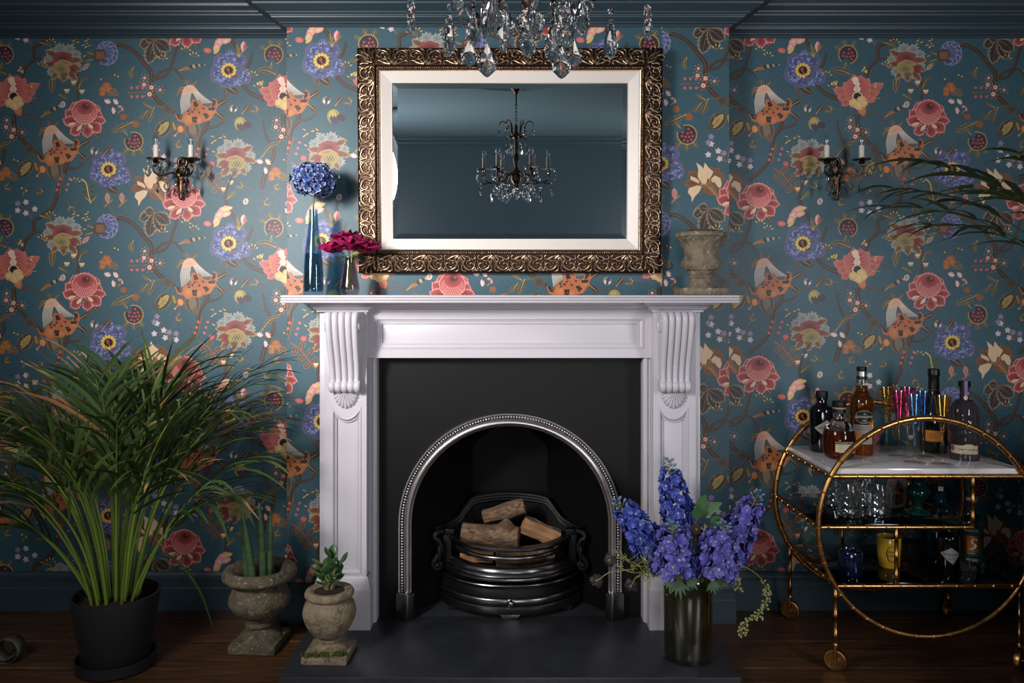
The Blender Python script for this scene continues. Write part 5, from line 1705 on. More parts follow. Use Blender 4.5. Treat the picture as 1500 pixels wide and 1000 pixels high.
for a, b in (((.010, -.006, .116), (.050, -.030, .104)), ((-.009, -.008, .116), (-.034, -.034, .102)), ((.010, .006, .116), (.045, .020, .118))):
    A, B = Vector(a), Vector(b)
    lf = MB()
    lf.leafblade([A.lerp(B, q / 5) for q in range(6)], [.001, .009, .013, .012, .007, .0008])
    lf.build('leaf', M_DKLEAF, ros, fix=False)

u = thing('stone_urn', 'small weathered campana stone urn standing on the white mantelpiece', 'urn', (.661, -.135, ZS + .0006))
MB().box(-.078, .078, -.075, .075, 0, .024).build('base_slab', M_STONE_A, u, bevel=.003)
pr = [(.0, .024), (.056, .024), (.056, .029), (.046, .034), (.037, .048), (.036, .056), (.0405, .060), (.0395, .066), (.036, .070), (.042, .078), (.0425, .082)]
pr += lathe_thing_profile([(.0425, .082), (.056, .088), (.0665, .102), (.068, .114), (.0615, .124), (.0575, .134), (.0585, .155), (.066, .180), (.080, .196), (.0885, .201)], 4)
pr += [(.089, .207), (.086, .214), (.077, .217), (.066, .214), (.062, .205), (0, .203)]
MB().lathe(pr, 48, cap0=False).build('bowl', M_STONE_A, u, smooth=50)
ms = MB()
rg = random.Random(8)
for i in range(90):
    a, r = rg.uniform(0, 6.28), .052 * math.sqrt(rg.random())
    ms.ell((r * math.cos(a), r * math.sin(a), .212 + rg.uniform(0, .010)), (rg.uniform(.004, .010), rg.uniform(.004, .008), rg.uniform(.003, .006)), 6, 4)
tag(ms.build('dried_moss', M_MOSSD, u, smooth=0), kind='stuff')

# ------------------------------------------------------------------ potted palms
M_POT = mat('black_clay', (26, 26, 30), 0.62, bump=0.08, bscale=160, bdist=.002)
M_SOIL = mat('potting_soil', (54, 36, 24), 0.95, col2=(24, 16, 11), scale=60, bump=1.0, bscale=110, bdist=.012)
M_FROND = mat('palm_leaf', (60, 90, 40), 0.40, vcol=True, spec=.4)
def frond_mb(base, head, L, th0, th1, t0=.34, ll=.19, lw=.0075, npair=13, seed=0, dry=0.05, droop=1.0, stalk=(128, 148, 54), org=(-1.256, -.346), fwd=1.0):
    rg = random.Random(seed)
    mb = MB()
    P = [Vector(base)]
    n = 22
    hd = Vector((math.cos(head), math.sin(head), 0))
    T = []
    for i in range(n):
        t = (i + .5) / n
        th = th0 + (th1 - th0) * t ** 1.7
        d = hd * math.sin(th) + Vector((0, 0, math.cos(th)))
        T.append(d)
        P.append(P[-1] + d * (L / n))
    T.append(T[-1])
    g = mixc((30, 48, 25), (58, 79, 38), rg.random())
    mb.color(mixc(stalk, g, .2 + .3 * rg.random()))
    mb.tube(P, [.0052 - .0043 * i / n for i in range(n + 1)], 6)
    side = Vector((0, 0, 1)).cross(hd).normalized()
    for k in range(npair):
        t = t0 + (1 - t0) * (k + .5) / npair
        f = t * n
        i = min(n - 1, int(f))
        p = P[i].lerp(P[i + 1], f - i)
        tan = T[i]
        prof = math.sin(PI * (.18 + .70 * (k + .5) / npair)) ** .7
        for s in (-1, 1):
            l = ll * prof * rg.uniform(.8, 1.15)
            up_ = side.cross(tan) * s * 0 + (tan.cross(side))
            if up_.z < 0: up_ = -up_
            d0 = (tan * rg.uniform(.8, 1.1) * fwd + side * s * rg.uniform(.25, .6) + up_ * rg.uniform(.0, .35)).normalized()
            pts = [p]
            d = d0
            m = 6
            for q in range(m):
                d = (d + Vector((0, 0, -.10 * droop * rg.uniform(.4, 1.5)))).normalized()
                pts.append(pts[-1] + d * (l / m))
            w = [lw * x * rg.uniform(.9, 1.1) for x in (.35, .85, 1.0, .95, .75, .45, .06)]
            c0 = mixc(g, (92, 108, 58), rg.random() * .35)
            if rg.random() < dry: c0 = mixc((150, 116, 84), (120, 84, 50), rg.random())
            mb.color(c0)
            o0 = len(mb.v)
            mb.leafblade(pts, w, up=tuple(up_), fold=.25)
            if rg.random() < .25:
                for q_ in range(o0 + 15, len(mb.v)): mb.c[q_] = srgb(140, 108, 70)
    lim = 0.085 - org[1]
    for i, (x, y, z) in enumerate(mb.v):
        wx = x + org[0]
        ly = lim if wx < BX0 - .02 or wx > BX1 + .02 else lim - .105
        if y > ly: y = ly + (y - ly) * .04
        if wx > 2.38: x = 2.38 - org[0] + (wx - 2.38) * .04
        mb.v[i] = (x, y, z)
    return mb
PX, PY = -1.256, -.346
palm = thing('potted_palm', 'bushy areca palm in a round black pot and saucer on the oak floor', 'potted plant', (PX, PY, 0))
MB().lathe([(0, .0005), (.105, .0005), (.116, .006), (.120, .034), (.1205, .040), (.115, .040), (.112, .014), (.0, .012)], 48).build('saucer', M_POT, palm, smooth=40)
MB().lathe([(0, .0125), (.094, .0125), (.098, .018), (.131, .228), (.1315, .236), (.124, .236), (.117, .200), (0, .195)], 48).build('pot', M_POT, palm, smooth=40)
so = MB().lathe([(.1165, .196), (.115, .204), (.09, .213), (.05, .217), (0, .219)], 32, cap0=False)
rg = random.Random(4)
for i in range(260):
    a, r = rg.uniform(0, 6.28), .112 * math.sqrt(rg.random())
    so.ell((r * math.cos(a), r * math.sin(a), .214 - .05 * r + rg.uniform(-.002, .004)), (rg.uniform(.002, .006), rg.uniform(.002, .005), rg.uniform(.001, .004)), 5, 4)
tag(so.build('soil', M_SOIL, palm, smooth=0), kind='stuff')
rg = random.Random(21)
NF = 34
for i in range(NF):
    k = i / NF
    head = i * 2.39996 + rg.uniform(-.3, .3)
    br = .012 + .060 * k
    base = (br * math.cos(head), br * math.sin(head), .205)
    wall_side = math.sin(head) > .35
    th1 = R(rg.uniform(26, 52) + 50 * k)
    if wall_side: th1 *= .72
    L = rg.uniform(.68, .86) - .16 * k * rg.random()
    if abs(math.cos(head)) > .8 and k > .5: L += .05
    frond_mb(base, head, L, R(2 + 11 * k), th1, rg.uniform(.40, .55), rg.uniform(.24, .33), rg.uniform(.0052, .0076), 8, 100 + i, .03 + .04 * k, 1.5).build('frond', M_FROND, palm, smooth=40, fix=False)
for i, (hd_a, L, a0, a1) in enumerate(((PI * .97, .62, 24, 88), (PI * 1.08, .70, 20, 84), (-.05, .66, 20, 82), (.12, .74, 14, 74), (PI * 1.0, .86, 9, 76), (PI * 1.02, .52, 30, 92), (-.35, .58, 24, 88), (PI * 1.2, .6, 24, 84), (.05, .88, 8, 62), (PI * .95, .80, 14, 70))):
    frond_mb((.06 * math.cos(hd_a), .06 * math.sin(hd_a), .205), hd_a, L, R(a0), R(a1), .42, .28, .0068, 9, 300 + i, .08, 1.6).build('frond', M_FROND, palm, smooth=40, fix=False)
# fallen long leaf blade arching to the floor
lb = MB().color((62, 88, 36))
lb.leafblade(bez([(.06, .02, .21), (.10, .04, .34), (.16, .06, .32), (.24, .06, .22), (.29, .05, .10)], 14), [.002, .004, .005, .0065, .007, .0075, .0075, .007, .0065, .006, .005, .004, .0015][:13] if False else [.002 + .006 * math.sin(PI * min(1, q / 12)) for q in range(13)])
lb.build('frond', M_FROND, palm, fix=False)

palm2 = thing('tall_palm', 'tall dark green palm with broad drooping leaflets beside the right wall', 'potted plant', (2.25, -.22, 0))
MB().lathe([(0, .0005), (.10, .0005), (.130, .28), (.131, .295), (.122, .295), (.116, .25), (0, .245)], 40).build('pot', M_POT, palm2, smooth=40)
MB().lathe([(.116, .246), (.08, .262), (0, .268)], 24, cap0=False).build('soil', M_SOIL, palm2)
for i, (hd_a, L, a0, a1, ll, w_) in enumerate(((184, 1.76, 3, 88, .30, .018), (198, 1.68, 4, 94, .28, .014), (176, 1.68, 4, 96, .28, .014), (206, 1.72, 3, 88, .24, .015), (188, 1.60, 5, 98, .26, .012), (168, 1.72, 3, 90, .26, .015), (216, 1.64, 4, 88, .24, .013))):
    frond_mb((.03 * math.cos(R(hd_a)), .03 * math.sin(R(hd_a)), .255), R(hd_a), L + .06, R(a0), R(a1), .74, ll * .86, w_, 5, 500 + i, .0, 1.3, (60, 84, 40), (2.25, -.22)).build('frond', M_FROND, palm2, smooth=40, fix=False)

# ------------------------------------------------------------------ stone urns by the hearth
u1 = thing('stone_urn', 'lichen covered squat stone urn with rolled rim on the oak floor', 'urn', (-.846, -.195, 0))
u1.rotation_euler = (0, 0, R(-3))
MB().box(-.0785, .0785, -.0785, .0785, .0005, .030).build('base_slab', M_STONE_B, u1, bevel=.003)
pr = [(.0, .030), (.073, .030), (.072, .034), (.060, .040), (.046, .056), (.040, .066), (.046, .071), (.048, .078), (.044, .084), (.041, .087), (.048, .092), (.050, .099), (.047, .104)]
pr += lathe_thing_profile([(.050, .106), (.078, .118), (.099, .146), (.100, .168), (.089, .196), (.083, .212), (.088, .222)], 4)
pr += lathe_thing_profile([(.108, .224), (.121, .236), (.121, .252), (.108, .266), (.090, .262), (.072, .246), (.060, .222)], 4) + [(0, .215)]
MB().lathe(pr, 56, cap0=False).build('bowl', M_STONE_B, u1, smooth=50)
M_SANS = mat('spear_leaf', (74, 98, 62), 0.45, col2=(50, 76, 50), scale=34, stretch=(.4, .4, 2.2), contrast=(.4, .6), bump=.15, bscale=60)
sv = thing('spear_sansevieria', 'cylindrical spear shaped succulent leaves standing in the squat urn', 'plant', (-.846, -.195, .2165))
for (x0, y0, x1, y1, hh, r_) in ((-.038, -.004, -.062, .0, .235, .0115), (-.014, -.020, -.048, -.03, .240, .0135), (.010, .004, -.006, .01, .265, .0125), (.018, -.012, .006, -.02, .250, .0125), (.034, -.002, .036, .0, .235, .0110)):
    P = [Vector((x0, y0, -.001)).lerp(Vector((x1, y1, hh)), q / 8) for q in range(9)]
    MB().tube(P, [r_ * v_ for v_ in (1, 1.02, 1, .97, .93, .87, .78, .60, .15)], 10).build('spear_leaf', M_SANS, sv, smooth=60)

u2 = thing('stone_urn', 'sandy ovoid stone urn with mossy square base on the slate hearth', 'urn', (-.567, -.383, hz + .0005))
u2.rotation_euler = (0, 0, R(-2))
MB().box(-.070, .070, -.070, .070, 0, .022).build('base_slab', M_STONE_C, u2, bevel=.003)
pr = [(0, .022), (.057, .022), (.056, .028), (.048, .033), (.036, .044), (.033, .049), (.0375, .052), (.038, .057), (.034, .060)]
pr += lathe_thing_profile([(.036, .062), (.052, .074), (.070, .098), (.0815, .128), (.082, .145), (.077, .164), (.068, .178)], 4)
pr += [(.0665, .182), (.071, .186), (.0765, .193), (.0768, .200), (.072, .208), (.064, .210), (.052, .208), (.046, .202), (0, .200)]
MB().lathe(pr, 48, cap0=False).build('bowl', M_STONE_C, u2, smooth=50)
M_MOSS = mat('green_moss', (92, 100, 30), 0.95, col2=(54, 66, 18), scale=80, bump=1.0, bscale=150, bdist=.006)
mo = MB()
rg = random.Random(12)
for cx, cy, n_, sp in ((-.006, -.056, 60, .017), (.045, -.050, 60, .016), (-.045, -.062, 20, .018)):
    for i in range(n_):
        x, y = cx + rg.gauss(0, sp * .6), max(-.069, cy + rg.gauss(0, sp * .3))
        mo.tube([(x, y, .021), (x + rg.uniform(-.004, .004), y + rg.uniform(-.004, .003), .029 + rg.uniform(0, .009))], [.0026, .0010], 5)
tag(mo.build('moss', M_MOSS, u2, smooth=0), kind='stuff')
MB().lathe([(.048, .2035), (.03, .207), (0, .209)], 20, cap0=False).build('soil', M_SOIL, u2)
M_JADE = mat('jade_leaf', (62, 92, 46), 0.35, col2=(44, 72, 40), scale=30, spec=.5)
M_JSTEM = mat('jade_stem', (104, 108, 66), 0.6)
jd = thing('jade_plant', 'small jade plant with thick oval leaves growing in the ovoid urn', 'plant', (-.567, -.383, hz + .2055))
rg = random.Random(31)
for i, (hx, hy, hh) in enumerate(((-.030, -.012, .060), (-.012, -.02, .085), (.004, .008, .095), (.020, -.010, .075), (.030, .006, .080), (-.022, .012, .070))):
    P = bez([(hx * .3, hy * .3, 0), (hx * .7, hy * .7, hh * .5), (hx, hy, hh)], 8)
    MB().tube(P, [.0040 - .0002 * q for q in range(len(P))], 7).build('stem', M_JSTEM, jd)
    for k in range(6):
        t = .38 + .60 * (k // 2) / 2
        p = P[min(len(P) - 1, int(t * (len(P) - 1) + .5))]
        az = rg.uniform(0, 1.2) + PI * (k % 2) + (k // 2) * PI / 2
        el = R(rg.uniform(15, 65))
        d = Vector((math.cos(az) * math.cos(el), math.sin(az) * math.cos(el), math.sin(el)))
        L = rg.uniform(.034, .048)
        q_ = d.to_track_quat('X', 'Z').to_matrix().to_4x4()
        lf = MB()
        def lfn(u, v_):
            a = 2 * PI * u
            x = v_ * L
            w = L * .40 * (math.sin(PI * min(.985, .04 + .96 * v_ ** 1.15))) ** .75
            return (x, w * math.cos(a), .0042 * (w / (L * .40)) * math.sin(a) + .12 * L * v_ * v_)
        lf.grid(lfn, 12, 8, cu=True)
        lf.xform(Matrix.Translation(p) @ q_)
        lf.build('leaf', M_JADE, jd, smooth=70)

# ------------------------------------------------------------------ tall vase of delphiniums
M_VASEG = thin_glass('mirrored_smoke_glass', (192, 190, 168), 2.7)
VX, VY = .558, -.39
vs_ = thing('cylinder_vase', 'tall mirrored smoke glass cylinder vase on the slate hearth', 'vase', (VX, VY, hz + .0005))
MB().lathe([(0, 0), (.071, 0), (.0752, .005), (.0755, .25), (.0735, .255), (.0715, .25), (.0712, .016), (.066, .011), (0, .010)], 56).build('glass', M_VASEG, vs_, smooth=40)
M_DEL = mat('delphinium_petal', (255, 255, 255), 0.55, vcol=True)
M_BUD = mat('delphinium_bud', (96, 124, 160), 0.5)
M_OLIVE = mat('olive_stem', (132, 132, 66), 0.55)
M_COSMOS = mat('maroon_petal', (26, 6, 11), 0.55)
M_BERRY = mat('pale_berry', (156, 160, 104), 0.5)
M_CUTLEAF = mat('grey_green_leaf', (74, 98, 70), 0.6)
M_GLEAF = mat('fresh_green_leaf', (60, 96, 52), 0.45)
def floret_me(cols, seed):
    rg = random.Random(seed)
    mb = MB()
    for lay, (n, L, z, cup) in enumerate(((5, .0270, 0, .30), (5, .0200, .003, .85))):
        for k in range(n):
            a = 2 * PI * (k + lay * .5) / n + rg.uniform(-.15, .15)
            d = Vector((math.cos(a), math.sin(a), 0)); s = Vector((-math.sin(a), math.cos(a), 0))
            ph = rg.uniform(0, 6)
            c = cols[rg.randrange(len(cols))]
            nu, nv = 5, 5
            o0 = len(mb.v)
            vs, fs = [], []
            for i in range(nu):
                for j in range(nv):
                    x, v_ = (i / (nu - 1) - .5) * 2, j / (nv - 1)
                    w = L * .48 * math.sin(PI * (.10 + .74 * v_)) ** .8
                    vs.append(d * (L * v_ * (1 - .12 * x * x)) + s * (x * w) + Vector((0, 0, z + L * v_ * cup * (.4 + .6 * v_) + .0022 * math.sin(4 * x + ph) * v_ - .25 * L * cup * v_ ** 3)))
            for i in range(nu - 1):
                for j in range(nv - 1):
                    fs.append((i * nv + j, (i + 1) * nv + j, (i + 1) * nv + j + 1, i * nv + j + 1))
            mb.add(vs, fs)
            for i in range(nu):
                for j in range(nv):
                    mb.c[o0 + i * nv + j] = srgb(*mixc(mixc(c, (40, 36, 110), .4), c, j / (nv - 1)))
    mb.color((196, 198, 186))
    for k in range(4 if seed % 2 else 0):
        a = 2 * PI * k / 4
        mb.ell((.003 * math.cos(a), .003 * math.sin(a), .0065), (.0026, .0026, .004), 5, 4)
    return mb.mesh('floret', M_DEL, smooth=70, fix=False)
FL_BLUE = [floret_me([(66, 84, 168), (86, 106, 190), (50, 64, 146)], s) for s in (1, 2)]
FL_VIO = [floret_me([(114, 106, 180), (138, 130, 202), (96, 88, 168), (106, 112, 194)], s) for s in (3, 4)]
def delphinium(label, pb, pt, meshes, seed, nfl, rbase, rtip):
    rg = random.Random(seed)
    pb, pt = Vector(pb), Vector(pt)
    root = Vector((VX + (pb.x - VX) * .15, VY + (pb.y - VY) * .1, hz + .013))
    o = thing('delphinium', label, 'flower', root, 0, 'delphiniums in the cylinder vase')
    mouth = Vector((VX + max(-.05, min(.05, (pb.x - VX) * .8)), VY + max(-.04, min(.04, (pb.y - VY) * .6)), .30))
    P = bez([Vector((0, 0, 0)), mouth - root, pb - root, pt - root], 24)
    MB().tube(P, [.0036 - .0001 * q for q in range(len(P))], 7).build('stem', M_OLIVE, o)
    ax = (pt - pb)
    L = ax.length
    axn = ax.normalized()
    X = axn.orthogonal().normalized(); Y = axn.cross(X)
    for i in range(nfl):
        t = (i + .5) / nfl
        az = i * 2.39996 + rg.uniform(-.25, .25)
        rr = (rbase + (rtip - rbase) * t) * rg.uniform(.8, 1.05)
        d = X * math.cos(az) + Y * math.sin(az)
        n_ = (d + axn * rg.uniform(0, .5)).normalized()
        c = pb + ax * (t * .92) + d * rr - root
        k = (1.0 - .30 * t) * rg.uniform(.85, 1.12)
        M = Matrix.Translation(c) @ n_.to_track_quat('Z', 'Y').to_matrix().to_4x4() @ Matrix.Rotation(rg.uniform(0, 6), 4, 'Z') @ Matrix.Scale(k, 4)
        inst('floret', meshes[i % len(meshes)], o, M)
    bd = MB(); bs = MB()
    for i in range(13):
        t = .86 + .20 * i / 12
        az = i * 2.4
        d = (X * math.cos(az) + Y * math.sin(az)) * (.022 * (1.15 - (t - .86) * 3)) + axn * .012
        c0 = pb + ax * t - root
        c1 = c0 + d
        bs.tube([c0, c0.lerp(c1, .6) - Vector((0, 0, .002)), c1], .0012, 5)
        bd.ell(c1, (.0045, .0045, .0066), 8, 6, M=(d.normalized().to_track_quat('Z', 'Y').to_matrix()))
    tag(bd.build('buds', M_BUD, o, smooth=60), kind='stuff')
    tag(bs.build('bud_stalks', M_OLIVE, o, smooth=60), kind='stuff')
    return o
delphinium('tallest deep blue delphinium spike rising straight from the vase', at(1000, 790, -.345), at(980, 682, -.345), FL_BLUE, 1, 46, .052, .030)
delphinium('deep blue delphinium spike leaning over the cast iron arch', at(962, 812, -.400), at(908, 738, -.400), FL_BLUE, 2, 44, .050, .030)
delphinium('violet blue delphinium spike drooping over the front of the vase', at(985, 838, -.475), at(985, 772, -.485), FL_VIO, 3, 46, .056, .040)
delphinium('violet delphinium spike leaning towards the drinks trolley', at(1062, 818, -.345), at(1108, 728, -.345), FL_VIO, 4, 46, .052, .028)
delphinium('full violet delphinium head in front of the leaning spike', at(1046, 838, -.470), at(1060, 772, -.480), FL_VIO, 5, 48, .062, .042)

def small_flower(label, p, seed, bend):
    rg = random.Random(seed)
    p = Vector(p)
    inner = p.x > VX - .05
    root = Vector((VX + (.0 if inner else -.028), VY - .030 + .010 * seed, hz + .013))
    o = thing('maroon_cosmos', label, 'flower', root, 0, 'dark maroon cosmos in the cylinder vase')
    MB().tube(bez([Vector((0, 0, 0)), Vector((VX + (-.010 if inner else -.050), VY - (.050 if inner else .037) + (0 if inner else .014 * seed), .306)) - root, Vector(bend) - root, p - root], 24), .0016, 6).build('stem', M_OLIVE, o)
    nrm = Vector((rg.uniform(-.5, .1), -1, rg.uniform(-.2, .4))).normalized()
    X = nrm.orthogonal().normalized(); Y = nrm.cross(X)
    for k in range(6):
        a = 2 * PI * k / 6 + rg.uniform(-.2, .2)
        d = X * math.cos(a) + Y * math.sin(a); s = nrm.cross(d)
        L = rg.uniform(.019, .024)
        mb = MB().grid(lambda u, v_: tuple(p - root + d * L * v_ + s * ((u - .5) * 2 * L * .42 * math.sin(PI * (.12 + .72 * v_)) ** .8) + nrm * (.006 * v_ - .010 * v_ * v_ + .0015 * math.sin(9 * u))), 5, 5)
        mb.build('petal', M_COSMOS, o, smooth=70, fix=False)
    MB().ell(p - root + nrm * .002, (.004, .004, .004), 8, 5).build('disc', M_OLIVE, o)
small_flower('dark maroon cosmos nearest the steel arch foot', at(893, 820, -.42), 1, at(925, 838, -.43))
small_flower('dark maroon cosmos hanging lowest before the black firebox', at(874, 850, -.43), 2, at(905, 836, -.43))
small_flower('dark maroon cosmos nodding in front of the arch leg', at(924, 858, -.44), 3, at(938, 842, -.45))
small_flower('dark maroon cosmos tucked under the blue delphinium', at(936, 828, -.45), 4, at(946, 838, -.45))
small_flower('dark maroon cosmos between the two violet delphiniums', at(1020, 775, -.44), 5, at(1018, 810, -.43))

def spray(label, pts, seed, n=26, berry=True):
    rg = random.Random(seed)
    P = [Vector(q) for q in pts]
    root = Vector((VX + .030, VY - .030 + .012 * seed, hz + .013)) if P[0].x > VX else Vector((VX - .042, VY - .035 + .012 * seed, hz + .013))
    o = thing('berry_spray' if berry else 'filler_spray', label, 'foliage', root)
    mouth = Vector((VX + (.055 if P[0].x > VX else -.056), VY - .040 + .018 * (seed if P[0].x > VX else seed - 2.4), .309))
    C_ = bez([Vector((0, 0, 0)), mouth - root] + [q - root for q in P], 30)
    MB().tube(C_, .0017, 6).build('stem', M_OLIVE, o)
    tw = MB(); be = MB()
    for i in range(n):
        t = .50 + .5 * i / n
        p = C_[min(len(C_) - 1, int(t * (len(C_) - 1)))]
        for k in range(3 if berry else 2):
            d = Vector((rg.uniform(-1, 1), rg.uniform(-1, .6), rg.uniform(-.7, .9))).normalized()
            e = p + d * rg.uniform(.008, .018 if berry else .040)
            tw.tube([p, e], .0009, 4)
            if berry:
                be.ell(e, (.0040,) * 3, 7, 5)
            else:
                for q in range(3):
                    e2 = e + (d + Vector((rg.uniform(-.7, .7), rg.uniform(-.7, .7), rg.uniform(-.3, .7)))) * .010
                    tw.tube([e, e2], .0007, 4); be.ell(e2, (.0017,) * 3, 5, 4)
    tag(tw.build('twigs', M_OLIVE, o), kind='stuff')
    tag(be.build('berries' if berry else 'seed_heads', M_BERRY, o, smooth=80), kind='stuff')
spray('trailing spray of pale green berries hanging over the oak floor', [at(1075, 826, -.42), at(1110, 842, -.40), at(1123, 868, -.40), at(1116, 895, -.41), at(1090, 915, -.42), at(1086, 932, -.42)], 1, 26)
spray('short spray of pale berries below the violet delphinium', [at(1066, 842, -.44), at(1078, 852, -.45), at(1084, 866, -.45)], 2, 10)
spray('feathery yellow green filler spray above the steel arch foot', [at(950, 838, -.44), at(925, 826, -.43), at(908, 808, -.42)], 3, 16, False)
spray('feathery yellow green filler spray beside the maroon cosmos', [at(960, 842, -.45), at(948, 832, -.46), at(938, 812, -.46)], 4, 12, False)
def leafy(label, pts_list, mtl, w, lobed):
    root = Vector((VX + (-.014 if lobed else .012), VY + (-.02 if lobed else .02), hz + .013))
    o = thing('leafy_stem', label, 'foliage', root)
    MB().tube(bez([(0, 0, 0), (0, -.036 if lobed else 0, .247), Vector(pts_list[0][0]) - root], 14), .0018, 6).build('stem', M_OLIVE, o)
    for a, b in pts_list:
        A, B = Vector(a) - root, Vector(b) - root
        mb = MB()
        if lobed:
            ax = B - A
            sd = ax.cross(Vector((0, -1, 0))).normalized()
            for k in (-2, -1, 0, 1, 2):
                tip = A + ax * (1 - .16 * abs(k)) + sd * (k * ax.length * .22)
                st_ = A + ax * (.12 + .06 * abs(k)) + sd * k * ax.length * .03
                mb.leafblade([st_.lerp(tip, q / 5) + Vector((0, -.004 * math.sin(PI * q / 5), 0)) for q in range(6)], [w * x for x in (.4, .9, 1, .8, .5, .05)], up=(0, -1, .2), fold=.1)
        else:
            mb.leafblade([A.lerp(B, q / 6) + Vector((0, 0, .004 * math.sin(PI * q / 6))) for q in range(7)], [w * x for x in (.1, .7, 1, 1, .8, .5, .03)], up=(0, -1, .5), fold=.15)
        mb.build('leaf', mtl, o, smooth=70, fix=False)
leafy('fresh green oval leaves between the blue delphinium spikes', [(at(1022, 752, -.40), at(1034, 724, -.41)), (at(1026, 756, -.40), at(1058, 736, -.41)), (at(1018, 760, -.41), at(1026, 742, -.43)), (at(1044, 772, -.45), at(1054, 756, -.46))], M_GLEAF, .016, False)
leafy('grey green cut leaves hanging over the vase rim', [(at(992, 843, -.475), at(998, 880, -.485)), (at(984, 842, -.475), at(980, 868, -.485)), (at(1006, 842, -.475), at(1022, 864, -.485)), (at(1042, 846, -.47), at(1048, 872, -.47)), (at(1050, 846, -.46), at(1068, 860, -.46))], M_CUTLEAF, .0055, True)

# ------------------------------------------------------------------ gold drinks trolley
M_GOLD = mat('brushed_gold', (190, 142, 86), 0.30, 1.0, col2=(140, 98, 56), scale=60, contrast=(.45, .7), bump=.05, bscale=120)
M_MARBLE = mat('white_marble', (230, 224, 221), 0.12, col2=(196, 190, 190), scale=5, detail=9, contrast=(.5, .62), coat=.3)
M_BLKGLASS = mat('black_mirror_glass', (70, 78, 84), 0.015, 1.0)
FY, BY, TCX, TCZ, TR = -.377, .025, 1.3155, .451, .344
def bamboo(mb, path, r, pitch=.056, closed=False, n=9):
    P = [Vector(p) for p in path]
    if closed: P = P + [P[0]]
    seg = [(P[i + 1] - P[i]).length for i in range(len(P) - 1)]
    tot = sum(seg)
    k = max(1, round(tot / pitch))
    pts, rr = [], []
    marks = []
    for q in range(k):
        c = tot * (q + .5) / k
        marks += [(c - .0034, 1.0), (c - .0022, 1.22), (c, .98), (c + .0022, 1.22), (c + .0034, 1.0)]
    step = .012 if len(P) > 3 else 10
    ss = sorted([(i * tot / max(1, int(tot / step)), 1.0) for i in range(int(tot / step) + 1)] + [(0, 1.0), (tot, 1.0)] + marks)
    last = -1
    for s, f in ss:
        if s - last < 2e-4 and last >= 0: continue
        if closed and s > tot - 1e-4: continue
        last = s
        a = 0
        acc = s
        while a < len(seg) - 1 and acc > seg[a]:
            acc -= seg[a]; a += 1
        pts.append(P[a].lerp(P[a + 1], min(1, acc / seg[a])))
        rr.append(r * f)
    return mb.tube(pts, rr, n, closed=closed)
tl = thing('drinks_trolley', 'round gold bamboo drinks trolley with marble top on castors', 'drinks trolley', (TCX, (FY + BY) / 2, 0))
def part(mb, name, m, **k):
    return mb.build(name, m, tl, world=True, **k)
ZT, ZM, ZB = .611, .451, .266
def rx(z):
    return math.sqrt(max(0, TR * TR - (z - TCZ) ** 2))
XM = 1.458
for y in (FY, BY):
    ring = [(TCX + TR * math.cos(2 * PI * i / 120), y, TCZ + TR * math.sin(2 * PI * i / 120)) for i in range(120)]
    part(bamboo(MB(), ring, .0092, .056, True), 'ring', M_GOLD, smooth=50)
    for z, xa, xb in ((ZT, TCX - rx(ZT), TCX + rx(ZT)), (ZM, TCX - rx(ZM), XM), (ZB, TCX - rx(ZB), TCX + rx(ZB))):
        part(bamboo(MB(), [(xa, y, z), ((xa + xb) / 2, y, z), (xb, y, z)], .0070, .058), 'shelf_rail', M_GOLD, smooth=50)
    part(bamboo(MB(), [(XM, y, ZM), (XM, y, (ZM + ZT) / 2), (XM, y, ZT)], .0068, .055), 'post', M_GOLD, smooth=50)
    part(bamboo(MB(), [(1.217, y, ZB), (1.217, y, (ZM + ZB) / 2), (1.217, y, ZM)], .0062, .055), 'post', M_GOLD, smooth=50)
for z, xa, xb in ((ZT, TCX - rx(ZT), TCX + rx(ZT)), (ZM, TCX - rx(ZM), XM), (ZB, TCX - rx(ZB), TCX + rx(ZB))):
    for x in (xa, xb):
        part(bamboo(MB(), [(x, FY, z), (x, (FY + BY) / 2, z), (x, BY, z)], .0070, .058), 'side_rail', M_GOLD, smooth=50)
xt = rx(ZT) - .004
part(MB().box(TCX - xt, TCX + xt, FY + .004, BY - .004, ZT + .0072, ZT + .024), 'marble_top', M_MARBLE, bevel=.0015)
part(MB().box(TCX - rx(ZM) + .006, XM - .006, FY + .006, BY - .006, ZM + .0005, ZM + .0078), 'mirror_shelf', M_BLKGLASS, bevel=.0008)
part(MB().box(TCX - rx(ZB) + .004, TCX + rx(ZB) - .004, FY + .006, BY - .006, ZB + .0005, ZB + .0078), 'mirror_shelf', M_BLKGLASS, bevel=.0008)
wh = MB()
wh.lathe([(.0, -.009), (.012, -.009), (.014, -.0065), (.026, -.0065), (.028, -.009), (.0325, -.008), (.034, 0), (.0325, .008), (.028, .009), (.026, .0065), (.014, .0065), (.012, .009), (.0, .009)], 32)
wh.lathe([(0, -.016), (.004, -.016), (.005, .016), (0, .016)], 10)
for i in range(5):
    a = 2 * PI * i / 5
    wh.ell((.019 * math.cos(a), .019 * math.sin(a), -.0065), (.004, .003, .002), 6, 4); wh.ell((.019 * math.cos(a), .019 * math.sin(a), .0065), (.004, .003, .002), 6, 4)
wme = wh.mesh('wheel', M_GOLD, smooth=40)
fk = MB()
for s in (-1, 1):
    fk.tube([(0, s * .004, .046), (0, s * .012, .043), (0, s * .0135, .030), (0, s * .0135, .0)], [.0045, .0055, .005, .004], 6, flat=.6)
fk.lathe([(0, .040), (.009, .041), (.009, .048), (.007, .052), (0, .052)], 12)
fme = fk.mesh('castor_fork', M_GOLD, smooth=40)
WR = .0345
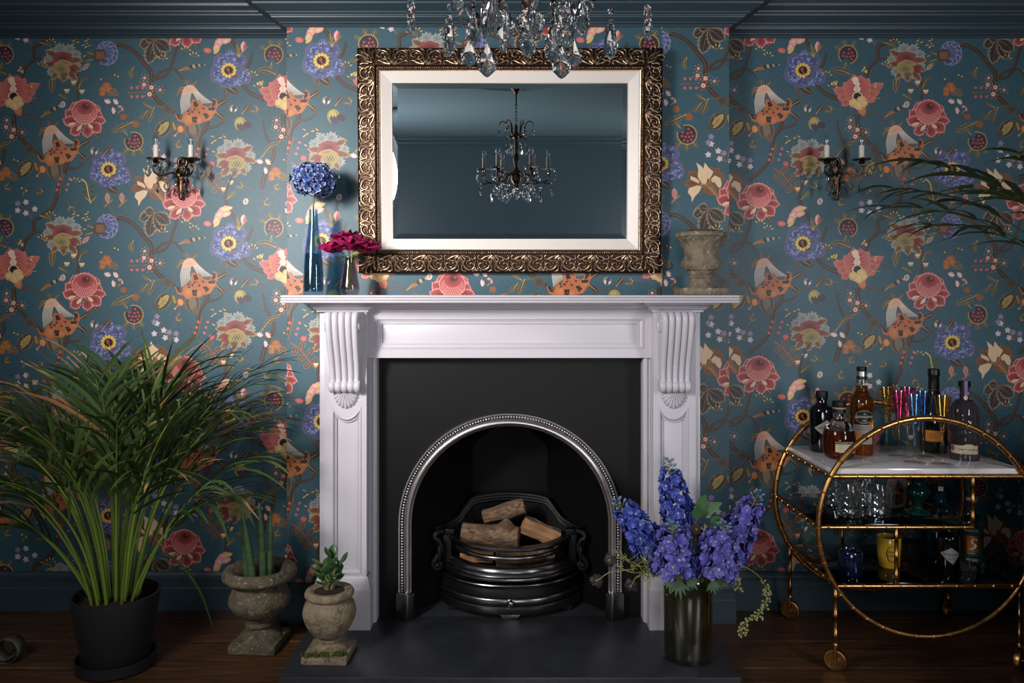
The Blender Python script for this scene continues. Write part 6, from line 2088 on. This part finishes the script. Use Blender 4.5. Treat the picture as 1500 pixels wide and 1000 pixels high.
for y in (FY, BY):
    for sx, rz in ((-1, R(-28)), (1, R(40))):
        x = TCX + sx * (rx(ZB) + .000)
        part(bamboo(MB(), [(x, y, ZB), (x, y, .17), (x, y, WR + .048)], .0066, .06), 'leg', M_GOLD, smooth=50)
        f = inst('castor_fork', fme, tl, Matrix.Translation((x - TCX, y - (FY + BY) / 2, WR)) @ Matrix.Rotation(rz, 4, 'Z'))
        inst('wheel', wme, f, Matrix.Rotation(R(90), 4, 'X'))

# ------------------------------------------------------------------ bottles and glasses
Z1, Z2, Z3 = ZT + .0246, ZM + .0084, ZB + .0084
M_BLACKG = mat('black_bottle_glass', (8, 8, 10), 0.05, coat=.5)
M_AMBER = mat('whisky_amber', (150, 76, 26), 0.02, trans=.95, ior=1.4)
M_AMBERL = mat('whisky_gold', (176, 108, 36), 0.02, trans=.95, ior=1.4)
M_CLEAR = mat('clear_glass', (255, 255, 255), 0.0, trans=1.0, ior=1.45)
M_GREY = mat('smoked_bottle_glass', (120, 112, 122), 0.03, trans=.85, ior=1.45)
M_GREENB = mat('champagne_bottle_glass', (14, 18, 12), 0.04, coat=.5)
M_TEALG = mat('teal_glass', (30, 128, 112), 0.02, trans=.94, ior=1.45)
M_BLUEB = mat('blue_bottle_glass', (60, 160, 186), 0.02, trans=.92, ior=1.45)
M_CAP = mat('black_cap', (14, 14, 15), 0.4)
M_CORK = mat('cork_wood', (170, 128, 92), 0.7)
M_FOIL = mat('silver_foil', (190, 190, 196), 0.3, 1.0)
M_PAPERC = mat('cream_label', (206, 192, 160), 0.7)
M_PAPERG = mat('grey_label', (152, 146, 142), 0.7)
M_PAPERW = mat('white_label', (206, 202, 200), 0.7)
M_PAPERS = mat('silver_label', (160, 160, 156), 0.5, .2)
M_ORANGE = mat('orange_label', (204, 126, 36), 0.6)
M_INK = mat('label_ink', (24, 22, 24), 0.7)
M_INKW = mat('white_ink', (220, 216, 210), 0.7)
M_PURPLE = mat('purple_strip', (128, 100, 150), 0.6)
M_PINKI = mat('pink_ink', (176, 60, 92), 0.7)
M_GREENL = mat('green_label', (22, 62, 50), 0.6)
M_COPPER = mat('copper_print', (196, 116, 56), 0.35, .8)
def prof_part(o, name, pts, m, n=32, **k):
    return MB().lathe(pts, n, **k).build(name, m, o, smooth=35)
def lab(o, poly, r, ang, dz, m, name='label', eps=.0005):
    return label_patch(poly, r + eps, ang, dz).build(name, m, o, smooth=60, fix=False)
def txt(o, s, size, r, ang, dz, m, parent=None, spacing=1.0, eps=.0010):
    t_ = wrap(text_mb(s, size, spacing=spacing), r + eps, ang, dz)
    return t_.build('lettering', m, parent or o, smooth=0, fix=False)
def rect2(w, h):
    return [(-w, -h), (-w, h), (w, h), (w, -h)]
def faces(x, y):
    """turn so that the front of a bottle looks at the photographer"""
    return math.atan2(x - 0, y + CAMD) * -1
def rings(o, n, r, ang, z0, dz, w, m, parent):
    for i in range(n):
        lab(o, rect2(w * (1 - .12 * (i % 3)), .0006), r, ang, z0 - i * dz, m, 'print_line', .0009).parent = parent

# 1 apothecary bottle, black
def apothecary(label, loc, k, text_ang):
    o = thing('gin_bottle', label, 'bottle', loc, 0)
    o.rotation_euler = (0, 0, faces(loc[0], loc[1]))
    r = .041 * k
    prof_part(o, 'glass', [(0, 0), (r * .94, 0), (r, .004), (r, .142 * k), (r * .97, .152 * k), (r * .80, .160 * k), (r * .52, .165 * k), (r * .44, .170 * k), (r * .43, .182 * k), (r * .50, .184 * k), (r * .50, .188 * k), (0, .188 * k)], M_BLACKG)
    prof_part(o, 'cap', [(r * .50, .1885 * k), (r * .51, .190 * k), (r * .51, .209 * k), (r * .47, .211 * k), (0, .211 * k)], M_CAP)
    q = [(-.043 * k, 0.004), (0, .032 * k), (.036 * k, .006), (.004, -.034 * k)]
    l = lab(o, q, r, R(text_ang), .082 * k, M_PAPERS)
    txt(o, "HENDRICK'S", .0115 * k, r, R(text_ang), .086 * k, M_INK, l)
    txt(o, 'GIN', .0105 * k, r, R(text_ang), .070 * k, M_INK, l, 1.5)
    return o
apothecary('tall black apothecary gin bottle at the left end of the marble top', (1.098, -.085, Z1), 1.0, 24)

# 2 squat whisky bottle
o = thing('whisky_bottle', 'squat round amber whisky bottle with cream label and wooden stopper collar', 'bottle', (1.106, -.212, Z1))
o.rotation_euler = (0, 0, faces(1.106, -.212))
pr = lathe_thing_profile([(.036, 0), (.049, .012), (.0525, .035), (.0525, .070), (.047, .098), (.033, .118), (.021, .130)], 4)
prof_part(o, 'liquid', [(0, .001)] + pr[:17] + [(0, pr[16][1])], M_AMBER)
prof_part(o, 'glass', [(0, pr[16][1] + .0006)] + [(a, b + .0006) for a, b in pr[16:]] + [(.0190, .137), (.0195, .152), (.0, .152)], M_CLEAR, cap0=False)
prof_part(o, 'collar', [(.0195, .1525), (.0215, .153), (.0215, .166), (.0, .166)], M_CAP)
prof_part(o, 'wood_ring', [(.0205, .1662), (.0210, .168), (.0205, .172), (0, .172)], M_CORK)
prof_part(o, 'stopper', [(.0215, .1722), (.022, .174), (.022, .190), (.019, .193), (0, .193)], M_CAP)
l = lab(o, rect2(.030, .017), .0526, R(20), .046, M_PAPERC)
lab(o, rect2(.030, .0045), .0526, R(20), .060, M_CAP, 'label_band', .0008).parent = l
txt(o, 'THE GLENROTHES', .0075, .0526, R(20), .0602, M_PAPERC, l, 1.0, .0013)
for i in range(5):
    b = lab(o, rect2(.020 - .004 * (i % 2), .0005), .0526, R(18), .052 - i * .0045, M_INK, 'print_line', .0009); b.parent = l
lab(o, rect2(.0035, .008), .0526, R(20) + .026 / .0526, .046, M_PURPLE, 'seal', .0009).parent = l

# 3 tall whisky bottle
o = thing('whisky_bottle', 'tall amber whisky bottle with black oval label on the marble top', 'bottle', (1.216, -.135, Z1))
o.rotation_euler = (0, 0, faces(1.216, -.135))
r = .0385
pr = [(0, .0), (r * .93, 0), (r, .005), (r, .178)] + lathe_thing_profile([(r, .178), (r * .93, .192), (r * .70, .206), (.0205, .215), (.0185, .222)], 3)
prof_part(o, 'liquid', pr + [(.0195, .236), (0, .236)], M_AMBERL)
prof_part(o, 'neck', [(0, .2365), (.0196, .2365), (.0192, .246), (.0162, .258), (.0, .258)], M_CLEAR)
prof_part(o, 'foil_band', [(.0165, .2585), (.0168, .2585), (.0165, .268), (0, .268)], M_CAP)
prof_part(o, 'foil', [(.0160, .2685), (.0158, .2850), (0, .2850)], M_FOIL)
prof_part(o, 'cap', [(.0160, .2855), (.0163, .287), (.0163, .2995), (.015, .3005), (0, .3005)], M_CAP)
ov = [(.0305 * math.cos(2 * PI * i / 28), .0205 * math.sin(2 * PI * i / 28)) for i in range(28)]
l = lab(o, [(x * 1.06, z * 1.08) for x, z in ov], r, R(14), .132, M_PAPERS, 'oval_rim', .0004)
l2 = lab(o, ov, r, R(14), .132, M_CAP, 'oval_label', .0008); l2.parent = l
txt(o, 'GLENGOYNE', .0105, r, R(14), .132, M_INKW, l, 1.0, .0013)
txt(o, '1833', .0065, r, R(14), .119, M_INKW, l, 1.1, .0013)
txt(o, 'A', .0090, r, R(14), .1425, M_INKW, l, 1.0, .0013)
l = lab(o, rect2(.034, .033), r, R(8), .072, M_PAPERG)
lab(o, rect2(.0125, .016), r, R(8) - .019 / r, .062, M_ORANGE, 'print_panel', .0009).parent = l
txt(o, '10 YEARS', .0085, r, R(8) + .012 / r, .070, M_INK, l)
for i in range(4):
    b = lab(o, rect2(.026 - .006 * (i % 2), .0005), r, R(8), .100 - i * .0042, M_INK, 'print_line', .0009); b.parent = l

# 4 champagne
o = thing('champagne_bottle', 'black foiled champagne bottle with an orange label behind the glasses', 'bottle', (1.489, -.092, Z1))
o.rotation_euler = (0, 0, faces(1.489, -.092))
r = .0445
pr = [(0, .0), (r * .95, 0), (r, .006), (r, .105)] + lathe_thing_profile([(r, .105), (r * .96, .130), (r * .74, .165), (.0225, .196), (.0180, .215)], 4)
prof_part(o, 'glass', pr + [(.0168, .218), (0, .218)], M_GREENB)
prof_part(o, 'foil', [(.0182, .2185), (.0178, .240), (.0168, .262), (.0190, .266), (.0200, .272), (.0190, .276), (.0196, .284), (.0170, .290), (0, .292)], M_CAP, n=20)
prof_part(o, 'foil_ring', [(.0186, .2172), (.0188, .2172), (.0188, .2183), (.0186, .2183)], M_COPPER, cap0=False, cap1=False)
l = lab(o, rect2(.029, .019), r, R(2), .060, M_ORANGE)
for i in range(4):
    b = lab(o, rect2(.016 - .004 * (i % 2), .0005), r, R(-4), .066 - i * .0045, M_INK, 'print_line', .0009); b.parent = l

# 5 embossed gin bottle
o = thing('gin_bottle', 'fluted smoked glass gin bottle with purple neck strip at the trolley end', 'bottle', (1.520, -.224, Z1))
o.rotation_euler = (0, 0, faces(1.520, -.224))
r = .0440
def fl5(u, v_):
    z = v_ * .196
    a = 2 * PI * u
    rr = r if z < .148 else r * math.sqrt(max(0, 1 - ((z - .148) / .060) ** 2))
    rr = max(rr, .0145)
    k = 0
    if z > .128: k = .0014 * abs(math.sin(9 * a)) * (1 if z < .19 else 0)
    elif .072 < z < .125: k = .0012 * (math.sin(z * 520) > .2)
    return ((rr - k) * math.cos(a), (rr - k) * math.sin(a), z)
g = MB().grid(fl5, 72, 40, cu=True)
g.add([fl5(i / 72, 0) for i in range(72)], [tuple(range(72))]); g.lathe([(.0145, .196), (.0142, .236), (.0155, .240), (0, .240)], 24, cap0=False)
g.build('glass', M_GREY, o, smooth=30)
prof_part(o, 'stopper', [(.017, .2405), (.0185, .242), (.0185, .258), (.016, .2605), (0, .2605)], M_CAP)
l = lab(o, [(-.052, -.017), (-.052, .010), (-.010, .011), (0, .016), (.018, .016), (.024, .011), (.040, .011), (.040, -.017)], r, R(8), .040, M_PAPERC)
txt(o, 'CHRISTOPHER W', .0088, r, R(8) + .006 / r, .037, M_INK, l, .95)
for i in range(2):
    b = lab(o, rect2(.018, .0005), r, R(8) + .004 / r, .029 - i * .004, M_INK, 'print_line', .0009); b.parent = l
lab(o, [(.0085 * math.cos(2 * PI * i / 14), .0095 * math.sin(2 * PI * i / 14)) for i in range(14)], r, R(8) - .044 / r, .040, M_PINKI, 'pink_emblem', .0009).parent = l
lab(o, rect2(.005, .0245), .0186, R(14), .238, M_PURPLE, 'tax_strip', .0007)
lab(o, [(.007 * math.cos(2 * PI * i / 14), .008 * math.sin(2 * PI * i / 14)) for i in range(14)], .0150, R(14), .206, M_PAPERC, 'neck_seal', .002)

# champagne flutes
M_CL2 = thin_glass('clear_thin_glass', (248, 249, 249), 1.6)
TINT = {'amber': (251, 238, 202), 'pink': (244, 194, 218), 'blue': (210, 234, 246), 'teal': (184, 212, 236)}
def flute(label, x, y, tint):
    o = thing('champagne_flute', label, 'glass', (x, y, Z1), 0, 'coloured champagne flutes')
    M = thin_glass('tinted_glass_' + tint, TINT[tint], 1.7)
    bw = [(.0065, .100), (.0268, .2205), (.0270, .2220), (.0258, .2220), (.0254, .2205), (.0056, .104), (0, .1015)]
    MB().lathe(bw, 28, cap0=False).build('bowl', M, o, smooth=40)
    MB().lathe([(0, .0035), (.0085, .004), (.0046, .010), (.0034, .022), (.0036, .060), (.0052, .086), (.0066, .0995), (0, .0995)], 16).build('stem', M_CL2, o, smooth=40)
    MB().lathe([(.0330, .0002), (.0338, .0010), (.0328, .0018), (.010, .0032), (0, .0034)], 32, cap0=False).build('foot', M_CL2, o, smooth=40)
    return o
flute('tall amber tinted flute standing nearest the tall whisky bottle', 1.334, -.070, 'amber')
flute('pink tinted flute standing in front of the amber one', 1.322, -.185, 'pink')
flute('pink tinted flute half hidden behind the blue ones', 1.408, -.070, 'pink')
flute('pale blue tinted flute at the front edge of the marble', 1.319, -.292, 'blue')
flute('deep teal blue tinted flute between the pale blue flute and the champagne bottle', 1.398, -.195, 'teal')
flute('amber tinted flute at the front edge before the champagne bottle', 1.396, -.318, 'amber')

# cut glass tumblers
def tumbler_me():
    mb = MB()
    NU, NZ = 48, 13
    vs, fs = [], []
    for j in range(NZ):
        z = .002 + .066 * j / (NZ - 1)
        for i in range(NU):
            a = 2 * PI * (i + .5 * (j % 2)) / NU
            d = .0018 * ((i // 1 + j) % 2) + .0015 * (((i - j) % 4) == 0) + .0015 * (((i + j) % 4) == 0)
            rr = .0385 + .0022 * j / (NZ - 1) - d
            vs.append((rr * math.cos(a), rr * math.sin(a), z))
    for j in range(NZ - 1):
        for i in range(NU):
            k = (i + 1) % NU
            a, b, c, d = j * NU + i, j * NU + k, (j + 1) * NU + k, (j + 1) * NU + i
            fs += [(a, b, d), (b, c, d)] if j % 2 == 0 else [(a, b, c), (a, c, d)]
    mb.add(vs, fs)
    top = [((.0412) * math.cos(2 * PI * i / NU), .0412 * math.sin(2 * PI * i / NU), .092) for i in range(NU)]
    o0 = (NZ - 1) * NU
    base = len(mb.v)
    mb.add(top, [])
    for i in range(NU):
        k = (i + 1) % NU
        mb.f.append((o0 + i, o0 + k, base + k, base + i))
    inn_ = [(.0396, .092), (.0385, .060), (.0355, .016), (.030, .012), (0, .0115)]
    m0 = len(mb.v)
    mb.lathe(inn_, NU, cap0=False)
    for i in range(NU):
        k = (i + 1) % NU
        mb.f.append((base + i, base + k, m0 + k * len(inn_), m0 + i * len(inn_)))
    mb.f.append(tuple(range(NU))[::-1])
    return mb.mesh('cut_glass', thin_glass('cut_crystal', (244, 246, 246), 2.2), smooth=0)
tme = tumbler_me()
for lb_, x, y in (('cut crystal tumbler at the front left of the mirrored shelf', 1.115, -.270), ('cut crystal tumbler at the front beside the green glass vase', 1.213, -.270), ('cut crystal tumbler at the back nearest the trolley ring', 1.128, -.130), ('cut crystal tumbler at the back of the four', 1.232, -.135)):
    o = thing('tumbler', lb_, 'glass', (x, y, Z2), 0, 'cut crystal tumblers')
    inst('cut_glass', tme, o)
# green hourglass vase
o = thing('glass_vase', 'small dark green hourglass vase on the mirrored shelf', 'vase', (1.352, -.245, Z2))
pr = lathe_thing_profile([(.038, .0), (.0385, .003), (.030, .007), (.016, .018), (.014, .026), (.020, .040), (.034, .060), (.0385, .072), (.034, .084), (.022, .094), (.018, .104), (.024, .118), (.030, .132)], 3)
inn_ = [(a - .0022, b) for a, b in pr[::-1] if b > .030]
MB().lathe([(0, 0)] + pr + inn_ + [(0, .031)], 36).build('glass', M_TEALG, o, smooth=45)

# lower shelf
o = thing('candle_jar', 'dark blue glass candle jar with slanted rim on the lowest shelf', 'candle', (1.110, -.292, Z3))
jar = MB().lathe([(0, .0), (.033, 0), (.0355, .003), (.036, .074), (.0345, .077), (.033, .074), (.0325, .062), (0, .061)], 36)
jar.build('jar', mat('dark_blue_glass', (12, 22, 48), 0.05, coat=.6), o, smooth=40)
MB().lathe([(.032, .0615), (.031, .063), (0, .0632)], 24, cap0=False).build('wax', mat('blue_wax', (30, 44, 76), 0.6), o)
o = thing('candle_jar', 'yellow glass candle with oval printed label on the lowest shelf', 'candle', (1.272, -.215, Z3))
o.rotation_euler = (0, 0, faces(1.272, -.215))
M_YEL = mat('yellow_glass', (196, 154, 40), 0.12, coat=.5)
MB().lathe([(0, .0), (.031, 0), (.0335, .003), (.0385, .098), (.0372, .1005), (.036, .098), (.035, .086), (0, .085)], 36).build('jar', M_YEL, o, smooth=40)
MB().lathe([(.034, .0855), (.033, .087), (0, .0875)], 24, cap0=False).build('wax', mat('brown_wax', (96, 70, 30), 0.6), o)
rj = .0363
ov = [(.0165 * math.cos(2 * PI * i / 28), .0265 * math.sin(2 * PI * i / 28)) for i in range(28)]
rg_ = MB()
for k, wd in ((1.0, .0009), (.86, .0005)):
    rg_.tube([wrap(MB().add([(x * k, 0, z * k)], []), rj + .0006, R(14), .050).v[0] for x, z in ov], wd, 5, closed=True)
e = rg_.build('oval_border', M_INK, o)
txt(o, 'MIM', .0120, rj, R(14), .056, M_INK, None, 1.1)
txt(o, 'OSA', .0120, rj, R(14), .045, M_INK, None, 1.1)

o = thing('gin_bottle', 'flat shouldered blue glass gin bottle on the lowest shelf', 'bottle', (1.512, -.095, Z3))
o.rotation_euler = (0, 0, faces(1.512, -.095))
MB().lathe([(0, .0), (.043, 0), (.046, .005), (.046, .145), (.044, .158), (.034, .172), (.018, .182), (.0155, .190), (.0152, .212), (.018, .215), (.018, .219), (0, .219)], 4 * 8, sx=1.0, sy=.72).build('glass', M_BLUEB, o, smooth=35)
prof_part(o, 'cap', [(.0175, .2195), (.018, .221), (.018, .246), (.016, .248), (0, .248)], M_CAP)
lw_ = MB().box(-.026, .026, -.0350, -.0342, .085, .150).build('label', M_PAPERW, o)
lw2 = MB().box(-.0225, .0225, -.0356, -.0351, .089, .146).build('label_field', mat('grey_print', (96, 100, 106), 0.7), lw_)
MB().box(-.008, .008, -.0192, -.0182, .226, .242).build('cap_emblem', M_PAPERW, o)

apothecary('short black apothecary gin bottle with diamond label on the lowest shelf', (1.434, -.284, Z3), .81, 14)

o = thing('gin_bottle', 'clear gin bottle with dark green label and copper swan print on the lowest shelf', 'bottle', (1.521, -.262, Z3))
o.rotation_euler = (0, 0, faces(1.521, -.262))
r = .0350
pr = [(0, .0), (r * .93, 0), (r, .005), (r, .150)] + lathe_thing_profile([(r, .150), (r * .95, .165), (r * .70, .184), (.0150, .197), (.0130, .206)], 3)
prof_part(o, 'glass', pr + [(.0128, .228), (.0155, .230), (.0155, .234), (0, .234)], M_CLEAR)
prof_part(o, 'wood_collar', [(.0150, .2345), (.0155, .2355), (.0155, .243), (0, .243)], M_CORK)
prof_part(o, 'stopper', [(.0158, .2435), (.016, .245), (.016, .252), (.014, .254), (0, .254)], mat('green_cap', (20, 40, 34), .4))
l = lab(o, rect2(.050, .046), r, 0, .104, M_GREENL)
lab(o, rect2(.022, .026), r, R(0), .098, M_COPPER, 'print_panel', .0009).parent = l
sw = MB()
sp = bez([(-.004, 0, -.018), (.008, 0, -.012), (.012, 0, -.002), (.002, 0, .004), (.004, 0, .014), (.012, 0, .018), (.016, 0, .012)], 24)
for i in range(len(sp) - 1):
    w_ = .0042 - .0025 * i / len(sp)
    a_, b_ = sp[i], sp[i + 1]
    sw.add([(a_.x - w_, 0, a_.z), (a_.x + w_, 0, a_.z), (b_.x + w_, 0, b_.z), (b_.x - w_, 0, b_.z)], [(0, 1, 2, 3)])
wrap(sw, r + .0014, 0, .098).build('swan_print', M_INKW, l, fix=False)
txt(o, 'SIPSMITH', .0100, r, 0, .140, M_INKW, l, 1.0)
txt(o, 'London', .0075, r, 0, .068, M_INKW, l)
l = lab(o, rect2(.050, .008), r, 0, .046, M_GREENL)
txt(o, 'DRY GIN', .0085, r, 0, .046, M_INKW, l, 1.1)

# ------------------------------------------------------------------ things at the edge of the frame
M_VELVET = mat('green_velvet', (66, 92, 40), 0.8, sheen=.6, bump=.1, bscale=200)
M_LEG = mat('dark_leg_wood', (40, 28, 20), 0.4)
ac = thing('armchair', 'green velvet armchair standing beside the gold drinks trolley', 'armchair', (1.92, -.90, 0))
def acp(mb, name, m=None, **k):
    return mb.build(name, m or M_VELVET, ac, world=True, **k)
acp(MB().box(1.66, 2.20, -1.22, -.58, .16, .40), 'seat', bevel=.03, bseg=4)
acp(MB().box(1.569, 1.655, -1.19, -.445, .135, .600), 'arm', bevel=.012, bseg=4)
acp(MB().box(2.205, 2.320, -1.19, -.445, .135, .600), 'arm', bevel=.022, bseg=4)
acp(MB().box(1.66, 2.20, -.575, -.46, .135, .80), 'backrest', bevel=.03, bseg=4)
for x in (1.60, 2.26):
    for y in (-1.18, -.54):
        acp(MB().lathe([(.012, .0005), (.022, .136)], 12, (x, y)), 'leg', M_LEG)
M_CURL = mat('weathered_metal', (98, 96, 78), 0.55, 0.5, col2=(60, 58, 46), scale=30, bump=.2, bscale=60)
cu = thing('scroll_ornament', 'curled weathered metal scroll lying on the oak floor by the palm', 'ornament', (-1.620, -.31, 0))
cv = MB()
S_ = []
for i in range(44):
    a = -PI * .5 + i * .17
    r_ = .040 - .0003 * i
    S_.append((r_ * math.cos(a), r_ * math.sin(a) + .0405))
S_ = [(-.16, .075), (-.12, .035), (-.08, .012), (-.04, .003)] + S_
vs, fs = [], []
for x, z in S_:
    for y in (-.022, .022):
        vs.append((x, y, z))
for i in range(len(S_) - 1):
    fs.append((2 * i, 2 * i + 1, 2 * i + 3, 2 * i + 2))
me_ = cv.add(vs, fs).build('band', M_CURL, cu, smooth=60)
md = me_.modifiers.new('thick', 'SOLIDIFY'); md.thickness = .004; md.offset = 1

# photographer's silver umbrella, seen at the edge of the mirror
M_SILV = mat('silver_fabric', (206, 206, 210), 0.35, 0.6, bump=.5, bscale=50, bdist=.01)
um = thing('photo_umbrella', 'silver photo umbrella on a black stand beside the camera', 'umbrella', (-1.72, -2.42, 0))
ax = (KEY_AIM - KEY_LOC).normalized()
cen = KEY_LOC - Vector((-1.72, -2.42, 0)) - ax * .42
q_ = ax.to_track_quat('Z', 'Y').to_matrix().to_4x4()
cap = MB()
def capf(u, v_):
    a = 2 * PI * u
    r_ = .54 * v_
    rr = r_ * (1 - .035 * abs(math.sin(4 * a)) * v_)
    return (rr * math.cos(a), rr * math.sin(a), .30 * v_ * v_)
cap.grid(capf, 64, 9, cu=True)
cap.xform(Matrix.Translation(cen) @ q_)
cap.build('canopy', M_SILV, um, smooth=40, fix=False)
MB().tube([cen - ax * .03, cen + ax * .33], .004, 6).build('shaft', M_CAP, um)
top_ = cen + ax * .30
MB().tube([(top_.x, top_.y, .35), (top_.x, top_.y, top_.z - .01)], .011, 8).build('stand_pole', M_CAP, um)
for k in range(3):
    a = 2 * PI * k / 3 + .4
    MB().tube([(top_.x, top_.y, .42), (top_.x + .32 * math.cos(a), top_.y + .32 * math.sin(a), .0085)], .008, 6).build('leg', M_CAP, um)
MB().tube([top_ + ax * .01, top_ + ax * .16], .045, 16).build('flash_head', M_CAP, um)
fl_d = bpy.data.lights.new('umbrella_flash', 'SPOT')
fl_d.energy = 14; fl_d.spot_size = R(100); fl_d.shadow_soft_size = .03
fl_o = bpy.data.objects.new('umbrella_flash', fl_d)
C.objects.link(fl_o)
fl_o.location = Vector((-1.72, -2.42, 0)) + top_ + ax * -.005
fl_o.rotation_euler = (-ax).to_track_quat('-Z', 'Y').to_euler()
